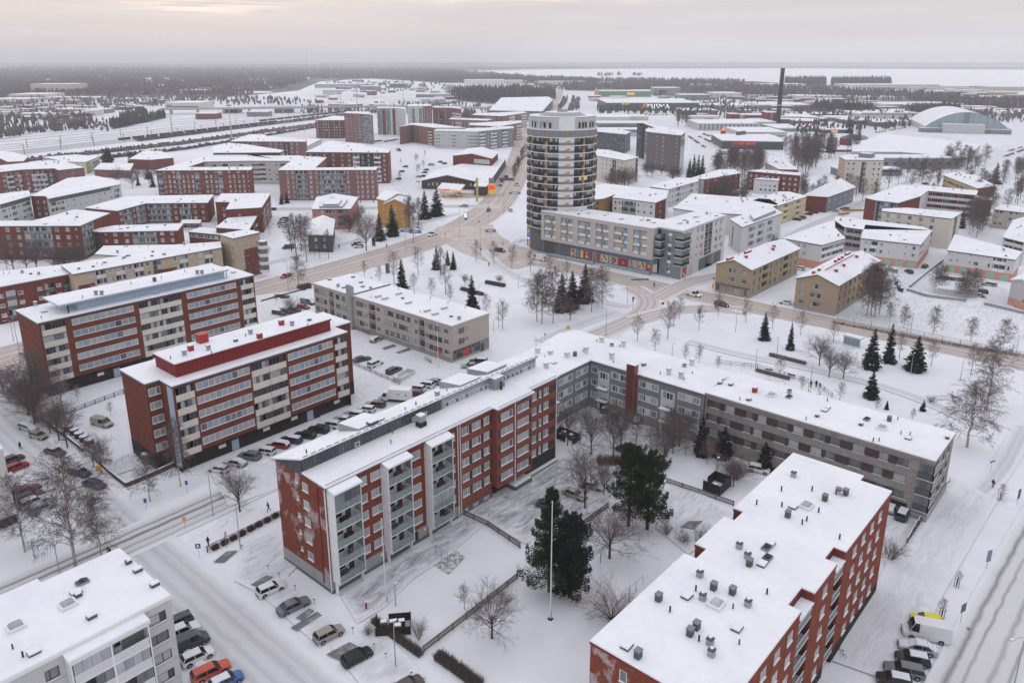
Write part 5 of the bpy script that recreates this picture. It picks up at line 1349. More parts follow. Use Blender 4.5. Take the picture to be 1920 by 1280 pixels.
m=MB();m.box(240,246,176,184,17.4,19.0,WHITEW,SNOW);m.obj('roof_cabin',Sr)

# ================================================================ the blocks of the middle distance
def mid(f,pts,z,wall,label,specs=None,name='apartment_block',**k):
 k.setdefault('vents',4)
 return building(name,label,PP(f,pts,z),z,wall,specs,**k)
def sp(pat,n,pitch=2.9,base=1.0,**k):return dict(pat=pat,n=n,pitch=pitch,base=base,**k)
GRN=mat('lime_panel',(.35,.42,.04),.6)
mid(z4,[(-60,1125),(545,1012),(460,950),(-60,1005)],11.0,BRICK,'brick block with dark grey recesses at the left end of the beige terrace',{0:sp('wEw.wEwE',3,par=CONCD,inner=CONCD,h=1.1)},vents=6,over=.15)
mid(z4,[(548,1018),(1660,818),(1650,775),(460,950)],12.2,BEIGE2,'long beige terrace block with round white balconies behind the blue-roofed block',{0:sp('.wEwEwEwS.wEswEs',4,2.85,1.0,par=WHITEW,strips=[(.5,.66,0,8.6,BRICK),(.02,.12,0,8.4,BRICK)])},vents=16,over=.2,vkinds=('pipe','slopevent','small'))
mid(z5,[(50,960),(150,990),(345,945),(250,925)],15.0,BEIGE2,'beige and brick end tower with rounded white corner balconies',{0:sp('.w.w',4),1:sp('.mm.m',4,2.9,1.2,strips=[(.35,.98,0,10.2,BRICKB)])},vents=2)
for k in range(4):
 g=G(400+362/4,200+965/4,15);o=MB();o.cyl(g.x-.6,g.y-1.2,2.0+2.9*k,3.1+2.9*k,1.7,WHITEP,n=12,top=WHITEP);o.cyl(g.x-.6,g.y-1.2,3.1+2.9*k,4.6+2.9*k,1.55,GL_M,n=12,top=WHITEP)
 o.obj('balcony',[x for x in bpy.data.objects if x.name.startswith('apartment_block') and x.parent is None][-1])
mid(z4,[(715,868),(905,880),(1310,850),(1640,778),(1300,800),(780,808)],7.0,CREAMW,'low beige building with a chimney just behind the beige terrace',{0:sp('.m.m',1,2.9,3.4),1:sp('....',1)},vents=7)
mid(z4,[(0,657),(600,655),(700,610),(820,562),(560,535),(250,620),(-80,622),(-80,657)],13.2,BRICK,'four storey red brick block with glazed grey balcony bay at the left edge',{0:sp('wwBwws',4,3.0,1.2,widths=[1,1,2.6,1,1,.6],par=GREYM,tone='n'),1:sp('BE',4,3.0,1.2,par=GREYM)},vents=7)
mid(z4,[(650,692),(750,702),(1330,690),(1370,642),(860,655)],9.0,BRICK,'small three storey red brick block between taller brick neighbours',{0:sp('S',3,2.8,.2),1:sp('swwBwm',3,2.8,.8,widths=[.7,1,1,2.2,1,.8],par=GREYM)},vents=5)
mid(z4,[(640,520),(880,543),(1090,487),(1555,482),(1600,424),(950,435)],9.4,BRICK,'red brick L shaped block with glazed grey balconies and thin snow eaves',{0:sp('....',3),1:sp('mBmE',3,2.8,.7,par=GREYM,widths=[.6,1.4,.7,1.5]),2:sp('BmBwm',3,2.8,.7,par=GREYM,widths=[3,1,1.4,1,1])},vents=8)
mid(z4,[(0,495),(225,432),(215,392),(-60,425),(-60,505)],11.5,GREYP,'white fronted block with dark attic strip at the left edge',{0:sp('rmDmrB',3,2.9,.8,par=GREYP,strips=[(0,1,9.6,11.2,GREYD)])},vents=2)
mid(z4,[(230,432),(345,432),(365,452),(895,345),(900,318),(700,280),(505,300)],11.0,GREYP,'white and brick block with a long dark attic strip and deep balconies',{0:sp('.m.m',3,2.9,.8,m=BRICK),2:sp('BrmmwwwwwwB',3,2.9,.6,par=GREYP,strips=[(.0,.86,9.2,10.8,GREYD)])},vents=3)
mid(z4,[(0,252),(160,234),(410,224),(440,238),(630,218),(470,170),(380,165),(-60,210),(-60,255)],13.5,BRICKB,'brick block with pale balcony stacks and pink gable at the left',{0:sp('mEEmB',4,2.9,1.0,par=GREYP),1:sp('mEBS',4,2.9,1,par=GREYP),3:sp('..m..',4,m=BRICKP)},vents=6)
mid(z4,[(500,302),(510,330),(620,335),(900,318),(700,280)],10.2,BRICKB,'brick rear wing with a shallow white roof',vents=2)
mid(z4,[(-60,120),(60,175),(175,170),(210,135),(100,105),(-60,90)],8.0,BRICK,'low red brick building at the far left edge',{1:sp('mmm',2)},vents=1)
mid(z4,[(320,140),(500,175),(640,178),(745,135),(560,122)],8.0,CREAMW,'low building with a lime green corner panel beside the railway',{1:sp('wSm',2),2:sp('rS',2,strips=[(.05,.3,0,7.5,GRN)])},vents=3)
mid(z4,[(705,232),(975,240),(1000,188),(755,185)],5.0,BRICKP,'long low mauve shed with a plain snow roof',{0:sp('....',1)},vents=0,cat='shed')
mid(z4,[(970,155),(1130,160),(1300,145),(1210,95),(1080,92)],7.0,BRICKB,'brown brick workshop with a stack beside the railway yard',vents=3,cat='workshop')
mid(z4,[(1170,240),(1880,237),(1893,215),(1400,217),(1530,175),(1520,150),(1540,135)],14.3,BRICKB,'mauve brick block with cream window sills and dark glazed recess',{0:sp('EmqmSqqqS.mqmS.mqmqs'.replace('S','B'),5,2.75,.8,par=GREYM,tone='n')},vents=9)
mid(z4,[(1530,175),(1880,168),(2260,170),(2255,130),(1540,132)],14.3,GREYP,'pale grey courtyard block with dark window strips',{0:sp('mrmBmmrm',4,2.9,1.4,par=GREYP),1:sp('rDmmDrm',4,2.9,1.4,tone='d')},vents=5)
mid(z5,[(0,372),(455,370),(455,392),(130,335),(0,335)],14.5,GREYP,'pale courtyard wing with coloured window frames',{0:sp('rDmmrm',4,2.9,1.2)},vents=2)
mid(z5,[(15,716),(130,717),(98,772),(360,757),(427,652),(60,656)],11.3,BRICK,'red brick block with a stepped snow roof beside bare round trees',{0:sp('.m.',3,2.8,.8),2:sp('....',3),3:sp('mEmEmE',3,2.9,.8,par=GREYM)},vents=6)
mid(z5,[(20,908),(265,925),(330,815),(165,795)],7.5,BRICK,'low brick house with patched snow roof and slatted side',{0:sp('.r.',2),1:sp('mDmD',2,2.9,.7)},vents=6,cat='house')
mid(z4,[(1415,700),(1660,722),(1780,690),(1500,668)],5.0,BRICK,'low brick hall with a ribbon of high windows',{0:sp('rr',1,2.9,2.0)},vents=0,cat='hall')
mid(z4,[(1355,636),(1500,636),(1508,612),(1370,612)],3.2,GREYM,'open sided snow-topped shelter in front of brick block',{0:sp('DD',1,2.8,.1)},vents=0,cat='shelter')
mid(z5,[(487,478),(1217,476),(1230,455),(760,462),(848,384),(640,372)],16.6,BRICKP,'large mauve brick block with grey glazed balcony bays facing the junction',{0:sp('.qqBwqBEBq.nqqq',6,2.65,.5,widths=[.8,.8,.8,1.8,1,.8,1,2,1,.8,.8,.5,.8,.8,.8],par=GREYM,tone='n',h=1.5),1:sp('nn',6,2.65,.5)},vents=10)
mid(z5,[(695,342),(1312,347),(1328,320),(1140,300),(1130,285),(870,258)],19.0,BRICKB,'mauve brick block with broad glass stair bay behind its twin',{0:sp('mBmwwmBSBm',6,2.9,1,widths=[1,1,1,1.5,1,1,1,2,1,1],par=WHITEP,tone='n'),1:sp('mmm',6,2.9,1)},vents=9)
mid(z5,[(125,262),(690,264),(700,248),(620,244),(400,222),(380,212),(270,210)],16.0,BRICKP,'mauve brick block with a green gallery near the railway',{0:sp('.BBrrm.qqnSqq.',5,2.9,1,par=GREYM),1:sp('mm',5)},vents=8)
mid(z5,[(0,348),(500,345),(530,330),(240,285),(110,275),(0,300)],16.0,BRICKB,'mauve brick wing with stacked white corner balconies',{0:sp('........',5),1:sp('EE',5,2.9,1,par=WHITEP)},vents=9)
mid(z5,[(700,300),(810,245),(700,240)],8.0,GREYP,'saw toothed snow roof between mauve brick blocks',vents=0,cat='hall')
for pts,z,w,lab,s0,s1 in (
 ([(765,103),(980,103),(985,75),(900,70)],17.5,BRICKB,'dark striped mauve block beside the railway tracks',sp('mDnBmDnBmD',6,2.8,.6,par=BRICKD),None),
 ([(980,50),(1110,55),(1190,62),(1170,40),(1000,38)],26.5,BRICKP,'tall mauve brick tower with blue-green balcony side',sp('mmmr',9,2.8,.8,tone='d'),sp('EEE',9,2.8,.8,par=GREYM)),
 ([(1225,12),(1362,12),(1440,22),(1440,8),(1240,2)],27,WHITEW,'tall white and brown block with pale green balcony stacks',sp('BmBm',9,2.8,.8,par=GL_G,tone='g',strips=[(.28,.48,0,26,BRICKB),(.85,1,0,26,BRICKB)]),sp('nnm',9,2.8,.8,tone='d')),
 ([(1455,0),(1570,-2),(1640,-5),(1620,-18),(1460,-15)],28,WHITEW,'tall pale green balconied block behind the ochre windowed one',sp('mBmB',9,2.8,.8,par=GL_G,tone='g'),sp('nmm',9,2.8,.8,m=BRICKP)),
 ([(1645,8),(1785,10),(1860,18),(1850,2),(1660,0)],24,BRICKP,'mauve block with central balconies beyond the pale courtyard block',sp('.nBn.',7,2.8,.8,par=BLACKM),sp('BB',7,2.8,.8,par=WHITEP)),
 ([(1395,152),(1490,138),(1655,160),(1890,162),(1640,128),(1490,126)],16.0,BRICKP,'mauve block with ochre window panels beside the snowy square',None,sp('qqqSqqqqDDq',5,2.7,.6,h=1.6,frame=ORANGE)),
 ([(1655,182),(1990,190),(2170,170),(2130,158),(1670,170)],15.0,GREYP,'pale concrete block with scattered dark horizontal windows',sp('rm.rm.rr',4,2.9,1.0,tone='d',h=.9),sp('nBnmSB',4,2.9,1,m=BRICKP)),
 ([(1645,250),(1650,225),(1870,225),(1900,262)],5,GREYP,'low pale building with snow roof beside the square',None,None)):
 d={}
 if s0:d[0]=s0
 if s1:d[1]=s1
 mid(z5,pts,z,w,lab,d,vents=4)
zz=lambda x,y:(640+x/3,y/3)
for pts,z,w,lab,s in (
 ([(775,740),(970,722),(965,712),(850,715)],16,GREYM,'grey balconied block with a corner to the avenue',{0:sp('EmEmEm',5,2.9,1,par=WHITEP)}),
 ([(720,705),(890,712),(1015,690),(1010,680),(900,685),(720,695)],16,BRICKP,'mauve block with ribbon windows, second along the avenue',{0:sp('.rr.rrm',5),1:sp('nBnB',5)}),
 ([(605,672),(820,680),(850,672),(620,662)],14,BRICKP,'mauve block behind trees, third along the avenue',{0:sp('mBmrrm',4)}),
 ([(735,648),(905,655),(1045,635),(1020,628),(750,640)],16,BRICKP,'mauve block far up the avenue beside the dark office roof',{0:sp('m.rrm',5),1:sp('mBmB',5)})):
 mid(zz,pts,z,w,lab,s,vents=5)
mid(zz,[(830,622),(1130,628),(1190,560),(1165,545),(900,550)],12,GREYD,'wide dark office with snow roof terraces far up the avenue',{0:sp('rrrrrrrrr',3,3.4,1)},vents=6,cat='office')
H1,h1r=mid(z5,[(740,770),(1028,768),(1085,682),(900,655),(775,682)],9.4,PINK,'pink rendered house with a tiered snow roof',{0:sp('.mDmDm',3,2.9,.7,par=PINK),1:sp('.s.',3,2.9,.7)},vents=4,cat='house')
m=MB()
for i,(sx,zz0) in enumerate(((.6,9.7),(.4,10.6))):
 pl=[tuple(Vector((208,292)).lerp(Vector(p),sx)) for p in PP(z5,[(740,770),(1028,768),(1085,682),(775,682)],9.4)]
 m.prism(pl if ccw(pl) else pl[::-1],zz0,zz0+.9,GMETAL,SNOWROOF)
m.obj('roof_tier',H1)
building('wooden_house','slate blue wooden house with white cornered windows and a steep snow roof',PP(z5,[(708,958),(889,960),(905,850),(752,845)],7.2),7.2,SLATE,{0:sp('.m.m.',2,2.9,.7,frame=WHITEP,lit=.3),1:sp('.m.',2,2.9,.7)},roof='gable',ridge=1,rise=2.2,hip=2.5,over=.5,fascia=WHITEP,cat='house',plinth=(.7,BROWNP))
y2=PP(z5,[(1232,700),(1285,735),(1440,722),(1472,672),(1290,650)],9.5)
building('timber_house','ochre yellow house with several snow gables beside tall spruces',PP(z5,[(1285,728),(1438,728),(1472,690),(1330,690)],11.5),11.5,OCHRE,{0:sp('.sm.s',3,3.2,1.2),1:sp('.s.',3)},roof='gable',ridge=1,rise=2.0,over=.6,fascia=WHITEP,cat='house')
building('timber_house','ochre rear wing of the gabled house in the bend',PP(z5,[(1230,690),(1290,705),(1460,670),(1350,640)],12.5),12.5,OCHRE,{0:sp('.s',3),3:sp('.m',3)},roof='gable',ridge=0,rise=2.0,over=.6,fascia=WHITEP,cat='house')
zs_=lambda x,y:(780+x/8.53,270+y/8.53)
building('market_hall','dark brick gabled hall with a broad snow roof behind the filling station',[tuple(G(*zs_(90,585),5.2)[:2]),tuple(G(*zs_(925,595),5.2)[:2]),tuple(G(*zs_(1015,485),5.2)[:2]),tuple(G(*zs_(330,420),5.2)[:2])],5.2,BRICKD,{0:sp('.mqqqqqqqm.m',1,2.9,1.5)},roof='gable',ridge=1,rise=3.4,over=.8,fascia=WHITEP,cat='hall')
mid(zs_,[(930,680),(1120,685),(1435,235),(1100,215),(500,385),(500,470),(1015,500)],5.4,BRICKD,'long snow roofed annexe of the market hall with an arcade',{1:sp('qqqqqqqqqqqqqq',1,2.9,1.2)},vents=10,cat='hall')
building('brick_hall','brick hall with stepped gable roof and stone frieze',PP(zs_,[(590,190),(1210,235),(1310,140),(830,80)],10.5),10.5,BRICK,{0:sp('........',1,strips=[(.55,.95,6.5,9.5,GREYP)]),1:sp('..',1)},roof='gable',ridge=1,rise=2.4,over=.6,fascia=WHITEP,cat='hall')
FS=empty('filling_station',(0,0,0));tag(FS,'filling station canopy with lit orange edge in front of the hall','filling station')
cz=5.2;cp=PP(zs_,[(335,712),(705,745),(785,655),(420,625)],cz)
if not ccw(cp):cp=cp[::-1]
place(slab_roof(None,cp,cz,.05,SIGNY,.55,.2).mesh('canopy'),'canopy',FS)
m=MB();m.prism(offset(cp,-.1),cz-.32,cz-.29,SIGNY);m.obj('canopy_underside',FS)
for x,y in ((400,845),(615,845),(440,800),(660,800)):
 g=G(*zs_(x,y));m=MB();m.box(g.x-.3,g.x+.3,g.y-.3,g.y+.3,0,cz-.3,WHITEP);m.obj('pillar',FS)
for x,y in ((450,850),(650,850),(700,790)):
 g=G(*zs_(x,y));m=MB();m.box(g.x-.4,g.x+.4,g.y-.3,g.y+.3,0,1.7,GREYD);m.box(g.x-.35,g.x+.35,g.y-.35,g.y-.3,1.0,1.5,SIGNW);m.obj('fuel_pump',FS)
m=MB();gg=G(*zs_(505,735),5.0);m.box(-2.0,2.0,-.1,0,0,.8,SIGNR);place(m.mesh('brand_band'),'brand_band',FS,mw=wall_mw((gg.x-.4,gg.y+.2),(gg.x+3,gg.y-3.2),4.7))
for (bx,by,w,lab,mt) in ((980,925,1.3,'tall slim yellow price pylon in front of the filling station',0),(1210,830,3.8,'broad orange price pylon beside the avenue',1)):
 g=G(*zs_(bx,by));o=empty('price_pylon',g,-HEAD if False else math.atan2(RT.y,RT.x));tag(o,lab,'sign pylon')
 hh=tall(zs_(bx,by),zs_(bx,545))
 m=MB()
 if mt:m.box(-w/2,w/2,-.25,.25,1.2,hh-3,SIGNY);m.box(-w/2+.3,w/2-.3,-.3,-.25,hh*.35,hh*.6,SIGNR);m.box(-w/2+.3,w/2-.3,-.24,.24,hh-3,hh,GREYM)
 else:m.box(-w/2,w/2,-.25,.25,1.2,hh,mat('mustard_panel',(.5,.38,.12),.6));m.box(-w/2-.05,-w/2+.1,-.26,.26,0,hh,GREYM)
 m.obj('panel',o);m=MB();m.box(-w/2+.1,-w/2+.4,-.2,.2,0,1.2,GREYD);m.box(w/2-.4,w/2-.1,-.2,.2,0,1.2,GREYD);m.obj('leg',o)
mid(z6,[(1010,365),(1245,405),(1350,382),(1130,328),(1000,318)],15.8,CREAMW,'cream block with dark stair strip behind the round tower',{0:sp('S.qqmSmm',5,2.9,.9,stone='d',tone='d'),1:sp('s.s.S',5,2.9,.9,tone='d')},vents=3)
mid(z6,[(1030,188),(1250,210),(1290,190),(1180,165),(1030,165)],15.5,GREYD,'dark clad block behind the round tower',{0:sp('mmmmmmmm',5,2.9,.6,frame=GREYD,tone='d')},vents=5)
mid(z6,[(1340,125),(1385,125),(1450,152),(1450,140),(1370,112)],27,BRICKD,'narrow brown tower block beside the grey one',{0:sp('BB',9,2.8,.8,par=GL_G),1:sp('.',9)},vents=1)
mid(z6,[(1400,178),(1415,190),(1668,218),(1700,190),(1600,165),(1450,140)],25.5,mat('mauve_grey_brick',(.16,.135,.145),.85,.08),'tall slab of mauve grey brick with small square windows',{0:sp('E',8,2.9,1,par=GL_G),1:sp('.sm.s',8,2.9,1,tone='n'),2:sp('EE',8,2.9,1,par=GL_G)},vents=6)
mid(z6,[(1010,660),(1010,700),(1090,690),(1190,655),(1155,682),(1475,722),(1555,688),(1572,632),(1100,580),(1010,600)],10.5,WHITEW,'white courtyard block with yellow framed balconies right of the tower',{0:sp('rr',3),1:sp('D.',3,3,.8,m=WOODY,par=WOODY),2:sp('..',3,m=WOODY),4:sp('mmBBmmm',3,3.0,.8,par=GL_G,posts=ORANGE,tone='d',widths=[.6,.6,1,1,.7,1,.8]),5:sp('.m.',3,3.0,.8,m=BRICK)},vents=4)
mid(z6,[(1440,602),(1575,622),(1800,560),(1790,540),(1640,535),(1500,575)],9.5,WHITEW,'long white block with a row of small square windows',{0:sp('..s.',3),1:sp('mmmDmmmmDmm',3,2.9,.6,tone='d',par=WHITEW)},vents=5)
mid(z8,[(1010,732),(1215,762),(1590,782),(1760,705),(1700,670),(1145,628)],9.5,WHITEW,'white block under a vast plain snow roof with a courtyard',{0:sp('.s...',3),1:sp('........',3)},vents=9)
for i,(lab,pts,z,w,s) in enumerate((
 ('brick and white block screened by bare birches',[(1140,515),(1230,525),(1490,480),(1440,452),(1340,455)],9.5,BRICK,{0:sp('mm',3,m=GREYP),1:sp('mmmmm',3)}),
 ('long red brick block with a projecting white bay',[(1545,465),(1920,497),(1925,480),(1640,455)],11.0,BRICK,{0:sp('wwmwmmwmw',3,3,1)}),
 ('white bay in front of the red brick block',[(1590,522),(1765,535),(1770,522),(1640,514)],8.0,WHITEW,{0:sp('.wwww',3,2.5,.6,tone='d')}),
 ('brick and cream school with a row of roof lights',[(1672,405),(1770,452),(1905,455),(1800,375),(1700,368)],7.5,CREAMW,{0:sp('...',1),1:sp('....',1,m=BRICK)}))):
 mid(z8,pts,z,w,lab,s,vents=6 if i != 3 else 12)
mid(z7,[(848,290),(885,310),(1105,312),(1098,288),(900,280)],19.5,CREAMW,'six storey cream block with faded pink end wall',{0:sp('...',6,m=mat('patchy_pink',(.45,.27,.2),.85,.15,col2=(.5,.4,.34))),1:sp('mm.BB.mm'.replace('BB','S'),6,3.0,.8,tone='d')},vents=2)
m=MB();g=G(1300+985/3.097,200+292/3.097,20);m.box(g.x-2,g.x+5,g.y-5,g.y+2,19.7,22.2,GREYM,SNOW);m.obj('roof_cabin',[x for x in bpy.data.objects if x.name.startswith('apartment_block') and x.parent is None][-1])
building('brick_house','brick house under a frosted red hipped roof',PP(z7,[(650,512),(778,520),(935,465),(800,440)],8.4),8.4,BRICK,{0:sp('....',2),1:sp('wwwww',2,m=GREYM,tone='d')},roof='gable',ridge=1,rise=3.6,hip=4.5,over=.8,fascia=BROWNP,cat='house')
mid(z7,[(345,548),(490,576),(657,522),(560,497),(500,495)],9.5,mat('pale_yellow_plaster',(.55,.45,.27),.8,.05),'pale yellow block with a chimneyed snow roof',{0:sp('....',3),1:sp('mmDmmmDmm',3,2.8,.8)},vents=12,vkinds=('fans','whitebox','small'))
K14,k14r=mid(z7,[(215,655),(285,700),(515,620),(445,578)],11.0,WHITEW,'white block with red backed balcony bays and a curved metal attic',{0:sp('..n',3,m=GREYP,strips=[(.25,.32,1,9,REDMET)]),1:sp('.BsBsB.m',3,3.0,1.0,par=WHITEW,inner=BRICK,widths=[1,1,.6,1,.6,1,.5,1])},vents=2)
m=MB();pl=PP(z7,[(330,622),(350,652),(480,600),(440,580)],12.6);m.prism(pl if ccw(pl) else pl[::-1],11.2,12.6,GMETAL,SNOWROOF);m.obj('attic',K14)
mid(z7,[(1000,530),(1060,545),(1190,560),(1320,520),(1360,490),(1640,515),(1650,490),(1360,462),(1200,455)],12.5,WHITEW,'white gallery block with a brick end and deep dark balconies',{0:sp('.',4,m=BRICK),1:sp('SmS',4,m=GREYM),2:sp('....',4,m=BRICK),4:sp('DDD',4,2.9,.7,par=WHITEW,inner=REDMET)},vents=8)
mid(z7,[(1455,400),(1650,475),(1755,460),(1600,385),(1500,385)],8.5,mat('banded_tan',(.42,.32,.2),.8,.06),'long sloped roof block with a line of round roof vents',{0:sp('rrrrrrrr',2,3.2,1,tone='d',frame=ORANGE),1:sp('..',2,m=BRICK)},vents=8,vkinds=('fan','fan'))
mid(z7,[(1600,545),(1735,545),(1735,525),(1640,520)],8.0,BRICKD,'brown brick block partly hidden by birches',{0:sp('.wm.',3,2.7,.6)},vents=2)
mid(z7,[(1095,607),(1500,652),(1556,617),(1240,590),(1100,595)],12.6,CREAMW,'plain cream block with widely spaced windows',{0:sp('wwwww.',4,2.9,.8,tone='n',frame=GREYM),1:sp('.S.',4,2.9,.8)},vents=5)
mid(z7,[(1745,597),(1925,617),(1935,590),(1800,572)],8.5,BEIGE,'grey beige block with pale window fields at the right edge',{0:sp('ww.ww.',3,2.7,.6,tone='d')},vents=3)
for lab,pts,s in (
 ('white gable ended block with glazed corner bays and peach plinth',[(520,765),(745,805),(880,765),(820,705),(820,660),(760,680)],{0:sp('..ww..',3,2.6,.8),1:sp('BB',3,2.6,.5,par=WHITEP)}),
 ('white block with mint garage doors beside the gallery',[(975,765),(1318,803),(1383,722),(1000,690)],{0:sp('mBms.sm',2,2.7,3.4,par=WHITEP,tone='d'),1:sp('B..',2,2.7,3.4,par=WHITEP)}),
 ('white block with peach plinth and glazed balconies facing the car park',[(1478,835),(1868,890),(1905,845),(1520,745)],{0:sp('ms.sw.nBBn',2,2.7,3.0,par=WHITEP,tone='d'),1:sp('..',2)})):
 r_,f_=mid(z7,pts,9.2 if 'facing' not in lab else 8.0,WHITEW,lab,s,vents=4,plinth=None)
 pl=PP(z7,pts,9.2 if 'facing' not in lab else 8.0);
 for i in (0,1):
  a,b=(pl[i],pl[i+1]) if ccw(pl) else (pl[i+1],pl[i])
  L=(Vector(b)-Vector(a)).length;m=MB();m.box(0,L,-.04,0,0,2.9,PEACH)
  if i==0 and 'gable' not in lab:
   n_=int(L/3.6)
   for j in range(n_):m.box(.6+j*L/n_,.6+j*L/n_+2.6,-.07,-.04,.1,2.3,MINT)
  place(m.mesh('plinth'),'plinth',r_,mw=wall_mw(a,b,0))
gpl=PP(z7,[(820,660),(880,700),(985,715),(1380,722),(1330,700),(830,640)],9.2)
building('gallery_block','rear wing with dark red access galleries joining the white blocks',gpl,9.2,WHITEW,{0:sp('D',3,2.8,.6,inner=REDMET,par=GREYP),1:sp('DD',3,2.8,.6,inner=REDMET,par=GREYP)},vents=4,cat='apartment block')
mid(z7,[(1800,760),(1925,790),(1935,640),(1860,660)],9.0,WHITEW,'white gallery block with stepped snow roof at the right edge',{0:sp('DD',3,inner=REDMET,par=WHITEW)},vents=3)
building('gabled_house','pale grey gabled house with peach foot cut by the right edge',[tuple(G(1897,525,8.0)[:2]),tuple(G(1935,538,8)[:2]),tuple(G(1975,520,8)[:2]),tuple(G(1935,508,8)[:2])],8.0,GREYP,{0:sp('.m',2)},roof='gable',ridge=1,rise=1.2,over=.4,fascia=WHITEP,cat='house',plinth=(2.6,PEACH))
# ================================================================ far town, works and woods
fr=random.Random(5)
def bigbox(name,label,cat,c,w,d,h,rz,wall,strips=(),vents=0,group=None,roofm=None,fascia=GREYP):
 """hall: w along its front, d deep; the front faces the view when rz = 0 in the viewer frame"""
 root=empty(name,(c.x,c.y,0),rz);tag(root,label,cat,group)
 m=MB();m.box(-w/2,w/2,0,d,0,h,wall)
 for u0,u1,v0,v1,mt in strips:m.box(-w/2+u0*w,-w/2+u1*w,-.12,0,v0,v1,mt)
 m.obj('wall',root)
 r=place(slab_roof(None,[(-w/2,0),(w/2,0),(w/2,d),(-w/2,d)],h,.3,fascia,.5,.3).mesh('roof'),'roof',root)
 for _ in range(vents):vent(r,fr.uniform(-w/2+2,w/2-2),fr.uniform(2,d-2),h+.3,fr.choice(('hatch','fan','fand')))
 return root
VA=math.atan2(RT.y,RT.x)     # a front squarely across the view
def span(x0,x1,y):a,b=G(x0,y),G(x1,y);return (a+b)/2,(b-a).length,math.atan2((b-a).y,(b-a).x)
def hall(x0,x1,y,yt,depth,wall,label,name='industrial_hall',dy=0.0,**k):
 """front edge between two ground points of the photograph; the front's top gives the height"""
 a,b=G(x0,y),G(x1,y+dy);c=(a+b)/2
 h=min(30,tall(((x0+x1)/2,y+dy/2),((x0+x1)/2,yt)))
 return bigbox(name,label,k.pop('cat','industrial hall'),c,(b-a).length,depth,h,math.atan2((b-a).y,(b-a).x),wall,**k)
REDW=mat('dull_red_cladding',(.20,.03,.035),.7,.1)
TEAL=mat('pale_teal_cladding',(.30,.37,.39),.6,.05)
GRNC=mat('green_cladding',(.12,.26,.14),.6,.08)
DKW=mat('charcoal_cladding',(.07,.075,.08),.6,.1)
RIB=lambda v0,v1,m=GL_D:(.04,.96,v0,v1,m)
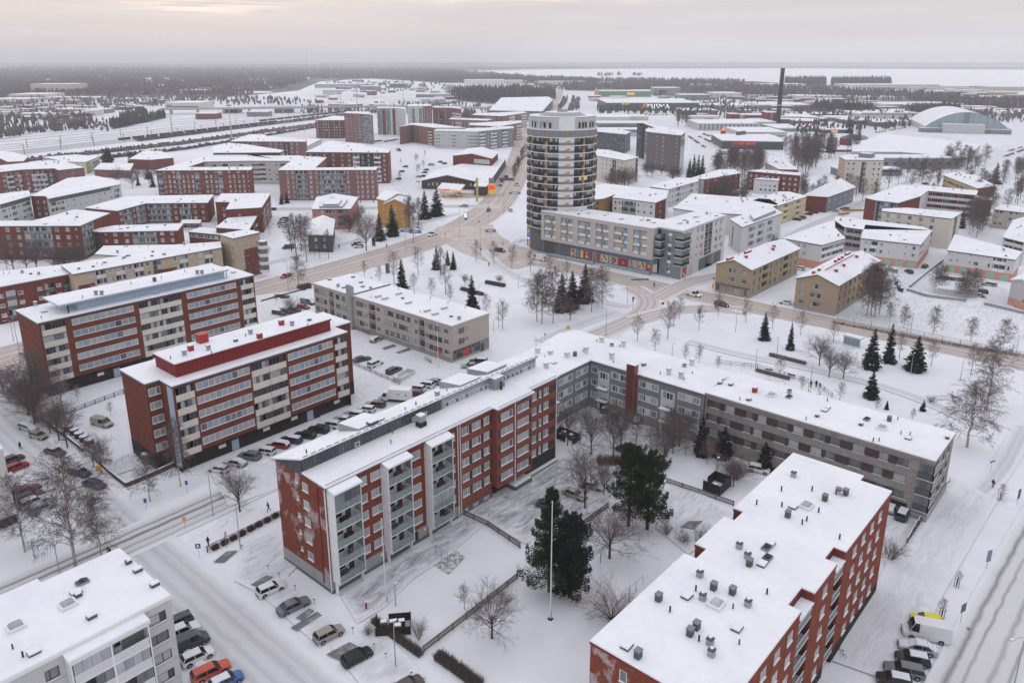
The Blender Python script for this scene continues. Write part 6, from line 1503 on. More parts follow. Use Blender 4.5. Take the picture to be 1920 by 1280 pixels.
halls=[
 (1368,1386,229,214,20,REDW,'small red cube shaped works building left of the black chimney',{}),
 (1400,1440,228,216,30,REDW,'long dark red works hall left of the chimney',{}),
 (1437,1458,233,211,22,REDW,'dark red boiler house at the foot of the black chimney',{'strips':((.3,.5,3,14,GREYM),)}),
 (1385,1400,227,216,25,GREYP,'grey hall wedged between two red works buildings',{}),
 (1310,1420,245,232,60,GREYP,'pale workshop with columns of windows below the red works',{'strips':tuple((i/14+.01,i/14+.045,1,7,GL_G) for i in range(14))}),
 (1355,1455,238,229,45,GREYP,'long pale grey hall in front of the red works',{}),
 (1388,1475,257,248,60,GREYP,'grey hall with an orange strip beside the discount store',{'strips':((0,.55,1.5,4,mat('dull_orange',(.45,.16,.05),.6)),RIB(.5,1.2))}),
 (1459,1560,247,241,60,GRNC,'low green glazed hall right of the chimney',{'strips':(RIB(1,4,GL_G),)}),
 (1540,1600,250,243,40,DKW,'charcoal hall with warm lit front behind the pines',{'strips':((.3,.5,.5,3,GL_L),)}),
 (1480,1535,226,219,55,CREAMW,'pale garage hall along the far street',{'strips':(RIB(.5,3),)}),
 (1505,1583,219,214,40,REDW,'long hall with a dark red band beyond the chimney',{}),
 (1614,1740,222,214,90,GREYP,'very long pale hall with a red fascia near the vaulted arena',{'strips':((0,1,4.5,7,REDW),)}),
 (1590,1640,234,226,40,DKW,'dark fronted garage with an orange corner',{'strips':((.6,.75,0,3.5,SIGNY),(.05,.5,1,3,REDW))}),
 (1640,1680,238,229,40,DKW,'dark fronted shop with pale side near the arena',{}),
 (1680,1705,236,228,35,GREYP,'pale side hall behind the dark fronted shop',{}),
 (1560,1600,226,221,40,GREYP,'pale hall between the red banded ones',{}),
 (1280,1345,216,207,50,DKW,'black fronted hall with a white roof edge beyond the square',{}),
 (1345,1420,207,198,70,GREYM,'grey sheds far left of the chimney',{'strips':((.1,.3,0,6,REDW),)}),
 (1420,1520,206,197,90,GREYM,'wide showroom with flags behind the chimney',{'strips':(RIB(1,5,GL_M),)}),
 (1340,1390,184,175,70,GREYP,'pale hall far beyond the red cube',{}),
 (1495,1580,188,180,60,GREYP,'long white-roofed warehouse climbing left to right far away',{}),
 (1610,1700,190,182,60,CREAMW,'pale far warehouse above the dark wood strip',{}),
 (1660,1720,205,196,50,TEAL,'teal office slab beyond the wood',{'strips':(RIB(2,3.5),RIB(6,7.5))}),
 (1720,1800,201,194,50,REDW,'far red and white terrace beyond the wood',{}),
 (1300,1345,166,159,60,GREYP,'white lakeside hall left of the island wood',{}),
 (1410,1510,165,158,80,WHITEW,'long white lakeside warehouse',{}),
 (1590,1760,166,159,100,WHITEW,'very long white lakeside warehouse right of the dark wood',{}),
 (1780,1815,170,162,60,GREYP,'rounded grey lakeside hall',{}),
 (1860,1935,171,163,80,BEIGE,'beige lakeside works at the right edge',{}),
 (1765,1810,186,180,50,GREYM,'grey hall among trees at far right',{}),
 (1830,1890,188,183,40,BRICKB,'brick hall among trees at far right',{}),
 (1120,1220,182,171,60,GRNC,'green fronted garden store with a yellow sign',{'strips':((.55,.7,4,9,SIGNY),(-.02,.02,0,14,mat('orange_sign',(.7,.2,.03),.6)))}),
 (1190,1240,175,170,50,GREYM,'grey hall behind the garden store',{}),
 (1228,1275,180,165,60,GREYM,'white-roofed showroom with dark glass front',{'strips':((.15,.45,0,12,GL_D),)}),
 (1275,1330,188,178,50,GRNC,'green grey box store right of the hypermarket',{}),
 (1010,1100,160,153,60,GREYP,'pale far sheds near the shore',{}),
 (870,945,158,150,80,WHITEW,'long white three storey far building before the lake',{}),
 (945,980,158,151,60,GREYP,'pale far works right of the long white building',{}),
 (1110,1180,233,220,60,WHITEW,'white-roofed works behind the round tower',{}),
 (1120,1215,243,231,30,GREYM,'grey glazed works front behind the dark clad block',{'strips':(RIB(2,5,GL_M),)}),
 (1120,1200,256,243,22,GREYP,'second grey works front nearer the dark clad block',{'strips':(RIB(4,7,GL_M),)}),
 (1160,1215,226,219,40,GREYP,'low pale works wing beside the road',{}),
 (1700,1760,233,228,16,GREYM,'low annexe left of the arena',{}),
 (1570,1690,330,317,12,GREYM,'grey long front with square windows below the great warehouse',{'strips':((.55,.95,2.6,3.8,GL_D),)}),
 (1650,1800,317,296,18,GREYM,'pale grey sports hall front with small dark windows',{'strips':tuple((.05+i*.11,.09+i*.11,3,4.6,GL_D) for i in range(9))}),
 (1570,1680,285,281,60,REDW,'low dark red sawtooth annexe',{}),
 (-20,50,196,186,60,GREYP,'low white building at the far left',{}),
 (18,85,188,177,70,CREAMW,'cream school-like building with a raised middle at the far left',{'strips':(RIB(2,4,GL_M),RIB(6,8,GL_M))}),
 (60,140,178,158,60,CREAMW,'pale flat roofed hall in the woods at left',{}),
 (85,180,190,183,50,CREAMW,'long pale wing right of the school-like building',{}),
 (335,385,180,169,50,WHITEW,'pale block with a stepped roof among the far trees',{'strips':(RIB(3,5,GL_M),RIB(8,10,GL_M))}),
 (310,375,204,193,60,CREAMW,'long beige shed beside the spruce hedge',{'strips':(RIB(2,4,GL_M),)}),
 (367,405,224,213,22,mat('faded_red_wood',(.20,.07,.07),.8),'faded red railway shed in the snowy yard',{}),
 (420,445,212,204,22,BRICKB,'brick goods shed left of the bridge piers',{}),
 (463,502,219,210,20,GREYM,'grey railway shed under the bridge',{}),
 (515,545,212,205,20,GREYM,'small grey store near the bridge pier',{}),
 (100,200,213,205,25,GREYM,'long dark roofed sheds with parked vehicles at left',{}),
 (60,110,200,194,30,GREYP,'low white terrace at left',{}),
 (590,680,165,158,60,TEAL,'teal depot with pale roof beyond the bridge',{}),
 (605,665,178,169,40,GREYP,'pale railway depot with pitched snow roof',{}),
 (675,710,172,162,40,GREYM,'grey signal building beyond the bridge',{}),
 (688,704,179,171,20,BRICKB,'little brick hut among the tracks',{}),
 (730,760,165,157,50,DKW,'dark depot hall with white roof right of the tracks',{}),
 (835,850,178,159,20,WHITEW,'white six storey far tower at the wood edge',{'strips':tuple((.1,.9,3+3*i,4.2+3*i,GL_M) for i in range(6))}),
 (790,830,194,186,30,GREYP,'pale long shed near the bridge ramp',{}),
 (780,845,183,177,30,GREYM,'grey long shed before the far tower',{}),
]
for x0,x1,y,yt,dp,wl_m,lab,kw in halls:
 hall(x0,x1,y,yt,dp,wl_m,lab,vents=2,**kw)
PRx=hall(1137,1310,208,193,130,DKW,'wide black hypermarket with white lettering and striped snow roof',cat='hypermarket',name='hypermarket')
L=PRx.children[0].dimensions.x
SIGNP=mat('lit_white_letters',(.8,.8,.8),.5,.05,1.0,emit=(1,1,1),estr=.8)
text('PRISMA',10,SIGNP,'lettering',PRx,Matrix.Translation((-L/2+L*.55,-.6,3.2)),1.15)
m=MB();m.rings([[(-5,-.5,3),(5,-.5,3),(0,-.5,11)],[(-5,-.7,3),(5,-.7,3),(0,-.7,11)]],mat('orange_red_logo',(.6,.08,.04),.6,emit=(1,.2,.05),estr=.7));o=m.obj('logo',PRx,loc=(-L/2+L*.405,0,0))
m=MB()
for i in range(5):m.box(-L/2+L*(.16+.018*i),-L/2+L*(.172+.018*i),-.5,-.3,9,12.5,SIGNY)
m.obj('lettering',PRx)
DS=empty('discount_store',(0,0,0));tag(DS,'black fronted discount store with glowing red letters and a red mast sign','store')
pts=PP(ident,[(1354,264),(1470,266),(1456,256),(1440,252),(1334,252)],7.0)
pc=pts if ccw(pts) else pts[::-1]
m=MB();m.prism(pc,0,7.0,DKW);m.obj('wall',DS)
place(slab_roof(None,pc,7.0,.3,GREYM,.6,.3).mesh('roof'),'roof',DS)
a,b=pts[0],pts[1]
text('LA',3.0,SIGNR,'lettering',DS,wall_mw(a,b,0) @ Matrix.Translation((10.5,-.4,4.0)),1.2)
m=MB()
for i,(u,w) in enumerate(((13.5,1.3),(15.2,1.3),(16.9,1.3),(18.6,.5),(20.6,1.3),(22.3,1.3),(24,.5),(24.9,1.3),(26.6,1.3))):
 m.box(u,u+w*.3,-.5,-.35,4.0,5.9,SIGNR);m.box(u,u+w,-.5,-.35,5.4 if i % 2 else 4.8,5.9 if i % 2 else 5.2,SIGNR)
 if i % 3:m.box(u+w*.7,u+w,-.5,-.35,4.0,5.9,SIGNR)
place(m.mesh('lettering'),'lettering',DS,mw=wall_mw(a,b,0))
m=MB();g=G(1363,253,7);m.box(g.x,g.x+14,g.y-12,g.y-9,7.2,10.2,DKW);m.obj('roof_plant',DS)
g=G(1355,262);o=empty('mast_sign',g,VA);tag(o,'tall red mast sign with an orange tip beside the discount store','sign')
hh=tall((1355,262),(1354,241));m=MB();m.box(-2.4,2.4,-.4,.4,hh*.35,hh*.8,mat('banner_red',(.5,.02,.04),.6));m.box(-1,1,-.45,.45,hh*.8,hh,mat('lit_orange',(.8,.2,.02),.6,emit=(1,.25,.03),estr=1.2));m.box(-.3,.3,-.3,.3,0,hh*.35,GREYD);m.obj('panel',o)
AR=empty('arena',(0,0,0));tag(AR,'great vaulted sports arena with pale teal end wall','arena')
a,b=G(1733,247),G(1887,251);ax=(b-a).normalized();L=(b-a).length
dp=Vector((-ax.y,ax.x,0));D=120.0
hA=tall((1812,249),(1812,211))
M0=Matrix(((ax.x,dp.x,0,a.x),(ax.y,dp.y,0,a.y),(0,0,1,0),(0,0,0,1)))
N=24;prof=[(L*i/N,5.5+(hA-5.5)*(1-abs(2*i/N-1)**2.1)) for i in range(N+1)]
m=MB();m.face([(0,0,0)]+[(x,0,z) for x,z in prof]+[(L,0,0)],TEAL)
for i in range(2,N-1,2):x=L*i/N;m.box(x-.15,x+.15,-.25,0,5,prof[i][1]-.4,GREYM)
m.face([(L,0,0),(L,0,5.5),(L,D,5.5),(L,D,0)],GREYP);m.face([(0,0,0),(0,D,0),(0,D,5.5),(0,0,5.5)],GREYP)
m.box(L*.46,L*.53,-1.2,0,4,hA-.6,GREYM)
place(m.mesh('end_wall'),'end_wall',AR,mw=M0)
m=MB()
for i in range(N):m.face([(prof[i][0],-.8,prof[i][1]+.3),(prof[i+1][0],-.8,prof[i+1][1]+.3),(prof[i+1][0],D,prof[i+1][1]+.3),(prof[i][0],D,prof[i][1]+.3)],SNOWROOF if i>11 or i in (8,9,10) else SNOWROOF)
for y in (D*.25,D*.5,D*.75,D-1):
 for i in range(N):m.face([(prof[i][0],y,prof[i][1]+.45),(prof[i+1][0],y,prof[i+1][1]+.45),(prof[i+1][0],y+.8,prof[i+1][1]+.45),(prof[i][0],y+.8,prof[i][1]+.45)],GREYM)
place(m.mesh('roof'),'roof',AR,mw=M0)
m=MB();m.box(L*.20,L*.70,-14,-.3,0,9.5,GREYP,SNOWROOF);m.box(-6,L*1.03,-9,-.2,0,4.6,GREYM,SNOWROOF)
for i in range(28):x=-4+i*L*1.03/28;m.box(x,x+1.2,-9.1,-9,1.2,3.2,GL_M)
place(m.mesh('entrance_wing'),'entrance_wing',AR,mw=M0)
for i in range(11):m=MB();y=4+i*D/11;m.box(L,L+4.5,y,y+1.2,0,5.2,GREYP);place(m.mesh('buttress'),'buttress',AR,mw=M0)
pts=PP(ident,[(1598,285),(1598,262),(1640,258),(1655,252),(1760,262),(1838,272),(1812,296),(1690,286)],7)
building('warehouse','vast low warehouse under an unbroken snow roof before the arena',pts,7,GREYP,None,vents=6,cat='warehouse',snow=.5)
m=MB();g=G(1598,277);m.box(g.x-5,g.x+9,g.y-10,g.y+10,0,7.8,REDW)
m.rings([[(g.x-5,g.y+10*math.cos(t),7.8+3.2*math.sin(t)) for t in [math.pi*i/8 for i in range(9)]],[(g.x+9,g.y+10*math.cos(t),7.8+3.2*math.sin(t)) for t in [math.pi*i/8 for i in range(9)]]],GREYM)
tag(m.obj('round_roofed_shed'),'red shed with a grey half-round roof at the warehouse corner','shed')
g=G(1458,233);hS=tall((1458,233),(1467,128));o=empty('chimney_stack',g);tag(o,'very tall black chimney stack with a red tip','chimney')
m=MB();m.cyl(0,0,0,hS-3,2.9,BLACKM,2.4,n=14);m.box(2.2,3.2,-.4,.4,2,hS-4,GREYD);m.obj('shaft',o)
m=MB();m.cyl(0,0,hS-3,hS,2.6,REDW,n=14);m.obj('tip',o)
m=MB();m.cyl(0,0,22,23,4.2,GREYP,n=12);m.obj('platform',o)
g=G(577,129);o=empty('radio_mast',g);tag(o,'very thin tall radio mast on the wooded horizon','mast')
m=MB();hm_=min(200,tall((577,129),(574,73)));m.cyl(0,0,0,hm_,1.6,GREYM,.9,n=5);m.obj('lattice',o)
BR=empty('road_bridge',(0,0,0));tag(BR,'long grey road bridge over the railway yard','bridge')
p=[G(300,215),G(440,213),G(620,212),G(760,213),G(900,214),G(1000,213)]
zt=[tall((x,y),(x,yt)) for x,y,yt in ((300,215,205),(440,213,203.5),(620,212,201),(760,213,200.5),(900,214,203),(1000,213,207))]
m=MB();nn=[Vector((-(p[min(i+1,5)]-p[max(i-1,0)]).y,(p[min(i+1,5)]-p[max(i-1,0)]).x,0)).normalized() for i in range(6)]
m.rings([[p[i]+Vector((0,0,zt[i]-1.4)),p[i]+nn[i]*13+Vector((0,0,zt[i]-1.4)),p[i]+nn[i]*13+Vector((0,0,zt[i])),p[i]+Vector((0,0,zt[i]))] for i in range(6)],CONC);m.obj('deck',BR)
m=MB()
for s in (0,13):m.rings([[p[i]+nn[i]*s+Vector((0,0,zt[i])),p[i]+nn[i]*(s+.4)+Vector((0,0,zt[i])),p[i]+nn[i]*(s+.4)+Vector((0,0,zt[i]+1.1)),p[i]+nn[i]*s+Vector((0,0,zt[i]+1.1))] for i in range(6)],GREYP)
m.obj('railing',BR)
for i in range(5):
 for t in (.15,.5,.85):
  q=p[i].lerp(p[i+1],t);z_=zt[i]+(zt[i+1]-zt[i])*t
  m=MB();m.box(q.x,q.x+2.5,q.y,q.y+2.5,0,z_-1.3,CONC);m.obj('pier',BR)
def inpoly_px(poly,n,r):
 xs=[p[0] for p in poly];ys=[p[1] for p in poly];res=[]
 while len(res)<n:
  x,y=r.uniform(min(xs),max(xs)),r.uniform(min(ys),max(ys))
  if inside(x,y,poly):res.append((x,y))
 return res
def wood(name,poly,n,hmin,hmax,m,seed,wpx=2.4,conif=.6,kind='stuff'):
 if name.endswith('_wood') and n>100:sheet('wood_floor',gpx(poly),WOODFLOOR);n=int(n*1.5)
 r=random.Random(seed);V,F=[],[]
 cl=[(x,y,r.uniform(6,34)*(y-112)/45,r.uniform(.5,1.5)*(y-112)/45) for x,y in inpoly_px(poly,46,r)] if n>9000 else []
 for x,y,a,b in cl:sheet('clearing',gpx([(x+a*math.cos(t),y+b*math.sin(t)) for t in [i*math.pi/5 for i in range(10)]]),GSNOW)
 for x,y in inpoly_px(poly,n,r):
  if any(((x-c[0])/c[2])**2+((y-c[1]-1.2)/(c[3]+1.0))**2<1 for c in cl):continue
  g=G(x,y);d=g.length;h=r.uniform(hmin,hmax);w=max(2.2,min(wpx*d/FOC,60))*r.uniform(.6,1.3)
  k=len(V);con=r.random()<conif;a0=r.uniform(0,6.3);nn_=5
  if con:lv=((.08,.55),(.4,.8),(.7,.45),(1.0,.02))
  else:lv=((.15,.35),(.45,1.0),(.78,.85),(1.0,.15))
  for zz_,rr_ in lv:
   for i in range(nn_):
    a=a0+i*2*math.pi/nn_;q=w*.5*rr_*r.uniform(.6,1.25)
    V.append((g.x+q*math.cos(a),g.y+q*math.sin(a),h*zz_*r.uniform(.92,1.05)))
  for l in range(3):
   for i in range(nn_):
    j=(i+1) % nn_
    F.append((k+l*nn_+i,k+l*nn_+j,k+(l+1)*nn_+j,k+(l+1)*nn_+i))
 me=bpy.data.meshes.new(name);me.from_pydata(V,[],F);me.materials.append(m);me.update()
 return tag(place(me,name),kind=kind)
WC1=mat('far_conifers',(.035,.040,.038),.95,.5,.03,col2=(.075,.072,.075),lo=.4,hi=.65)
WC2=mat('far_mixed_wood',(.055,.05,.052),.95,.4,.03,col2=(.13,.115,.12),lo=.4,hi=.6)
WBR=mat('far_bare_wood',(.11,.085,.085),.95,.4,.03,col2=(.19,.165,.17),lo=.4,hi=.6)
wood('far_wood',[(-60,124),(600,128),(620,140),(560,158),(480,178),(430,182),(-60,184)],7500,11,18,WC2,1,3.2,.45)
wood('far_wood',[(600,126),(840,132),(1010,147),(1100,150),(1140,158),(830,156),(700,148),(600,150)],2600,12,18,WC1,2,3.4,.7)
wood('dark_wood',[(848,172),(960,170),(1040,176),(1044,186),(1000,194),(930,196),(860,190),(842,183)],900,15,22,WC1,3,2.8,.9)
wood('dark_wood',[(1055,160),(1200,158),(1300,158),(1390,162),(1500,168),(1640,176),(1800,186),(1800,192),(1600,190),(1440,183),(1300,176),(1180,172),(1060,170)],1900,12,18,WC2,4,3.0,.7)
wood('shore_wood',[(1060,149),(1280,150),(1400,153),(1390,157),(1060,156)],500,8,14,WC2,5,2.6,.6)
wood('island_wood',[(1470,156),(1545,156),(1548,161),(1475,161)],230,20,28,WC1,6,3,.9)
wood('island_wood',[(1558,158),(1665,156),(1672,161),(1560,163)],300,20,28,WC1,7,3,.9)
wood('island_wood',[(1118,142),(1165,141),(1165,143),(1120,143.5)],26,14,24,WC1,8,3,.9)
wood('island_wood',[(1187,141.5),(1206,141.5),(1206,143),(1187,143)],14,14,22,WC1,9,3,.9)
wood('dark_wood',[(1530,203),(1620,208),(1640,216),(1600,216),(1520,210)],170,13,18,WC1,10,4,.8)
wood('dark_wood',[(1700,212),(1790,207),(1800,213),(1720,218)],120,12,17,WC1,11,4,.8)
wood('dark_wood',[(1780,190),(1935,196),(1935,204),(1800,203),(1730,196)],380,11,16,WC2,12,3.6,.5)
wood('spruce_hedge_wood',[(205,236),(310,218),(312,222),(212,243)],120,9,12,WC1,13,5,1.0)
wood('dark_wood',[(222,222),(270,212),(280,216),(230,228)],60,9,12,WC1,14,5,1.0)
wood('garden_trees',[(0,180),(420,182),(560,190),(600,196),(300,200),(0,205)],420,7,12,WBR,15,3.6,.2)
wood('bare_wood',[(1330,200),(1420,204),(1420,214),(1335,212)],60,9,14,WC1,16,4,.9)
for i_,pl in enumerate(([(0,303),(330,267),(590,232),(640,226),(640,229),(340,272),(0,309)],[(0,316),(350,277),(600,236),(640,230),(640,232),(350,281),(0,321)],[(250,262),(640,214),(860,190),(860,193),(640,218),(260,266)])):
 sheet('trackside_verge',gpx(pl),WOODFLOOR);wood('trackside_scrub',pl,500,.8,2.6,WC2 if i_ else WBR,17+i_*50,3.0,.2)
wood('trackside_scrub',[(0,250),(110,243),(170,236),(170,243),(60,252),(0,262)],80,6,9,WC2,18,6,.4)
wood('yard_scrub',[(60,218),(200,228),(205,250),(140,240),(60,225)],140,3,7,WBR,19,4,.1)
wood('roadside_wood',[(870,222),(892,222),(890,236),(868,232)],50,11,16,WBR,20,5,.1)
wood('far_gardens',[(1345,190),(1500,195),(1700,204),(1920,210),(1920,225),(1500,216),(1345,212)],260,5,9,WBR,21,3,.2)
wood('far_gardens',[(700,196),(860,198),(1000,200),(1000,220),(700,200)],120,5,10,WBR,22,3.6,.2)
wood('median_trees',[(1056,190),(1066,186),(1058,202),(1046,214),(1044,212)],40,9,12,WBR,23,4,.1)
wood('median_trees',[(1074,186),(1086,188),(1088,206),(1074,212),(1066,212)],60,9,12,WBR,24,4,.1)
wood('store_front_trees',[(1120,209),(1320,212),(1320,218),(1120,216)],90,9,14,WC1,25,4,.5)
for i,pl in enumerate(([(0,184),(420,184),(600,192),(560,200),(0,196)],[(0,196),(320,198),(200,212),(0,222)],[(0,222),(170,218),(180,240),(0,252)],[(1180,172),(1440,184),(1440,196),(1300,196)],[(1440,176),(1640,176),(1760,184),(1640,192),(1440,190)],[(1290,206),(1460,210),(1470,226),(1300,222)],[(1480,204),(1640,208),(1700,220),(1500,222)],[(1690,206),(1935,214),(1935,232),(1900,232),(1700,216)],[(1480,240),(1600,232),(1720,226),(1700,244),(1500,252)],[(560,206),(860,206),(860,216),(560,216)],[(960,160),(1100,162),(1100,170),(960,170)],[(620,150),(840,158),(850,170),(640,176)])):
 wood('scattered_trees',pl,170,5,11,WBR if i % 2 else WC2,60+i,4.2,.35)
HCOL=[CREAMW,WHITEW,GREYP,BRICKB,GREYM,BEIGE,REDW,DKW,YELLOWB]
HN=['cream','white','pale grey','brown brick','mid grey','beige','dull red','charcoal','tan']
def scatter(poly,n,seed,where,hmin=3.5,hmax=7,sz=(9,30)):
 r=random.Random(seed)
 L_=sorted(inpoly_px(poly,n,r));K=[r.randrange(len(HCOL)) for _ in L_]
 for q_,(x,y) in enumerate(L_):
  i=K[q_];same=[j for j,k_ in enumerate(K) if k_==i];g=G(x,y);w=r.uniform(*sz);d=r.uniform(9,22)
  bigbox('far_building','low %s building %s, %s alike' % (HN[i],where,nth(same.index(q_),len(same))),'building',g,w,d,r.uniform(hmin,hmax),VA+r.uniform(-.5,.5),HCOL[i],group='%s low buildings %s' % (HN[i],where),strips=((.08,.92,1.6,2.8,GL_M),))
scatter([(0,186),(300,190),(420,196),(300,206),(0,232)],56,31,'left of the railway yard')
scatter([(600,150),(700,152),(760,160),(730,178),(600,196)],26,32,'beyond the bridge')
scatter([(760,158),(850,164),(860,196),(780,196)],16,33,'by the bridge ramp')
scatter([(960,156),(1190,158),(1180,161),(960,161)],20,34,'before the lake shore',4,9,(20,60))
scatter([(1300,178),(1500,186),(1600,192),(1500,202),(1310,198)],26,35,'beyond the works',4,8,(16,45))
scatter([(1460,216),(1600,218),(1600,232),(1480,238)],10,36,'right of the works',3.5,6,(16,40))
scatter([(1640,166),(1920,172),(1920,184),(1700,180)],24,37,'before the far shore',4,8,(20,60))
scatter([(100,160),(480,165),(420,178),(80,178)],26,38,'in the left woods',4,8,(12,30))
scatter([(1810,206),(1920,208),(1920,222),(1850,222)],10,39,'at far right behind the arena',3.5,6)
scatter([(1290,200),(1480,205),(1500,232),(1300,232)],16,41,'round the red works',4,7,(14,40))
scatter([(1600,196),(1900,204),(1900,214),(1640,214)],22,42,'beyond the arena',4,7,(14,40))
scatter([(1340,168),(1680,172),(1760,178),(1500,184),(1340,178)],26,43,'behind the far dark wood',4,8,(20,60))
scatter([(620,196),(850,200),(850,210),(620,206)],10,44,'just beyond the bridge',3.5,6,(12,30))
scatter([(1100,184),(1240,184),(1300,190),(1130,192)],8,45,'behind the hypermarket',4,7,(20,40))
scatter([(620,120),(1000,123),(1000,127),(700,130)],20,40,'on the far horizon',8,14,(60,160))
# ================================================================ trees
def bare_tree(seed,kind):
 """trunk and crown meshes of a leafless tree 10 m tall"""
 r=random.Random(seed);T=MB();C=MB()
 bark={'birch':BIRCHB,'round':BARK,'street':BARKG,'tall':BARK,'shrub':BARK}[kind]
 tw={'birch':TWIG,'round':TWIG,'street':TWIGF,'tall':TWIG,'shrub':TWIGB}[kind]
 H=10.0
 P=dict(birch=(.10,.16,36,2.9,.95,-.75,10),round=(.20,.20,20,4.3,.85,.10,13),street=(.10,.22,26,2.5,.75,.15,8),tall=(.12,.25,30,2.2,.75,.2,8),shrub=(.07,.03,22,3.8,.6,.15,11))[kind]
 r0,low,nb,spread,rise_k,droop,ns=P
 top=H*(.93 if kind != 'shrub' else .5)
 lean=Vector((r.uniform(-.35,.35),r.uniform(-.35,.35),0))
 tp=[Vector((0,0,-.1))]
 for i in range(1,9):
  z=top*i/8;tp.append(Vector((lean.x*(i/8)**1.5+r.uniform(-.08,.08),lean.y*(i/8)**1.5+r.uniform(-.08,.08),z)))
 trunk_end=8 if kind in ('birch','tall','street') else (4 if kind=='round' else 1)
 T.tube(tp[:trunk_end+1],[r0*(1-i/9.5)**1.1+.02 for i in range(trunk_end+1)],bark,6)
 def at(z):
  t=z/top*8;i=min(7,max(0,int(t)));return tp[i].lerp(tp[i+1],t-i)
 def twigs(p,d,ln,n,dr):
  for _ in range(n):
   dd=(d+Vector((r.gauss(0,.65),r.gauss(0,.65),r.gauss(0,.45)+.1))).normalized()
   l=ln*r.uniform(.5,1.2);q=p+dd*l*.5;e=q+(dd+Vector((0,0,dr))).normalized()*l*.6
   s=dd.cross(Vector((r.gauss(0,1),r.gauss(0,1),r.gauss(0,1)))).normalized()*.012
   C.face([p-s,p+s,q+s*.8,q-s*.8],tw);C.face([q-s*.8,q+s*.8,e],tw)
 def branch(p,d,ln,rad,lvl,dr):
  n=4;pts=[p];q=p;dd=d.copy()
  for i in range(n):
   dd=(dd+Vector((r.gauss(0,.14),r.gauss(0,.14),r.gauss(0,.08)+dr*.35*(i/n if dr<0 else 1)))).normalized()
   q=q+dd*ln/n;pts.append(q)
  mb=T if lvl==0 else C
  mb.tube(pts,[rad*(1-.8*i/n) for i in range(n+1)],bark if lvl==0 and rad>.03 else tw,3 if lvl else 4)
  if lvl==0:
   for k in range(ns):
    t=r.uniform(.2,1.0)*n;i=min(n-1,int(t));pp=pts[i].lerp(pts[i+1],t-i)
    ax=(pts[i+1]-pts[i]).normalized();sd=ax.cross(Vector((r.gauss(0,1),r.gauss(0,1),r.gauss(0,1)))).normalized()
    branch(pp,(ax*.7+sd*.8+Vector((0,0,.18 if dr>=0 else 0))).normalized(),ln*r.uniform(.28,.5),rad*.2,1,dr)
  else:
   for i in range(1,n+1):twigs(pts[i],(pts[i]-pts[i-1]).normalized(),ln*.6,4,dr*1.6 if dr<0 else dr)
 if kind=='shrub':
  for k in range(nb):
   a=r.uniform(0,6.28);e=r.uniform(.5,1.2);branch(Vector((0,0,.05)),Vector((math.cos(a)*math.cos(e),math.sin(a)*math.cos(e),math.sin(e))),r.uniform(6,9.5),.09,0,.12)
 else:
  for k in range(nb):
   f=(k+r.random())/nb;z=H*(low+(.9-low)*f)
   if kind=='round':z=H*(.18+.28*f)
   p=at(min(z,top*.98));a=k*2.4+r.uniform(-.4,.4)
   if kind=='round':ln=H*.62*r.uniform(.75,1.05);e=r.uniform(.45,1.25)
   else:
    pf=math.sin(math.pi*min(1,.22+f*.78))**.7;ln=spread*(.35+.75*pf)*r.uniform(.8,1.15);e=rise_k*r.uniform(.7,1.15)+f*.25
   branch(p,Vector((math.cos(a)*math.cos(e),math.sin(a)*math.cos(e),math.sin(e))),ln,r0*(.34 if kind != 'round' else .42)*(1-.5*f),0,droop if kind != 'round' else .08)
 return T.mesh('trunk'),C.mesh('crown')
TREES={}
for kd,n in (('birch',3),('round',3),('street',4),('tall',3),('shrub',2)):
 TREES[kd]=[bare_tree(100+i*7+len(kd),kd) for i in range(n)]
def spruce(seed,dens=1.0,wide=.25,snow=.10):
 r=random.Random(seed);T=MB();C=MB();H=10.0
 T.cyl(0,0,-.1,9.6,.19,BARK,.02,n=6)
 lv=int(34*dens)
 for l in range(lv):
  f=l/(lv-1);z=H*(.07+.91*f);R_=H*wide*(1-f)**.85*r.uniform(.8,1.12)+.10
  nb=int(5+9*(1-f))
  for k in range(nb):
   a=r.uniform(0,6.283);rr_=R_*r.uniform(.65,1.15);dr=-.20-.22*(1-f)+f*.5
   dx,dy=math.cos(a),math.sin(a);px,py=-dy,dx
   n=4
   prev=(0.0,z,.05)
   for i in range(1,n+1):
    t=i/n;rad=rr_*t;zz_=z+dr*rr_*t+.16*rr_*t*t;w=rr_*.30*(1-.55*abs(t-.45))*r.uniform(.7,1.2)*(0.35 if i==n else 1)
    mt=SNOW if r.random()<snow*.25 else NEEDLE
    C.face([(dx*prev[0]-px*prev[2],dy*prev[0]-py*prev[2],prev[1]-.03),(dx*prev[0]+px*prev[2],dy*prev[0]+py*prev[2],prev[1]-.03),(dx*rad+px*w,dy*rad+py*w,zz_-.10*rr_),(dx*rad,dy*rad,zz_),(dx*rad-px*w,dy*rad-py*w,zz_-.10*rr_)],mt)
    for _ in range(2):
     o=r.uniform(-w,w);h_=r.uniform(.15,.42)*(.5+.5*(1-f));q=r.uniform(.05,.16)
     C.face([(dx*rad+px*(o-q),dy*rad+py*(o-q),zz_),(dx*rad+px*(o+q),dy*rad+py*(o+q),zz_),(dx*(rad+r.uniform(-.1,.25))+px*o,dy*(rad+.1)+py*o,zz_-h_)],NEEDLE)
    prev=(rad,zz_,w)
 C.cyl(0,0,9.3,10.0,.05,NEEDLE,.01,n=4)
 return T.mesh('trunk'),C.mesh('crown')
SPR=[spruce(1),spruce(2,wide=.21),spruce(3,1.0,.27)]
THIN=[spruce(8,.8,.13),spruce(9,.8,.16)]
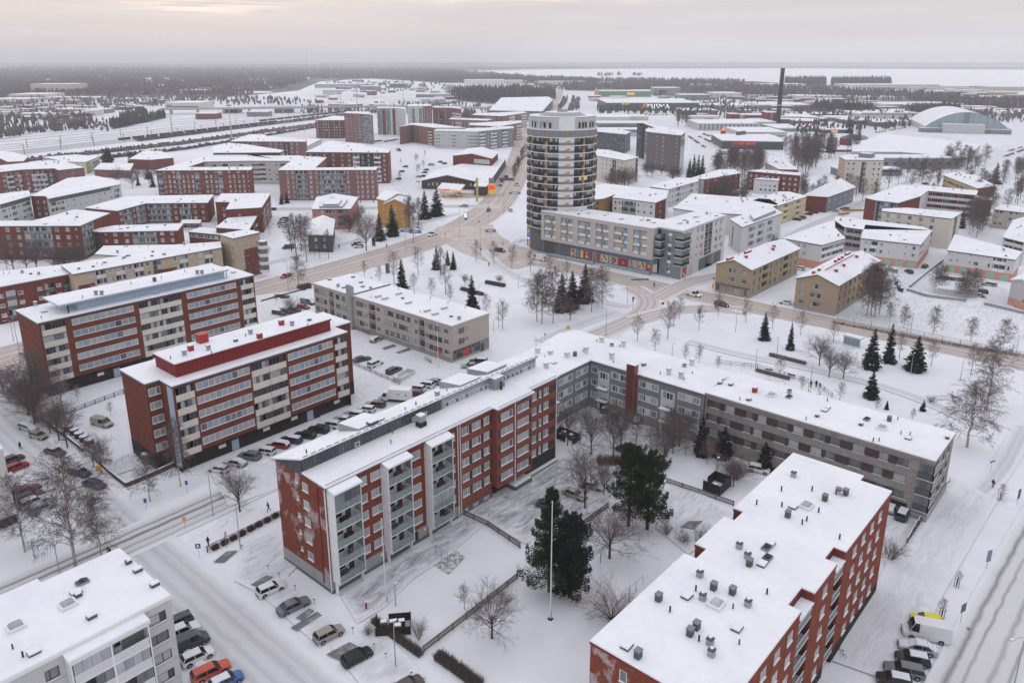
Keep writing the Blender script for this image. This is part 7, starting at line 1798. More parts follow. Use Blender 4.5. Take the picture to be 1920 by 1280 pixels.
def dense_evergreen(seed,H,shape,n,m=NEEDLE2,low=.12,tx=0.0):
 """big pine or cedar of real size: long boughs, each a flat plume of needle tufts, with gaps between the boughs"""
 r=random.Random(seed);T=MB();C=MB()
 T.tube([(0,0,-.2),(.1,.05,H*.4),(tx*.5,0,H*.75),(tx,0,H*.97)],[.30,.24,.13,.03],BARK,7)
 a=r.uniform(0,6)
 for k in range(n):
  f=((k+r.random())/n)**.9;z=H*(low+(.97-low)*f);R_=max(.35,shape(f)*r.choice((.55,.8,.95,1.0,1.15))*r.uniform(.9,1.08));a+=2.4+r.uniform(-.5,.5)
  d=Vector((math.cos(a),math.sin(a),0));s=Vector((-d.y,d.x,0));b=Vector((tx*f,0,z));dr=r.uniform(-.25,-.02)+f*.75
  P=lambda t:b+d*(R_*t)+Vector((0,0,R_*(dr*t+.22*t*t)))
  T.tube([P(0),P(.45),P(.85)],[.06*(1-f)+.03,.035,.01],BARK,3)
  for _ in range(int(70+75*R_)):
   t=r.random()**.6;w=R_*.34*math.sin(math.pi*min(1,.12+.88*t))**.8+.1
   p=P(t)+s*r.uniform(-w,w)+Vector((0,0,r.gauss(0,.13+.05*R_)))
   o=(d*.7+s*r.gauss(0,.6)+Vector((0,0,r.gauss(.15,.4)))).normalized()*r.uniform(.22,.42);q=o.cross(Vector((r.gauss(0,1),r.gauss(0,1),r.gauss(0,1)))).normalized()*r.uniform(.045,.10)
   C.face([p-q,p+q,p+o],m)
 return T.mesh('trunk'),C.mesh('crown')
def put_tree(name,label,pair,loc,s,rz,group=None,sx=1.0,cat='tree'):
 o=empty(name,loc,rz);o.scale=(s*sx,s*sx,s)
 tag(o,label,cat,group)
 place(pair[0],'trunk',o);place(pair[1],'crown',o)
 return o
def trees(kind,items,name,cat='tree'):
 """items: (base x, base y, top x, top y, label[, width factor])"""
 for i,it in enumerate(items):
  bx,by,tx,ty,lab=it[:5];sx=it[5] if len(it)>5 else 1.0
  g=G(bx,by);h=tall((bx,by),(tx,ty))
  src=TREES.get(kind) or {'spruce':SPR,'thin':THIN}[kind]
  put_tree(name,lab,rnd.choice(src),g,h/10.0,rnd.uniform(0,6.28),sx=sx,cat=cat)
for (bx,by,tx,ty,lab,shp,n,mt,low) in (
 (1030,1108,1029,913,'large dark pine with spreading lower limbs right behind the white flagpole',lambda f:4.5*(1-f)**.8*(.9+.2*math.sin(14*f))+.2,76,NEEDLE2,.12),
 (1069,1118,1075,965,'dense dark conifer with a rounded outline beside the flagpole pine',lambda f:2.9*math.sin(math.pi*min(1,.2+f*.8))**.7+.2,84,NEEDLE,.06),
 (1178,985,1182,832,'tall dark pine, left one of the pair beside the yard fence',lambda f:4.3*(1-f)**.55*(.7+.35*math.sin(9*f)**2)+.2,62,NEEDLE2,.16),
 (1213,992,1220,846,'tall dark pine, right one of the pair, leaning over the driveway',lambda f:4.4*(1-f)**.5*(.7+.35*math.cos(8*f)**2)+.2,62,NEEDLE2,.14)):
 g=G(bx,by);h=tall((bx,by),(tx,ty));put_tree('pine_tree',lab,dense_evergreen(int(bx),h,shp,n,mt,low,.3),g,1.0,0.0)
trees('spruce',[
 (1053,583,1053,513,'spruce at the left of the dark trio in the triangular park'),(1072,577,1069,507,'middle spruce of the dark trio in the triangular park'),(1096,566,1097,494,'right hand tallest spruce of the dark trio in the triangular park'),
 (819,505,817,460,'slim spruce left of its two small neighbours by the junction',.8),(839,497,838,468,'smallest of the three slim spruces by the junction',.8),(850,505,849,470,'slim spruce at the right of the three by the junction',.8),
 (754,541,752,485,'spruce with fairy lights behind the beige block roof',1.05),(885,579,884,515,'broad spruce dotted with warm lights right of the beige block',1.0),
 (736,442,734,383,'spruce in front of the ochre timber house'),(712,451,716,398,'spruce left of the one before the ochre house',.9),(797,410,798,357,'broad dark spruce near the filling station, left of two',1.2),(819,405,818,352,'broad dark spruce near the filling station, right of two',1.2),
 (1432,637,1437,583,'slim spruce on the snow field near the avenue, left of two',.8),(1481,655,1480,604,'slim spruce on the snow field near the avenue, right of two',.8),
 (1632,690,1634,613,'big spruce right of the bus shelter, left of three',.9),(1665,679,1672,605,'big spruce right of the bus shelter, middle and rearmost',.85),(1715,694,1722,628,'broad spruce behind a lamp post, right of three',1.15),
 (1632,746,1633,692,'lone spruce just beyond the brown and grey block'),(1662,767,1664,750,'tiny spruce beyond the roof, left of two'),(1730,770,1733,749,'tiny spruce beyond the roof, right of two'),
 (1314,852,1317,775,'narrow spruce beside the flagpole in the grey block yard',.75),(1356,857,1355,797,'broad spruce in the yard of the brown and grey block',1.1),(1432,880,1432,826,'brown tinged bushy conifer by the garage opening',1.35),
 (1292,333,1292,296,'first spruce from the left of the dark four beside the slab tower',.8),(1300,331,1300,289,'second spruce of the dark four beside the slab tower',.8),(1308,331,1308,289,'third spruce of the dark four beside the slab tower',.8),(1316,331,1316,290,'fourth spruce of the dark four beside the slab tower',.8),
 (1865,345,1866,304,'dark spruce at the far right beyond the sloped roof block',1.25),(1592,250,1595,214,'tall spruce among the works halls',.9),(1803,428,1806,390,'column shaped dark conifer behind the cream block',.7),
 (528,383,528,362,'small spruce at the left foot of the mauve brick block'),(538,381,538,360,'second small spruce at the foot of the mauve brick block')],'spruce_tree')
trees('birch',[
 (1006,602,1004,512,'birch at the left edge of the park clump'),(1016,607,1018,512,'second birch from the left in the park clump'),(1037,606,1040,502,'tall birch left of the dark spruce trio'),(1109,585,1111,503,'birch just right of the dark spruce trio'),(1129,577,1134,500,'spreading birch at the right end of the park clump'),
 (1813,838,1831,716,'large weeping birch beyond the far corner of the brown and grey block',1.5),(1850,770,1866,640,'taller birch standing behind the large weeping one',1.0),(1880,655,1893,598,'birch across the avenue near the right edge'),
 (1625,592,1625,497,'left most birch of the four beside the yellow brick house'),(1633,592,1636,492,'second birch of the four beside the yellow brick house'),(1640,594,1645,495,'third birch of the four beside the yellow brick house'),(1648,589,1652,500,'fourth birch of the four beside the yellow brick house'),
 (1668,603,1670,568,'small birch in the overgrown lot, first from the left'),(1694,615,1697,573,'small birch in the overgrown lot, second from the left'),(1749,627,1755,575,'birch by the mesh fence of the overgrown lot'),(1820,640,1822,595,'thin birch by the mesh fence further right'),
 (142,1062,112,860,'big weeping birch above the pale panel block roof',1.15),(190,1043,172,924,'smaller birch right of the big weeping one'),(47,1034,12,892,'birch beside the white block at the left edge'),(282,939,266,850,'birch in front of the brown yard wall'),(339,912,325,788,'slender white birch near the red brick corner',.7),
 (76,775,60,655,'birch by the gable of the long left brick block'),(561,540,558,478,'bare tree above the beige block beside the avenue'),(575,492,578,405,'tall birch right of the dark wooden house thicket'),(775,455,772,380,'birch between the ochre house and the spruces',.8),(1448,480,1446,440,'birch behind the white courtyard block')],'birch_tree')
trees('street',[
 (893,490,895,450,'street tree beside the avenue junction, first from the left'),(926,496,926,452,'street tree beside the avenue junction, second'),(960,504,961,460,'street tree beside the avenue junction, third'),(995,511,995,468,'street tree near the white van on the avenue'),(1029,518,1030,477,'street tree in front of the supermarket ramp, left'),(1062,525,1062,488,'street tree in front of the supermarket ramp, right'),
 (1310,618,1311,572,'street tree by the avenue left of the green box'),(1347,592,1350,549,'street tree in front of the black car on the avenue'),(1398,604,1400,560,'street tree right of the black car on the avenue'),(1448,616,1450,570,'street tree behind the left slim spruce'),(1501,628,1502,582,'street tree right of the right slim spruce'),(1562,642,1563,600,'street tree left of the bus shelter'),(1686,671,1688,622,'street tree among the three big spruces'),(1746,685,1750,636,'street tree right of the three big spruces'),(1820,702,1825,642,'street tree before the weeping birch'),
 (684,520,682,488,'small tree beyond the beige roof, first'),(711,530,710,498,'small tree beyond the beige roof, second'),(739,533,736,470,'bare tree left of the lit spruce beyond the beige roof'),(776,547,775,512,'bare tree right of the lit spruce beyond the beige roof'),(784,515,782,462,'bare tree in the park corner by the advertising column'),(810,558,808,520,'bare tree beyond the middle of the beige roof'),(836,552,834,495,'taller bare tree beyond the beige roof'),(844,570,843,533,'bare tree close behind the beige roof'),(826,516,829,462,'bare tree among the three slim spruces'),(912,592,912,550,'bare tree beyond the beige gable'),(942,617,940,562,'bare tree beside the park path lamp'),
 (1263,612,1266,563,'street tree second from the junction mouth'),(1274,598,1272,558,'street tree third from the junction mouth'),(1195,640,1192,590,'bare tree just beyond the grey block roof, left'),(1228,660,1228,616,'bare tree close behind the grey block roof'),(1252,635,1250,566,'tall bare tree at the mouth of the curved street'),
 (1461,708,1463,664,'young tree by the playground hedge'),(1503,734,1505,704,'thin tree behind the playground benches'),(1574,753,1576,716,'cone shaped bare tree beyond the roof'),(1644,773,1645,745,'low bare tree beyond the lone spruce'),(1710,789,1712,765,'round low bare tree beyond the roof edge'),(1345,693,1346,667,'small tree at the playground fence, second'),(1310,682,1310,645,'small tree at the playground fence, first'),(1285,678,1283,646,'small tree left of the playground fence'),
 (871,1142,873,1095,'young bare tree left of the spreading one by the picket fence'),(146,752,147,722,'young tree in the yard of the long brick block'),(208,778,209,752,'tiny clipped tree beside the grey van'),(117,762,116,690,'bare tree at the yard fence of the long brick block'),(505,440,504,405,'round bare tree beside the low brick houses'),(500,495,503,452,'bare tree in front of the brick end tower'),(365,555,365,535,'sapling at the avenue'),
 (519,568,520,552,'sapling beside the avenue left of the lot'),(1796,1095,1793,1068,'staked sapling in the right car park, upper'),(1764,1157,1768,1120,'staked sapling in the right car park beside the yellow car'),(1876,936,1878,905,'staked sapling near the running person')],'street_tree')
trees('round',[
 (450,959,447,880,'round bare tree beside the side street',.9),(922,1196,925,1103,'wide bare tree with arching twigs at the picket fence',1.0),(1143,1046,1183,962,'leaning bare tree with trailing twigs below the pine pair',1.2),(1097,953,1091,848,'large bare tree beside the parked grey car',.8),(1132,928,1135,868,'slender bare tree behind the parked grey car',.7),
 (1064,835,1068,760,'bare tree beside the black bin enclosure',.7),(1108,852,1109,764,'bare tree in the middle of the snowy courtyard',.7),(1150,857,1156,775,'bare tree in the courtyard near the brown parked cars',.7),(1245,878,1236,780,'large many stemmed tree in front of the brick chimney',1.0),(1262,850,1262,800,'bare tree behind the many stemmed one',.9),
 (1536,685,1534,628,'round reddish twigged tree, left of three in the park',.95),(1554,707,1553,650,'round reddish twigged tree, middle of three in the park',.75),(1581,710,1584,657,'round reddish twigged tree, right of three in the park',.85),(1069,600,1068,562,'low bare tree in front of the dark spruce trio',1.0),
 (936,532,935,516,'small round ornamental tree by the clipped hedges',1.1),(872,535,872,514,'small bare tree left of the clipped hedges',.9),(687,470,688,402,'big grey bare tree between pink and ochre houses',.8),(67,791,50,700,'bare tree by the street wall, nearer',.9),(54,779,30,685,'bare tree by the street wall, further',.9),(127,840,112,757,'bare tree by the parked dark car, left',.8),(111,827,92,750,'bare tree by the parked dark car, behind',.7),(176,876,180,815,'bare tree beside the bicycles, left',.7),(192,890,196,818,'bare tree beside the bicycles, right',.7),(8,740,4,690,'bare tree at the left edge beside the avenue',.9),(27,510,26,445,'bare tree before the left brick block, first',.8),(70,510,66,448,'bare tree before the left brick block, second',.8),(105,512,103,455,'bare tree before the left brick block, third',.9),(550,605,552,560,'bare tree among the parked dark cars',.9),(545,620,530,585,'low bare tree at the lot edge',1.1),(1375,912,1372,864,'bare bushy tree beside the black pen in the right yard',1.0),(1652,562,1656,512,'dense bare bush tree behind the yellow brick house',.9)],'bare_tree')
trees('tall',[
 (547,472,549,408,'tall bare tree of the dark thicket beside the wooden house, left'),(556,480,558,400,'tall bare tree of the dark thicket, second'),(565,470,566,402,'tall bare tree of the dark thicket, third'),(600,485,601,440,'thin bare tree in front of the wooden house',.7),(616,485,616,430,'second thin bare tree in front of the wooden house',.7),(590,480,590,440,'bare sapling left of the wooden house',.6),
 (767,428,768,365,'tall pale birch like tree beside the ochre house'),(785,424,786,370,'tall bare tree between the ochre house and spruces')],'bare_tree')
def grove(where,poly,n,seed,htop,kinds=('tall',),gname=None,sx=1.0):
 r=random.Random(seed)
 for q_,(x,y) in enumerate(sorted(inpoly_px(poly,n,r))):
  g=G(x,y);h=r.uniform(*htop);kd=r.choice(kinds)
  put_tree('bare_tree' if kd != 'spruce' else 'spruce_tree',('bare grove tree ' if kd != 'spruce' else 'dark grove spruce ')+where+', '+nth(q_,n),rnd.choice(TREES[kd] if kd in TREES else SPR),g,h/10,r.uniform(0,6),group='trees of the grove '+where,sx=sx)
grove('below the black store sign',[(1360,330),(1420,345),(1430,320),(1375,312)],22,1,(15,19),('tall','birch'))
grove('left of the black store',[(1328,335),(1355,340),(1360,318),(1335,315)],8,2,(11,15),('birch',))
grove('right of the black store',[(1475,325),(1530,330),(1530,300),(1480,300)],20,3,(16,20),('tall','birch'))
grove('of pines behind the cream six storey block',[(1518,300),(1560,300),(1566,285),(1525,282)],10,4,(15,19),('spruce','tall'),sx=1.2)
grove('before the red works',[(1580,290),(1610,290),(1610,262),(1585,262)],8,5,(13,18),('tall','spruce'))
grove('along the sports hall',[(1660,345),(1760,345),(1850,320),(1850,300),(1790,300),(1700,330)],22,6,(11,16),('tall','birch'))
grove('in front of the cream six storey block',[(1570,370),(1650,385),(1680,350),(1640,345)],10,7,(11,16),('tall',))
grove('screening the brick and white block',[(1325,395),(1395,400),(1400,375),(1345,370)],16,8,(12,16),('tall','birch'))
grove('beside the cream block gable',[(1800,440),(1850,450),(1860,400),(1830,395)],12,9,(12,16),('birch','tall'))
grove('at the right edge behind the blocks',[(1870,400),(1935,400),(1935,370),(1880,375)],8,10,(11,15),('tall',))
grove('in the car park strip',[(1740,545),(1850,575),(1870,560),(1760,535)],8,11,(7,10),('birch',))
grove('by the cream block behind the tower',[(1140,355),(1190,360),(1195,345),(1150,340)],8,12,(9,13),('tall','round'))
grove('before the slab tower',[(1200,335),(1275,345),(1275,330),(1210,325)],8,13,(6,10),('round',))
grove('along the frontage road',[(957,352),(961,350),(988,290),(983,288)],12,14,(8,10),('street','tall'),sx=1.1)
grove('across the rail yard edge',[(440,262),(600,240),(600,246),(450,268)],22,15,(6,8),('street',))
grove('at the far left houses',[(185,310),(235,312),(235,295),(195,292)],5,16,(8,11),('spruce',),sx=1.2)
grove('in the left courtyard',[(215,352),(300,352),(300,335),(225,330)],8,17,(7,11),('round','spruce'))
grove('beyond the hypermarket road',[(1265,240),(1290,243),(1295,225),(1270,222)],12,18,(14,18),('tall',))
grove('between avenue and office',[(868,245),(890,246),(892,232),(870,230)],10,19,(11,16),('tall',))
grove('at the right edge by the sports hall',[(1870,345),(1935,340),(1935,320),(1880,325)],12,23,(10,15),('tall','birch'))
for w_,pl,n_,sd,hh_,kk in (('below the slab tower',[(1330,400),(1400,410),(1420,395),(1350,385)],9,30,(9,13),('tall',)),('between brick blocks on the right',[(1490,380),(1560,385),(1570,365),(1500,360)],9,31,(9,13),('tall','birch')),
 ('behind the gallery block',[(1680,400),(1740,400),(1760,350),(1700,345)],9,32,(9,13),('tall',)),('before the right car parks',[(1780,350),(1860,345),(1900,360),(1820,375)],10,33,(9,14),('tall','birch')),('behind the red works store',[(1440,300),(1500,290),(1560,262),(1500,262)],14,34,(10,14),('tall',)),
 ('around the pink house',[(600,385),(690,392),(700,440),(640,450)],6,35,(6,10),('round','street')),('behind the left courtyard block',[(230,300),(300,290),(310,300),(240,312)],8,36,(7,10),('tall','spruce')),('by the left brick fronts',[(0,520),(160,520),(180,500),(0,505)],9,37,(6,10),('round','tall')),('on the square',[(710,330),(760,360),(830,300),(770,290)],9,38,(4,7),('street',))):
 grove(w_,pl,n_,sd,hh_,kk)
grove('before the pines',[(1500,315),(1560,300),(1575,285),(1510,290)],10,24,(10,15),('tall',))
grove('in the snowy courtyard',[(1120,800),(1180,780),(1290,830),(1260,860),(1150,865)],7,20,(6,9),('tall','round'))
grove('behind the yard hedge',[(1250,850),(1310,850),(1400,900),(1330,930)],6,21,(3,5),('shrub','street'))
grove('along the left street',[(-10,760),(20,740),(140,850),(110,860)],5,22,(6,9),('round','birch'))
trees('shrub',[(1146,1161,1145,1095,'bushy shrub beside the right brick roof',1.0),(1250,1003,1250,975,'small upright shrub near the green sign',.7),(1281,1018,1281,990,'small upright shrub by the thawed patch',.8),(1315,1010,1318,985,'shrub against the brick roof edge',.9),(1580,560,1585,540,'dark shrub at the foot of the yellow house',1.3),(1404,858,1404,840,'low shrub by the garage drive',1.2),
 (690,1190,690,1170,'shrub left of the brown bin pen',.9),(1815,1180,1815,1178,'tiny shrub by the right street',1),(1670,1050,1672,1010,'bare shrub between fence and brick block',.9),(1745,755,1746,740,'low shrub in the park',.9),(785,1200,783,1160,'thin sapling by the picket fence',.5)],'shrub','shrub')
def hedge(name,label,pts,w,h,n,m,tw=.02,kind=None,gap=None,seed=1):
 r=random.Random(seed);mb=MB()
 P=[Vector(p) for p in pts];L=sum((P[i+1]-P[i]).length for i in range(len(P)-1))
 for _ in range(int(n*L)):
  s=r.uniform(0,L);i=0
  while i<len(P)-2 and s>(P[i+1]-P[i]).length:s-=(P[i+1]-P[i]).length;i+=1
  d=(P[i+1]-P[i]).normalized();q=P[i]+d*s
  if gap and (s % gap[0])<gap[1]:continue
  nn_=Vector((d.y,-d.x,0));b=q+nn_*r.uniform(-w/2,w/2);t=b+Vector((r.gauss(0,.22),r.gauss(0,.22),h*r.uniform(.55,1.05)))
  sd=Vector((r.gauss(0,1),r.gauss(0,1),0)).normalized()*tw
  mb.face([b-sd,b+sd,t+sd*.5,t-sd*.5],m)
  mb.face([b.lerp(t,.5)-sd*.7,b.lerp(t,.5)+sd*.7,b.lerp(t,.5)+Vector((r.gauss(0,.25),r.gauss(0,.25),h*.4))],m)
 o=mb.obj(name);return tag(o,label,'hedge')
hedge('hedge','bare brown hedge along the lower car park',[G(820,1232),G(860,1260),G(900,1290)],1.3,1.3,420,TWIG,.02)
hedge('hedge','bare hedge behind the brown bin pen',[G(700,1165),G(740,1195),G(790,1230)],.9,1.1,260,TWIG,.02,seed=2)
hedge('hedge','brown clumps of hedge along the wooden rail fence',[G(392,1035),G(460,1000),G(525,965)],.6,.9,420,TWIGB,.02,gap=(1.6,.6),seed=3)
hedge('hedge','clipped frosted hedge in the park, upper',[G(1443,655+12),G(1510,684)],.8,1.0,330,TWIGF,.025,seed=4)
hedge('hedge','clipped frosted hedge behind the playground benches',[G(1418,696),G(1480,712)],.7,.9,300,TWIGF,.025,seed=5)
hedge('hedge','dark clipped hedge in the triangular park, right',[G(911,531),G(946,538)],1.3,1.2,400,TWIG,.03,seed=6)
hedge('hedge','dark clipped hedge in the triangular park, left',[G(865,543),G(905,554)],1.3,1.1,350,TWIG,.03,seed=7)
hedge('hedge','dark hedge at the end of the beige block',[G(560,545),G(582,540)],2.0,2.0,350,TWIG,.03,seed=8)
hedge('hedge','scrubby growth along the fence of the courtyard',[G(1120,870),G(1200,868),G(1250,880)],2.0,1.8,200,TWIGB,.02,seed=9)
hedge('hedge','scrub along the mesh fence of the overgrown lot',[G(1560,605),G(1680,628),G(1800,650),G(1920,668)],2.0,.8,60,TWIGB,.02,seed=10)
rg=random.Random(3);mb=MB()
for x,y in inpoly_px([(1560,600),(1680,560),(1760,550),(1935,590),(1935,650),(1700,610)],3600,rg):
 g=G(x,y)
 if rg.random()<.5:g=g+Vector((rg.gauss(0,.6),rg.gauss(0,.6),0))
 t=g+Vector((rg.gauss(0,.3),rg.gauss(0,.3),rg.uniform(.3,1.1)));mb.face([g+Vector((-.012,.012,0)),g+Vector((.012,-.012,0)),t],TWIGF if rg.random()<.5 else TWIG)
tag(mb.obj('dry_weeds'),kind='stuff')
# ================================================================ vehicles
CT={}
PAINT0=mat('car_paint_white',(.70,.70,.70),.3,.02,1,spec=.5)
def car_parts(kind,snow):
 key=(kind,snow)
 if key in CT:return CT[key]
 S=dict(hatch=(4.1,1.76,1.47),sedan=(4.65,1.82,1.44),estate=(4.7,1.82,1.50),suv=(4.55,1.86,1.68),van=(5.0,1.95,1.95),bigvan=(5.8,2.05,2.55))[kind]
 L,W,H=S;w=W/2;b=MB();zb={'hatch':.92,'sedan':.90,'estate':.92,'suv':1.05,'van':1.12,'bigvan':1.25}[kind]
 hood={'hatch':.80,'sedan':.80,'estate':.80,'suv':.95,'van':.98,'bigvan':1.1}[kind]
 deck={'sedan':.94}.get(kind,zb)
 wb={'hatch':.24,'sedan':.27,'estate':.26,'suv':.26,'van':.17,'bigvan':.13}[kind];wt=wb+{'hatch':.16,'sedan':.16,'estate':.15,'suv':.14,'van':.13,'bigvan':.10}[kind]
 rt={'hatch':.90,'sedan':.74,'estate':.93,'suv':.92,'van':.97,'bigvan':.985}[kind];rb={'hatch':.97,'sedan':.88,'estate':.985,'suv':.98,'van':.99,'bigvan':.995}[kind]
 X=lambda t:L/2-L*t
 st=[(0.0,.62,.45,.86),(.02,hood*.86,.30,.94),(.08,hood*.94,.22,.99),(wb,zb-.03,.2,1.0),(.5,zb,.2,1.0),(.8,zb,.2,1.0),(.93,deck,.22,.99),(.985,deck*.96,.30,.95),(1.0,.66,.42,.88)]
 rings=[]
 for t,zt,z0,k in st:
  x=X(t);rings.append([(x,-w*k*.90,z0),(x,-w*k,z0+.22),(x,-w*k,zt-.16),(x,-w*k*.93,zt-.02),(x,-w*k*.55,zt+.03),(x,w*k*.55,zt+.03),(x,w*k*.93,zt-.02),(x,w*k,zt-.16),(x,w*k,z0+.22),(x,w*k*.90,z0)])
 b.rings(rings,PAINT0)
 zr=H
 wr=w*.76
 f0,f1,r1,r0=X(wb),X(wt),X(rt),X(rb)
 b.rings([[(f1,-wr,zr-.09),(f1,wr,zr-.09),(f1,wr*.96,zr-.04),(f1,-wr*.96,zr-.04)],[((f1+r1)/2,-wr,zr-.05),((f1+r1)/2,wr,zr-.05),((f1+r1)/2,wr*.94,zr),((f1+r1)/2,-wr*.94,zr)],[(r1,-wr*.95,zr-.10),(r1,wr*.95,zr-.10),(r1,wr*.9,zr-.05),(r1,-wr*.9,zr-.05)]],PAINT0)
 wl2=w*.94
 for s in (-1,1):
  for (xb,xt,d) in ((f0,f1,.05),(r0,r1,.10),((f0+r0)/2,(f0+r0)/2-.05,.05)):
   b.face([(xb-d,s*wl2*.995,zb),(xb+d*.4,s*wl2*.995,zb),(xt+d*.4,s*(wr+.012),zr-.07),(xt-d,s*(wr+.012),zr-.07)],PAINT0)
  b.box(f0-.35,f0-.18,s*(w+.02)-.09,s*(w+.02)+.09,zb-.02,zb+.13,PAINT0)
 if kind in ('bigvan',):
  b.rings([[(X(.33),-w*.97,zb-.05),(X(.33),w*.97,zb-.05),(X(.33),w*.9,zr),(X(.33),-w*.9,zr)],[(X(.99),-w*.97,zb-.05),(X(.99),w*.97,zb-.05),(X(.99),w*.9,zr),(X(.99),-w*.9,zr)]],PAINT0)
 if kind=='van':
  b.rings([[(X(.5),-w*.975,zb-.05),(X(.5),w*.975,zb-.05),(X(.5),wr+.03,zr-.02),(X(.5),-wr-.03,zr-.02)],[(X(.985),-w*.97,zb-.05),(X(.985),w*.97,zb-.05),(X(.97),wr+.02,zr-.03),(X(.97),-wr-.02,zr-.03)]],PAINT0)
 ax=(X(.19),X(.80))
 for x in ax:
  for s in (-1,1):
   b.face([(x+.40*math.cos(t),s*(w+.004),.34+.40*math.sin(t)) for t in [math.pi*i/8 for i in range(9)]],BLACKM)
 b.box(L/2-.03,L/2+.02,-w*.6,w*.6,.32,.5,BLACKM);b.box(L/2-.02,L/2+.01,-w*.35,w*.35,.52,.66,BLACKM)
 b.box(-L/2-.03,-L/2+.03,-w*.7,w*.7,.30,.48,BLACKM)
 g=MB();z1=zr-.08
 g.face([(f0,-wl2*.93,zb),(f0,wl2*.93,zb),(f1,wr*.93,z1),(f1,-wr*.93,z1)],CARGLASS)
 g.face([(r0,wl2*.90,zb),(r0,-wl2*.90,zb),(r1,-wr*.9,z1-.02),(r1,wr*.9,z1-.02)],CARGLASS)
 for s in (-1,1):
  g.face([(f0,s*wl2*.97,zb),(r0,s*wl2*.97,zb),(r1,s*wr,z1),(f1,s*wr,z1)],CARGLASS)
 wh=MB();wh.rings([[(.32*math.cos(2*math.pi*i/14),y,.32*math.sin(2*math.pi*i/14)) for i in range(14)] for y in (-.11,.11)],TYRE)
 rm=MB();rm.rings([[(.20*math.cos(2*math.pi*i/10),y,.20*math.sin(2*math.pi*i/10)) for i in range(10)] for y in (-.115,.115)],RIM)
 hl=MB();hl.box(-.05,.02,-.19,.19,-.06,.07,HEADL);tl=MB();tl.box(-.02,.05,-.17,.17,-.08,.09,TAILL)
 sn=MB()
 if snow:
  sn.rings([[(f1+.02,-wr*.95,zr-.05),(f1+.02,wr*.95,zr-.05),(f1-.1,wr*.85,zr+.06),(f1-.1,-wr*.85,zr+.06)],[(r1,-wr*.92,zr-.06),(r1,wr*.92,zr-.06),(r1+.1,wr*.85,zr+.06),(r1+.1,-wr*.85,zr+.06)]],CARSNOW)
 if snow>1:
  sn.rings([[(L/2-.12,-w*.7,hood*.84),(L/2-.12,w*.7,hood*.84),(L/2-.2,w*.65,hood*.84+.09),(L/2-.2,-w*.65,hood*.84+.09)],[(f0+.05,-w*.82,zb),(f0+.05,w*.82,zb),(f0+.05,w*.75,zb+.09),(f0+.05,-w*.75,zb+.09)]],CARSNOW)
  sn.face([(f0+.02,-wl2*.86,zb+.07),(f0+.02,wl2*.86,zb+.07),(f1+.03,wr*.9,z1+.04),(f1+.03,-wr*.9,z1+.04)],CARSNOW)
  sn.face([(r0-.03,wl2*.86,zb+.05),(r0-.03,-wl2*.86,zb+.05),(r1-.03,-wr*.9,z1+.03),(r1-.03,wr*.9,z1+.03)],CARSNOW)
  if kind=='sedan':sn.rings([[(r0,-w*.8,deck+.01),(r0,w*.8,deck+.01),(r0,w*.7,deck+.12),(r0,-w*.7,deck+.12)],[(-L/2+.1,-w*.75,deck-.02),(-L/2+.1,w*.75,deck-.02),(-L/2+.15,w*.68,deck+.07),(-L/2+.15,-w*.68,deck+.07)]],CARSNOW)
 CT[key]=dict(L=L,w=w,ax=ax,body=b.mesh('body'),glass=g.mesh('windows'),tyre=wh.mesh('tyre'),rim=rm.mesh('rim'),hl=hl.mesh('headlight'),tl=tl.mesh('tail_light'),snow=sn.mesh('snow_cover') if snow else None,hz=hood*.78)
 return CT[key]
PC=dict(white=(.66,.66,.67),silver=(.36,.37,.39),grey=(.15,.16,.175),dark=(.055,.058,.065),black=(.018,.019,.022),navy=(.03,.045,.10),blue=(.05,.12,.33),lightblue=(.25,.33,.38),red=(.30,.015,.015),orange=(.50,.07,.03),maroon=(.14,.015,.03),beige=(.33,.30,.26),brown=(.09,.065,.055),yellow=(.72,.60,.0),green=(.04,.09,.05))
PM={}
def car(px,py,deg,kind,col,label,snow=0,lights=None,z=0.0,group=None,mini=False,name=None):
 if col not in PM:PM[col]=mat('car_paint_'+col,PC[col],.3,.03,1.0,spec=.5)
 d=car_parts(kind,snow);g=G(px,py)
 nm=name or {'van':'parked_van','bigvan':'delivery_van'}.get(kind,'parked_car' if not lights else 'car')
 o=empty(nm,(g.x,g.y,z),math.radians(deg));tag(o,label,'van' if 'van' in kind else 'car',group)
 b=place(d['body'],'body',o);b.material_slots[0].link='OBJECT';b.material_slots[0].material=PM[col]
 place(d['glass'],'windows',o)
 if d['snow']:place(d['snow'],'snow_cover',o)
 for x in d['ax']:
  for s in (-1,1):
   t=place(d['tyre'],'wheel',o,(x,s*(d['w']-.09),.32))
   if not mini:place(d['rim'],'rim',t)
 if not mini:
  for s in (-1,1):
   h=place(d['hl'],'headlight',o,(d['L']/2-.08,s*d['w']*.68,d['hz']));t=place(d['tl'],'tail_light',o,(-d['L']/2+.06,s*d['w']*.72,d['hz']+.06))
   if lights:
    h.material_slots[0].link='OBJECT';h.material_slots[0].material=HEADON
    t.material_slots[0].link='OBJECT';t.material_slots[0].material=TAILON
 return o
RB_='row of cars behind the main house'
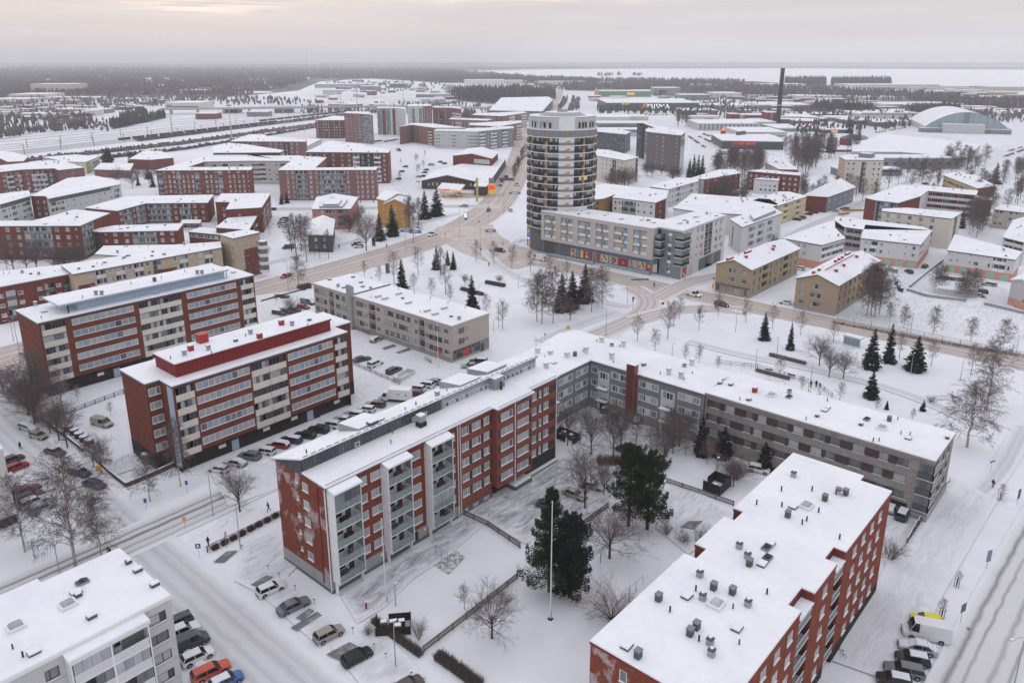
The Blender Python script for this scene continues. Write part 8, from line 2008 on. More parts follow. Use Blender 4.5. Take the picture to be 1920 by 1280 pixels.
for a in (
 (411,884,115,'hatch','white','white hatchback with a black roof at the near end of the row',0),(441,872,115,'sedan','silver','snow covered pale saloon, second from the near end of the row',2),(468,860,115,'suv','grey','steel grey crossover, third from the near end of the row',0),(496,850,115,'estate','white','white estate left of the red snow roofed car',0),(522,838,115,'estate','red','red estate with snow covered roof in the row',2),
 (546,829,115,'estate','navy','very dark blue estate with a pale roof right of the red one',1),(572,820,115,'estate','black','black estate, left of two black ones in the row',0),(597,810,115,'suv','black','black crossover, right of two black cars in the row',0),(620,801,115,'suv','white','white crossover right of the black ones',0),(644,791,115,'sedan','silver','snow dusted silver saloon in the row',1),(664,781,115,'estate','silver','silver estate with pale roof in the row',1),(687,771,115,'hatch','white','white hatchback beside the brown estate',0),(704,762,115,'estate','brown','dark brown estate just left of the box truck',0),
 (777,742,115,'hatch','maroon','dark red car half hidden by the box truck',0),(780,733,115,'suv','white','white car right behind the box truck',0),(797,726,115,'suv','white','white boxy car with dark windows beyond the truck',0),(813,720,115,'sedan','silver','silver saloon at the far end beside the beige lot',0),
 (882,690,131,'sedan','silver','silver saloon beside the beige block shop front',0),(897,681,125,'estate','dark','dark estate behind the silver saloon at the shop',1),
 (679,677,-14,'sedan','dark','dark saloon at the rail fence by the red brick end',0),(704,686,8,'suv','white','white estate between two dark cars at the rail fence',0),(739,698,8,'estate','dark','dark estate next to the white skip',0),(706,640,10,'hatch','beige','snowy pale car alone near the beige block',2),
 (524,590,-73,'estate','dark','frosted dark car, first of the row under the bare tree',1),(538,587,-73,'estate','dark','frosted dark car, second of the row under the bare tree',0),(553,584,-73,'hatch','brown','frosted brown car beside the red one',1),(569,579,-73,'hatch','red','bright red car beside the snowy van',0),(578,570,-73,'van','grey','snow covered grey van at the end of the beige block',2),(529,559,-40,'estate','maroon','dark red car alone near the avenue lot hedge',0),
 (54,806,-73,'estate','silver','snow covered estate at the top of the left street',2),(73,821,-73,'hatch','beige','pale car behind the snow covered estate',0),(104,851,-73,'sedan','brown','brown saloon with frosted roof under the birch',1),(150,890,-73,'estate','black','black car at the street wall with snow on its roof',1),(178,912,-73,'sedan','navy','dark blue saloon in front of the black one',0),(192,798,-73,'van','beige','grey beige people carrier alone in the yard',0),
 (24,866,8,'hatch','dark','dark car beside the white left block, upper',0),(32,880,8,'hatch','red','red car beside the white left block',0),(50,924,8,'estate','maroon','dark maroon car, first of four below the left block',0),(56,936,8,'estate','navy','dark blue car, second of four below the left block',0),(64,946,8,'suv','white','white crossover, third of four below the left block',0),(80,957,4,'hatch','lightblue','light blue grey hatchback, last of four below the left block',0),
 (508,1109,-9,'hatch','white','white hatchback with black glass roof nearest the gable',0),(551,1141,-9,'sedan','grey','dark grey saloon below the white hatchback',0),(617,1194,-9,'hatch','beige','beige hatchback below the main house',0),(670,1237,-9,'hatch','black','black people carrier at the lower end of the bays',0),(765,1292,-9,'hatch','brown','dark car cut by the lower edge of the picture',0),
 (333,1172,171,'hatch','dark','dark car beside the panel block, uppermost',0),(343,1190,-9,'suv','white','white crossover beside the panel block',0),(356,1212,-9,'van','dark','black van like car beside the panel block',0),(371,1236,-9,'hatch','white','white hatchback beside the panel block',0),(396,1264,-9,'estate','orange','orange red car beside the panel block',0),(425,1283,-9,'hatch','blue','blue car with snow roof at the lower edge',1),
 (1077,931,-88,'sedan','beige','grey beige saloon under the large bare tree',0),(1110,915,-72,'sedan','silver','snow dusted car behind the bare tree trunk',1),(1030,952,-72,'sedan','dark','dark car hidden behind the flagpole pine',0),(1137,771,15,'hatch','brown','frosted brown car by the grey block, left',1),(1155,779,15,'hatch','dark','frosted dark car by the grey block, right',1),(1197,789,20,'estate','silver','snow covered car beside the brick chimney',2),(1252,795,20,'van','green','dark green car behind bare trees in the court',0),(1276,816,20,'hatch','silver','snowy hatchback in front of the grey court wall',2),(1177,850,90,'van','black','black van in the courtyard behind the pine',0),
 (1422,884,-74,'hatch','white','white hatchback beside the garage conifer',1),(1693,969,2,'suv','dark','dark crossover with snow dusted roof by the balcony corner',1),(1672,955,2,'estate','silver','snowy car squeezed behind the brick corner',2),
 (1737,1169,113,'hatch','yellow','bright yellow car in the right car park',0),(1734,1194,113,'bigvan','white','white panel van next to the yellow car',0),(1719,1219,113,'sedan','silver','snow covered saloon below the white van',2),(1710,1241,113,'hatch','black','black hatchback with snowy roof in the right car park',1),(1694,1262,113,'estate','grey','steel grey estate in the right car park',0),(1676,1281,113,'hatch','black','black car with snow at the lower right edge',1),
 (1300,555,-92,'van','white','white pick-up like van driving on the cross avenue',0,1),(1353,574,-92,'suv','black','black car with lit lamps on the cross avenue',0,1),(937,472,-80,'suv','black','dark car turning at the junction',0,1),(1011,488,90,'bigvan','white','white box van on the cross avenue beneath the supermarket',0,1),
 (811,442,190,'van','white','white van driving on the main avenue',0,1),(536,520,190,'hatch','red','red car with lit lamps on the main avenue',0,1),(916,396,225,'suv','dark','dark car with a glowing lamp at the junction',0,1),(957,396,50,'suv','white','white car with red lamps waiting at the junction',0,1),(870,388,120,'sedan','silver','silver car on the market street',0,1),(969,348,240,'van','white','car with bright headlamps coming down the avenue',0,1),
 (673,464,150,'hatch','white','white car beside the dark one near the avenue verge',1),(668,460,150,'hatch','dark','dark car tucked behind the white one near the verge',0),(541,466,150,'van','brown','dark brown car under the thicket',0),(532,412,130,'hatch','dark','dark car, rearmost in the group left of the thicket',0),(530,417,130,'hatch','grey','grey car, second in the group left of the thicket',1),(528,421,130,'hatch','silver','silver car, third in the group left of the thicket',1),(530,426,130,'hatch','white','white car, foremost in the group left of the thicket',1),(511,394,120,'hatch','navy','dark blue car on the street behind the low brick houses',0),
 (938,349,55,'hatch','silver','pale car parked by the frontage, nearest',0),(941,342,55,'hatch','grey','grey car parked by the frontage, second',0),(949,333,55,'suv','maroon','dark red car parked by the frontage trees',0),(1474,570,100,'sedan','white','snow covered white car behind the avenue fence',2),(1499,506,110,'hatch','white','white car between the yellow brick houses',1),
 (1676,510,30,'hatch','silver','pale car in front of the mint garage doors, left',1),(1704,512,40,'hatch','dark','dark car in front of the mint garage doors, right',0),(1734,502,0,'hatch','brown','dark car at the corner of the peach footed block',0),(1766,524,90,'hatch','brown','dark car by the mesh rack, left',0),(1778,525,90,'hatch','grey','grey car by the mesh rack',1),(1796,527,90,'hatch','lightblue','pale blue snowy car beyond the bin shed',2),(1854,536,90,'estate','silver','silver estate in the peach block car park',1),(1837,550,110,'estate','black','black estate above the snowy silver one',0),(1832,557,110,'sedan','silver','snow topped saloon at the lot wall',2),
 (1516,403,90,'hatch','red','bright red car near the frosted red roof',0),(1526,400,90,'hatch','dark','dark car right of the bright red one',0),(1494,413,90,'hatch','dark','dark car below the yellow plaster block, left',1),(1503,410,90,'hatch','grey','grey car below the yellow plaster block, right',0),(1566,397,60,'hatch','white','white car beside the frosted red roof',0),(1584,394,90,'suv','grey','grey car near the orange barriers',0),(1734,346,60,'hatch','red','red car with lit lamps leaving the far car park',0,1),(1740,317,60,'hatch','white','white car with lit lamps in the far car park',0,1),
 (808,311,130,'van','silver','pale car near the grey kiosk, left',0),(825,305,100,'hatch','maroon','dark red car beyond the grey kiosk',0),(833,308,100,'hatch','dark','dark car beyond the grey kiosk, right',0),(799,320,100,'hatch','dark','dark car beside the market hall, rear',0),(796,325,100,'hatch','grey','grey car beside the market hall, second',0),(785,333,100,'hatch','silver','silver car beside the market hall, left of two',1),(793,332,100,'hatch','brown','brown car beside the market hall, right of two',0),(784,342,60,'hatch','white','snowy car beside the market hall, nearest',2),
 (760,314,110,'hatch','dark','dark car on the square street, lower',0),(753,323,110,'hatch','dark','dark car on the square street, left',0),(747,337,110,'hatch','black','black car on the square street, nearest',0),(746,281,110,'hatch','grey','grey car on the square, upper',0),(748,284,110,'hatch','maroon','dark red car on the square, upper',0)):
 car(a[0],a[1],a[2],a[3],a[4],a[5],a[6],a[7] if len(a)>7 else None,mini=a[1]<440)
g=G(742,752);T=empty('box_truck',g,math.radians(122));tag(T,'white box truck parked across the end of the car row','truck')
m=MB();m.box(-3.6,1.4,-1.15,1.15,.95,3.3,WHITEP,SNOW);m.obj('cargo_box',T)
m=MB();m.rings([[(1.5,-1.0,.5),(1.5,1.0,.5),(1.5,.9,2.4),(1.5,-.9,2.4)],[(2.6,-1.0,.5),(2.6,1.0,.5),(2.5,.9,2.35),(2.5,-.9,2.35)],[(3.1,-1.0,.5),(3.1,1.0,.5),(3.0,.95,1.5),(3.0,-.95,1.5)],[(3.8,-.95,.5),(3.8,.95,.5),(3.75,.9,1.15),(3.75,-.9,1.15)]],PM['white']);m.box(-3.5,3.6,-.9,.9,.45,.9,BLACKM);m.obj('cab',T)
m=MB();m.face([(3.02,-.88,1.55),(3.02,.88,1.55),(2.56,.82,2.28),(2.56,-.82,2.28)],CARGLASS)
for s in (-1,1):m.face([(1.9,s*1.01,1.45),(2.95,s*1.0,1.45),(2.5,s*.94,2.2),(1.9,s*.94,2.2)],CARGLASS)
m.obj('windows',T)
dd=car_parts('bigvan',0)
for x in (2.9,-2.3):
 for s in (-1,1):w_=place(dd['tyre'],'wheel',T,(x,s*.95,.4));w_.scale=(1.25,1.3,1.25)
m=MB();m.box(-1.4,-.4,1.152,1.17,2.2,2.35,GREYM);m.box(-2.9,-2.6,1.152,1.17,1.9,2.3,GREYD);m.obj('side_marking',T)
mc=MB();mc.rings([[(x,-.85*k,.3),(x,.85*k,.3),(x,.82*k,z),(x,-.82*k,z)] for x,z,k in ((-2.1,.8,.95),(-1.8,.95,1),(1.0,.95,1),(2.1,.7,.93))],PAINT0);mc.rings([[(x,-.72*k,.95),(x,.72*k,.95),(x,.62*k,z),(x,-.62*k,z)] for x,z,k in ((-1.7,1.1,1),(-1.2,1.42,1),(.3,1.42,1),(.95,1.0,1))],CARGLASS);mc.box(-1.2,.3,-.6,.6,1.42,1.5,CARSNOW)
MINI=mc.mesh('body')
def lot(where,a,b,n,deg,seed):
 r=random.Random(seed);A,B=G(*a),G(*b);ks=[i for i in range(n) if r.random()>.12]
 if a[0]>b[0]:ks=ks[::-1]
 for j,i in enumerate(ks):
  q=A.lerp(B,(i+.5)/n);c=r.choice(['white','silver','grey','dark','black','navy','red','silver','dark','maroon'])
  if c not in PM:PM[c]=mat('car_paint_'+c,PC[c],.3,.03,1.0,spec=.5)
  o=place(MINI,'parked_car',None,(q.x,q.y,0),math.radians(deg+r.uniform(-4,4)));o.material_slots[0].link='OBJECT';o.material_slots[0].material=PM[c]
  tag(o,'small %s car %s, %s' % (c,where,nth(j,len(ks))),'car','cars parked '+where)
lot('left of the black store, inner',(1290,256),(1322,278),12,60,1);lot('left of the black store, middle',(1310,257),(1352,276),16,60,2);lot('left of the black store, outer',(1318,252),(1340,260),8,60,3)
lot('before the sports hall, lower',(1722,331),(1768,315),10,30,4);lot('before the sports hall, upper',(1720,319),(1740,314),4,30,5)
lot('right of the arena, near',(1880,296),(1925,280),9,20,6);lot('right of the arena, far',(1888,285),(1925,275),8,20,7)
lot('beside the garages near the arena',(1640,250),(1700,240),12,20,8);lot('below the red works',(1330,236),(1400,240),9,20,9)
lot('below the blue striped tower block',(690,268),(716,265),6,20,10);lot('behind the tower block group',(720,267),(748,262),6,20,11);lot('along the far avenue',(1054,200),(1050,214),5,50,12)
lot('up the far avenue, oncoming',(1063,178),(1058,196),6,50,13);lot('along the frontage trees',(958,318),(985,292),8,55,14);lot('at the far railway works',(655,188),(700,176),7,10,15);lot('beside the hypermarket',(1190,216),(1270,216),10,90,16);lot('at the left sheds',(105,214),(195,214),16,80,17)
WG=MB();WG.box(-6.5,6.5,-1.4,1.4,.9,2.6,BRICKD,SNOW);WG.box(-6,6,-1,1,.3,.9,BLACKM);WGM=WG.mesh('wagon_body')
ta=math.atan2(rd.y,rd.x)
for i in range(26):
 q=rp0+rd*(130+i*17.5)-rn*(3 if i<14 else 30)
 o=place(WGM,'freight_wagon',None,(q.x,q.y,0),ta);tag(o,'snow topped freight wagon in the %s line, %s' % ('nearer' if i<14 else 'farther',nth(i if i<14 else i-14,14 if i<14 else 12)),'freight wagon','freight wagons standing in lines in the rail yard')
# ================================================================ street furniture, fences, pens, people
LM={}
def lamp(bx,by,tx,ty,label,arm=1.6,ang=0.0,lit=False,double=False):
 g=G(bx,by);h=min(13,max(3.2,tall((bx,by),(tx,ty))));o=empty('street_lamp',g,ang);tag(o,label,'street lamp')
 k=(round(h,0),arm,double)
 m=MB();m.cyl(0,0,0,h,.09,GMETAL,.05,n=6)
 if arm:
  m.tube([(0,0,h-.1),(arm*.5,0,h+.1),(arm,0,h+.12)],.04,GMETAL,4)
  if double:m.tube([(0,0,h-.1),(-arm*.5,0,h+.1),(-arm,0,h+.12)],.04,GMETAL,4)
 m.obj('pole',o)
 m=MB();m.box(arm-.05,arm+.55,-.14,.14,h+.05,h+.17,GREYM,SNOW)
 if double:m.box(-arm-.55,-arm+.05,-.14,.14,h+.05,h+.17,GREYM,SNOW)
 m.obj('lamp_head',o);return o
for a in (
 (400,967,392,888,'street lamp beside the side street near the white hatchback',1.2,2.4),(451,1028,441,945,'lamp pole rising through the rail fence hedge',0.9,2.4),(112,1075,92,1012,'street lamp above the panel block corner',1.2,2.4),(65,1046,58,1012,'low lamp post beside two bicycles',.0,0),(742,1250,739,1165,'lamp post in front of the brown bin pen',0.0,0),(742,1135,740,1096,'round topped lamp behind the brown bin pen',0.0,0),
 (1005,655,1000,632,'lamp with curved arm beside the grey block end',1.2,2.0),(1136,630,1137,578,'lamp with an orange box at the curved street',1.0,2.4),(972,540,969,515,'park path lamp left of the birch clump',.4,0),(1379,622,1380,590,'park lamp on the snow field near the avenue',1.0,1.0),(1457,664,1461,632,'park lamp left of the frosted hedge',.6,3),(1416,694,1418,656,'park lamp behind the playground',.4,0),(1260,668,1260,648,'low park lamp beyond the grey roof',.3,0),(1707,702,1713,664,'lamp post in front of the broad spruce',.5,0),(1520,716,1524,684,'lamp beside the playground group',.3,0),
 (1706,630,1712,587,'lamp post behind the overgrown lot fence',.8,3.1),(1904,670,1912,628,'lamp post at the right edge by the avenue',.8,3.1),(1800,715,1806,675,'lamp pole by the weeping birch',.5,0),(1485,610,1490,573,'tall lamp in front of the yellow house',.8,2),(761,476,760,424,'tall double lamp at the avenue verge',1.6,.7),(901,478,899,424,'double armed lamp at the junction island',1.6,.7),(862,446,861,394,'double armed lamp before the lit column',1.6,.7),(916,418,916,375,'double armed lamp behind the dark car',1.6,.7),(541,545,537,489,'lamp beside the red car',1.4,3.6),(37,665,12,595,'lamp with arm at the left avenue',1.6,3),(26,640,22,600,'lamp pole beyond the left avenue',1.0,3),
 (1344,835,1343,782,'lamp in the grey court behind the spruce',.4,0),(1088,830,1088,790,'lamp beside the black bin enclosure',.3,0),(1342,897,1344,860,'disc lamp beside the black pen',.2,0),(898,568,897,535,'dark lantern lamp by the clipped hedges',.2,0),(935,613,945,566,'lamp beyond the beige gable',.6,0),(925,620,928,602,'short lamp beside the beige gable',.5,0),(770,640,768,600,'lamp pole hidden by the beige roof',.3,0),(1900,1290,1914,1190,'street lamp arching over the right street',1.8,2.6),(1176,568,1177,527,'lamp mast at the curved street mouth',1.0,0),(1053,521,1051,487,'lamp mast by the supermarket ramp',.5,0),(945,395,945,360,'lamp mast by the price pylon',1,0),(878,395,876,372,'lamp on the market street',.7,0),(640,420,641,392,'lamp behind the pink house',.6,0)):
 lamp(*a,double='double' in a[4])
def catenary():
 M=MB();M.box(-.2,.2,-.2,.2,0,8.5,GREYM);M.box(-.1,.1,0,4,7.4,7.6,GREYM);me=M.mesh('mast_pole')
 for i in range(40):
  for o in (-18,22):
   q=rp0+rd*(-60+i*34)-rn*o;p_=place(me,'catenary_mast',None,(q.x,q.y,0),ta+math.pi*(o>0));tag(p_,'overhead line mast on the %s side of the tracks, %s' % ('far' if o<0 else 'near',nth(i,40)),'mast','overhead line masts along the railway')
catenary()
for (x,yb,yt,t) in ((323,248,199,'tall floodlight mast in the rail yard, left'),(435,260,199,'tall floodlight mast in the rail yard, right'),(640,215,176,'tall mast beyond the bridge, left'),(757,210,170,'tall mast beyond the bridge, right'),(670,205,160,'tall mast beyond the bridge, middle')):
 g=G(x,yb);h=tall((x,yb),(x-3,yt));o=empty('floodlight_mast',g);tag(o,t,'mast');m=MB();m.cyl(0,0,0,h,.7,GREYP,.4,n=6);m.obj('pole',o);m=MB();m.box(-2.5,2.5,-.4,.4,h,h+1.2,GREYM);m.obj('lamp_head',o)
def flagpole(bx,by,tx,ty,label,r=.09):
 g=G(bx,by);h=tall((bx,by),(tx,ty));o=empty('flagpole',g);tag(o,label,'flagpole')
 m=MB();m.cyl(0,0,0,h,r,WHITEP,r*.5,n=8);m.obj('pole',o);m=MB();m.cyl(0,0,h,h+.22,r*.9,CREAM,n=8);m.obj('finial',o);m=MB();m.box(-.3,.3,-.3,.3,0,.12,WOODD);m.cyl(.2,0,0,1.3,.05,WOODD,n=4);m.obj('base',o)
flagpole(1032,1160,1036,942,'white flagpole in front of the large dark pine',.11);flagpole(724,1130,716,974,'white flagpole before the first balcony tower',.09);flagpole(822,690,820,604,'white flagpole beside the beige block shop');flagpole(1305,841,1311,773,'white flagpole beside the narrow spruce in the court');flagpole(1682,500,1692,441,'white flagpole before the mint garage doors')
def fence(label,pts,h,m,kind='picket',step=.16,post=2.2,name='fence'):
 P=[G(*p) for p in pts];o=empty(name,(0,0,0));tag(o,label,'fence')
 R_=MB();nb=0
 sm=MB();sm.box(-.045,.045,-.012,.012,0,h,m);sme=sm.mesh('slat')
 pm=MB();pm.box(-.07,.07,-.07,.07,0,h+.12,m,SNOW);pme=pm.mesh('post')
 extra=MB()
 for i in range(len(P)-1):
  a,b=P[i],P[i+1];d=(b-a);L=d.length;d.normalize();ang=math.atan2(d.y,d.x)
  zs_l=((h*.25,),(h*.85,)) if kind=='picket' else ((h*.3,),(h*.62,),(h,))
  for (z,) in zs_l:
   n_=Vector((-d.y,d.x,0))*.03
   R_.rings([[a-n_+Vector((0,0,z-.05)),a+n_+Vector((0,0,z-.05)),a+n_+Vector((0,0,z+.05)),a-n_+Vector((0,0,z+.05))],[b-n_+Vector((0,0,z-.05)),b+n_+Vector((0,0,z-.05)),b+n_+Vector((0,0,z+.05)),b-n_+Vector((0,0,z+.05))]],m)
  k=max(1,int(L/post))
  for j in range(k+1):q=a+d*L*j/k;place(pme,'post',o,(q.x,q.y,0),ang)
  if kind=='picket':
   for j in range(int(L/step)):
    q=a+d*(j+.5)*step
    if nb<295:place(sme,'slat',o,(q.x,q.y,.06),ang)
    else:extra.box(q.x-.045,q.x+.045,q.y-.02,q.y+.02,.06,h+.06,m)
    nb+=1
 R_.obj('rail',o)
 if extra.f:tag(extra.obj('slats',o),kind='stuff')
 return o
fence('weathered picket fence running past the dark pine to the main house',[(862,963),(915,987),(975,1028)],1.15,WOODF)
fence('weathered picket fence climbing from the bin pen to the flagpole pine',[(795,1222),(875,1160),(970,1085)],1.1,WOODF)
fence('weathered picket fence from the pine up to the bare trees',[(1000,1052),(1060,1010),(1140,952)],1.1,WOODF)
fence('picket fence below the black pen in the right yard',[(1250,905),(1310,925),(1375,948)],1.0,WOODF)
fence('brown rail fence with hedge clumps beside the side street',[(389,1035),(455,1003),(526,968)],1.1,BRICKD,'rail')
fence('dark rail fence in the snowy yard of the long brick block',[(100,788),(160,765),(232,738)],1.1,BLACKM,'rail')
fence('low rail fence beside the three cars and white skip',[(663,684),(705,702),(750,722)],.9,mat('pale_wood_rail',(.35,.28,.22),.8),'rail')
fence('grey fence line near the right brick block',[(1700,1020),(1730,975)],1.0,WOODF)
fence('mesh fence posts beside the overgrown lot',[(1570,600),(1700,626),(1800,648),(1920,672)],1.6,GMETAL,'rail',post=4)
fence('slender mesh fence round the playground',[(1345,682),(1420,690),(1470,705),(1530,722),(1560,745)],1.1,GMETAL,'rail',post=3)
def mwall(label,pts,h,w,m,name='garden_wall'):
 P=[G(*p) for p in pts];mb=MB()
 for i in range(len(P)-1):
  a,b=P[i],P[i+1];d=(b-a).normalized();n_=Vector((-d.y,d.x,0))*w/2
  mb.rings([[a-n_,a+n_,a+n_+Vector((0,0,h)),a-n_+Vector((0,0,h))],[b-n_,b+n_,b+n_+Vector((0,0,h)),b-n_+Vector((0,0,h))]],m)
  mb.rings([[a-n_*1.1+Vector((0,0,h)),a+n_*1.1+Vector((0,0,h)),a+n_*.8+Vector((0,0,h+.1)),a-n_*.8+Vector((0,0,h+.1))],[b-n_*1.1+Vector((0,0,h)),b+n_*1.1+Vector((0,0,h)),b+n_*.8+Vector((0,0,h+.1)),b-n_*.8+Vector((0,0,h+.1))]],SNOW)
 return tag(mb.obj(name),label,'wall')
mwall('low dark brown wall running down the left street',[(18,733),(70,780),(128,825),(157,848)],.9,.25,BRICKD)
mwall('low dark brown wall from the bicycles to the yard corner',[(178,862),(205,888),(236,912)],.9,.25,BRICKD)
mwall('low dark brown wall in front of the red brick block',[(236,913),(285,893),(340,868)],.9,.3,BRICKD)
mwall('low wall behind the avenue left of the beige block',[(490,566),(525,556),(562,546)],.7,.3,CONCD)
mwall('retaining wall of the peach block car park',[(1700,545),(1740,557),(1820,566),(1862,575),(1925,590)],.9,.3,CONC)
mwall('long low wall between the white peach blocks',[(1768,490),(1735,515),(1705,540)],.9,.3,CONCD)
mwall('pale low wall beside the right brick block',[(1668,1052),(1690,1030)],.8,.2,WHITEW)
for x0,y0,x1,y1 in ((1700,1018,1718,985),(1719,985,1730,968)):mwall('pale board screen near the balcony corner, %s one' % ('longer' if x0==1700 else 'shorter'),[(x0,y0),(x1,y1)],1.0,.12,GREYM,'garden_screen')
def pen(label,cx_,cy_,L,W_,h,m,deg,contents):
 g=G(cx_,cy_);o=empty('bin_pen',g,math.radians(deg));tag(o,label,'bin enclosure')
 hh=.22
 for s,(a,b) in enumerate((((-L/2,-W_/2),(L/2,-W_/2)),((L/2,-W_/2),(L/2,W_/2)),((L/2,W_/2),(-L*.15,W_/2)),((-L/2,W_/2),(-L/2,-W_/2)))):
  ln=math.hypot(b[0]-a[0],b[1]-a[1]);n=int(h/hh)
  key=('board',round(ln,2),m.name)
  if key not in VC:q=MB();q.box(0,ln,-.03,.03,.01,hh-.02,m);VC[key]=q.mesh('board')
  for k in range(n):place(VC[key],'board',o,mw=Matrix.Translation((a[0],a[1],k*hh+.05)) @ Matrix.Rotation(math.atan2(b[1]-a[1],b[0]-a[0]),4,'Z'))
 c=MB()
 for x,y in ((-L/2,-W_/2),(L/2,-W_/2),(L/2,W_/2),(-L/2,W_/2)):c.box(x-.06,x+.06,y-.06,y+.06,0,h+.1,m,SNOW)
 c.obj('post',o)
 return g,o
g,_=pen('dark brown board bin pen with bins inside, beside the hedge',738,1178,4.6,2.8,1.5,WOODD,-42,0)
def bin_(label,gx_,gy_,w,d,h,m,deg,grp=None):
 o=empty('waste_bin',(gx_,gy_,0),math.radians(deg));tag(o,label,'waste bin',grp)
 mb=MB();mb.rings([[(-w*.42,-d*.42,.1),(w*.42,-d*.42,.1),(w*.42,d*.42,.1),(-w*.42,d*.42,.1)],[(-w/2,-d/2,h),(w/2,-d/2,h),(w/2,d/2,h),(-w/2,d/2,h)]],m);mb.obj('container',o)
 mb=MB();mb.rings([[(-w*.53,-d*.53,h),(w*.53,-d*.53,h),(w*.53,d*.53,h),(-w*.53,d*.53,h)],[(-w*.4,-d*.5,h+.16),(w*.4,-d*.5,h+.16),(w*.4,d*.3,h+.16),(-w*.4,d*.3,h+.16)]],m,True,SNOW);mb.obj('lid',o)
for i,(dx,dy,l_) in enumerate(((-1.3,.3,'grey green bin in the brown pen, nearest its opening'),(-.1,.2,'grey bin in the middle of the brown pen'),(1.1,.2,'black bin at the far end of the brown pen'),(.6,-.6,'pale green bin against the front boards of the brown pen'))):
 a=math.radians(-42);bin_(l_,g.x+dx*math.cos(a)-dy*math.sin(a),g.y+dx*math.sin(a)+dy*math.cos(a),1.0,.8,1.1,(GREYM,GREYD,BLACKM,MINT)[i],-42+rnd.uniform(-8,8))
g,_=pen('black bin enclosure at the corner of the main house',1062,822,5.2,2.8,1.5,BLACKM,90,0)
for i in range(2):bin_('dark bin inside the black corner enclosure, %s' % ('left' if i else 'right'),g.x+.2,g.y-1+i*1.8,1.0,.9,1.1,GREYD,90)
g,_=pen('black board pen with a yellow lid inside, in the right yard',1344,915,4.4,3.2,2.0,BLACKM,0,0);bin_('yellow lidded bin in the black pen',g.x-1,g.y,1.1,1.0,1.2,mat('dull_yellow',(.4,.33,.15),.6),10)
g,_=pen('white board skip pen beside the dark estate',758,708,6.0,2.2,1.2,WHITEW,14,0)
for i in range(5):g=G(130+i*9.5,808+i*6.5);o=empty('rubbish_drum',g);tag(o,'big dark round waste drum with snowy lid by the yard wall, %s' % ('nearest','second nearest','middle','second farthest','farthest')[4-i],'waste drum');m=MB();m.cyl(0,0,0,1.2,.85,BROWNP,.9,n=12);m.obj('drum',o);m=MB();m.cyl(0,0,1.2,1.32,.95,GREYD,.85,n=12,top=SNOW);m.obj('lid',o)
g=G(275,869);o=empty('chute_tank',g);tag(o,'grey green upright tank at the foot of the red brick corner','tank');m=MB();m.cyl(0,0,0,2.2,.75,GREYM,n=12,top=SNOW);m.obj('tank',o)
g=G(1790,556);bigbox('bin_shed','low white shed with a snowy roof in the peach block car park','shed',G(1793,557),11,3.5,2.2,math.atan2(-1,.18),WHITEW)
for i,(x,y) in enumerate(((1690,547),(1686,545),(1680,534),(1684,541))):gg_=G(x,y);bin_('dark green bin in the row by the low wall, number %s from the near end' % ('one','two','three','four')[i],gg_.x,gg_.y,1.2,.9,1.2,mat('dark_green_plastic',(.02,.05,.03),.6),30)
for i,(x,y) in enumerate(((503,1070),(524,1085),(554,1108),(590,1134),(662,1188),(702,1218),(724,1236),(772,1272),(455,1032),(1290,690))):
 if i>8:break
 g=G(x,y);o=empty('heater_post',g);tag(o,('socket post by the lower parking bays, %s from the top' % ('first','second','third','fourth','fifth','sixth','seventh','eighth')[i]) if i<8 else 'socket post beside the rail fence','socket post')
 m=MB();m.cyl(0,0,0,.95,.035,GREYM,n=5);m.obj('post',o);m=MB();m.box(-.13,.13,-.08,.08,.95,1.2,GREYM,SNOW);m.obj('socket_box',o)
g=G(687,1142);o=empty('hydrant_post',g);tag(o,'dark red post with snow cap near the gable','post');m=MB();m.cyl(0,0,0,1.3,.13,REDMET,n=8);m.cyl(0,0,1.3,1.42,.17,SNOW,n=8);m.obj('post',o)
def rack(label,x0,y0,x1,y1,h,name='beating_rack',n=3,m=BLACKM):
 a,b=G(x0,y0),G(x1,y1);o=empty(name,(0,0,0));tag(o,label,'rack');mb=MB()
 for t in np.linspace(0,1,3):q=a.lerp(b,float(t));mb.tube([q,q+Vector((0,0,h))],.035,m,4)
 mb.obj('post',o);mb=MB()
 for k in range(n):z=h*(1-k*.25);mb.tube([a+Vector((0,0,z)),b+Vector((0,0,z))],.03,m,4)
 mb.obj('rail',o)
rack('dark beating rack on the bare grass square',817,1042,839,1055,1.9,n=4)
rack('thin washing line frame beside the right brick roof',1179,1120,1205,1097,1.7,n=1,m=GREYM);rack('thin washing line frame beside the dark conifer',1125,1062,1127,1045,1.7,n=1,m=GREYM)
rack('low rail frame behind the brown yard wall',217,876,243,862,1.3,n=2,m=GREYM);rack('metal pipe frame beside the picket fence',1073,958,1100,965,1.4,n=1,m=GREYM)
def sign(bx,by,h,w,hh,m,label,deg=-42,shape='box',m2=None,name='road_sign'):
 g=G(bx,by);o=empty(name,g,math.radians(deg));tag(o,label,'sign');mb=MB();mb.cyl(0,.05,0,h,.035,GMETAL,n=5);mb.obj('pole',o)
 mb=MB()
 if shape=='disc':mb.rings([[(w/2*math.cos(2*math.pi*i/14),y,h-w/2+w/2*math.sin(2*math.pi*i/14)) for i in range(14)] for y in (0,-.03)],m)
 else:mb.box(-w/2,w/2,-.04,0,h-hh,h,m)
 if m2:mb.box(-w*.22,w*.22,-.05,-.04,h-hh*.75,h-hh*.25,m2)
 mb.obj('plate',o);return o
SBL=mat('sign_blue',(.03,.12,.38),.5);SOR=mat('sign_orange',(.75,.27,.01),.5);SGR=mat('sign_grey_back',(.12,.125,.13),.6);SYE=mat('sign_yellow',(.7,.45,.03),.5);SRE=mat('sign_red',(.5,.03,.02),.5)
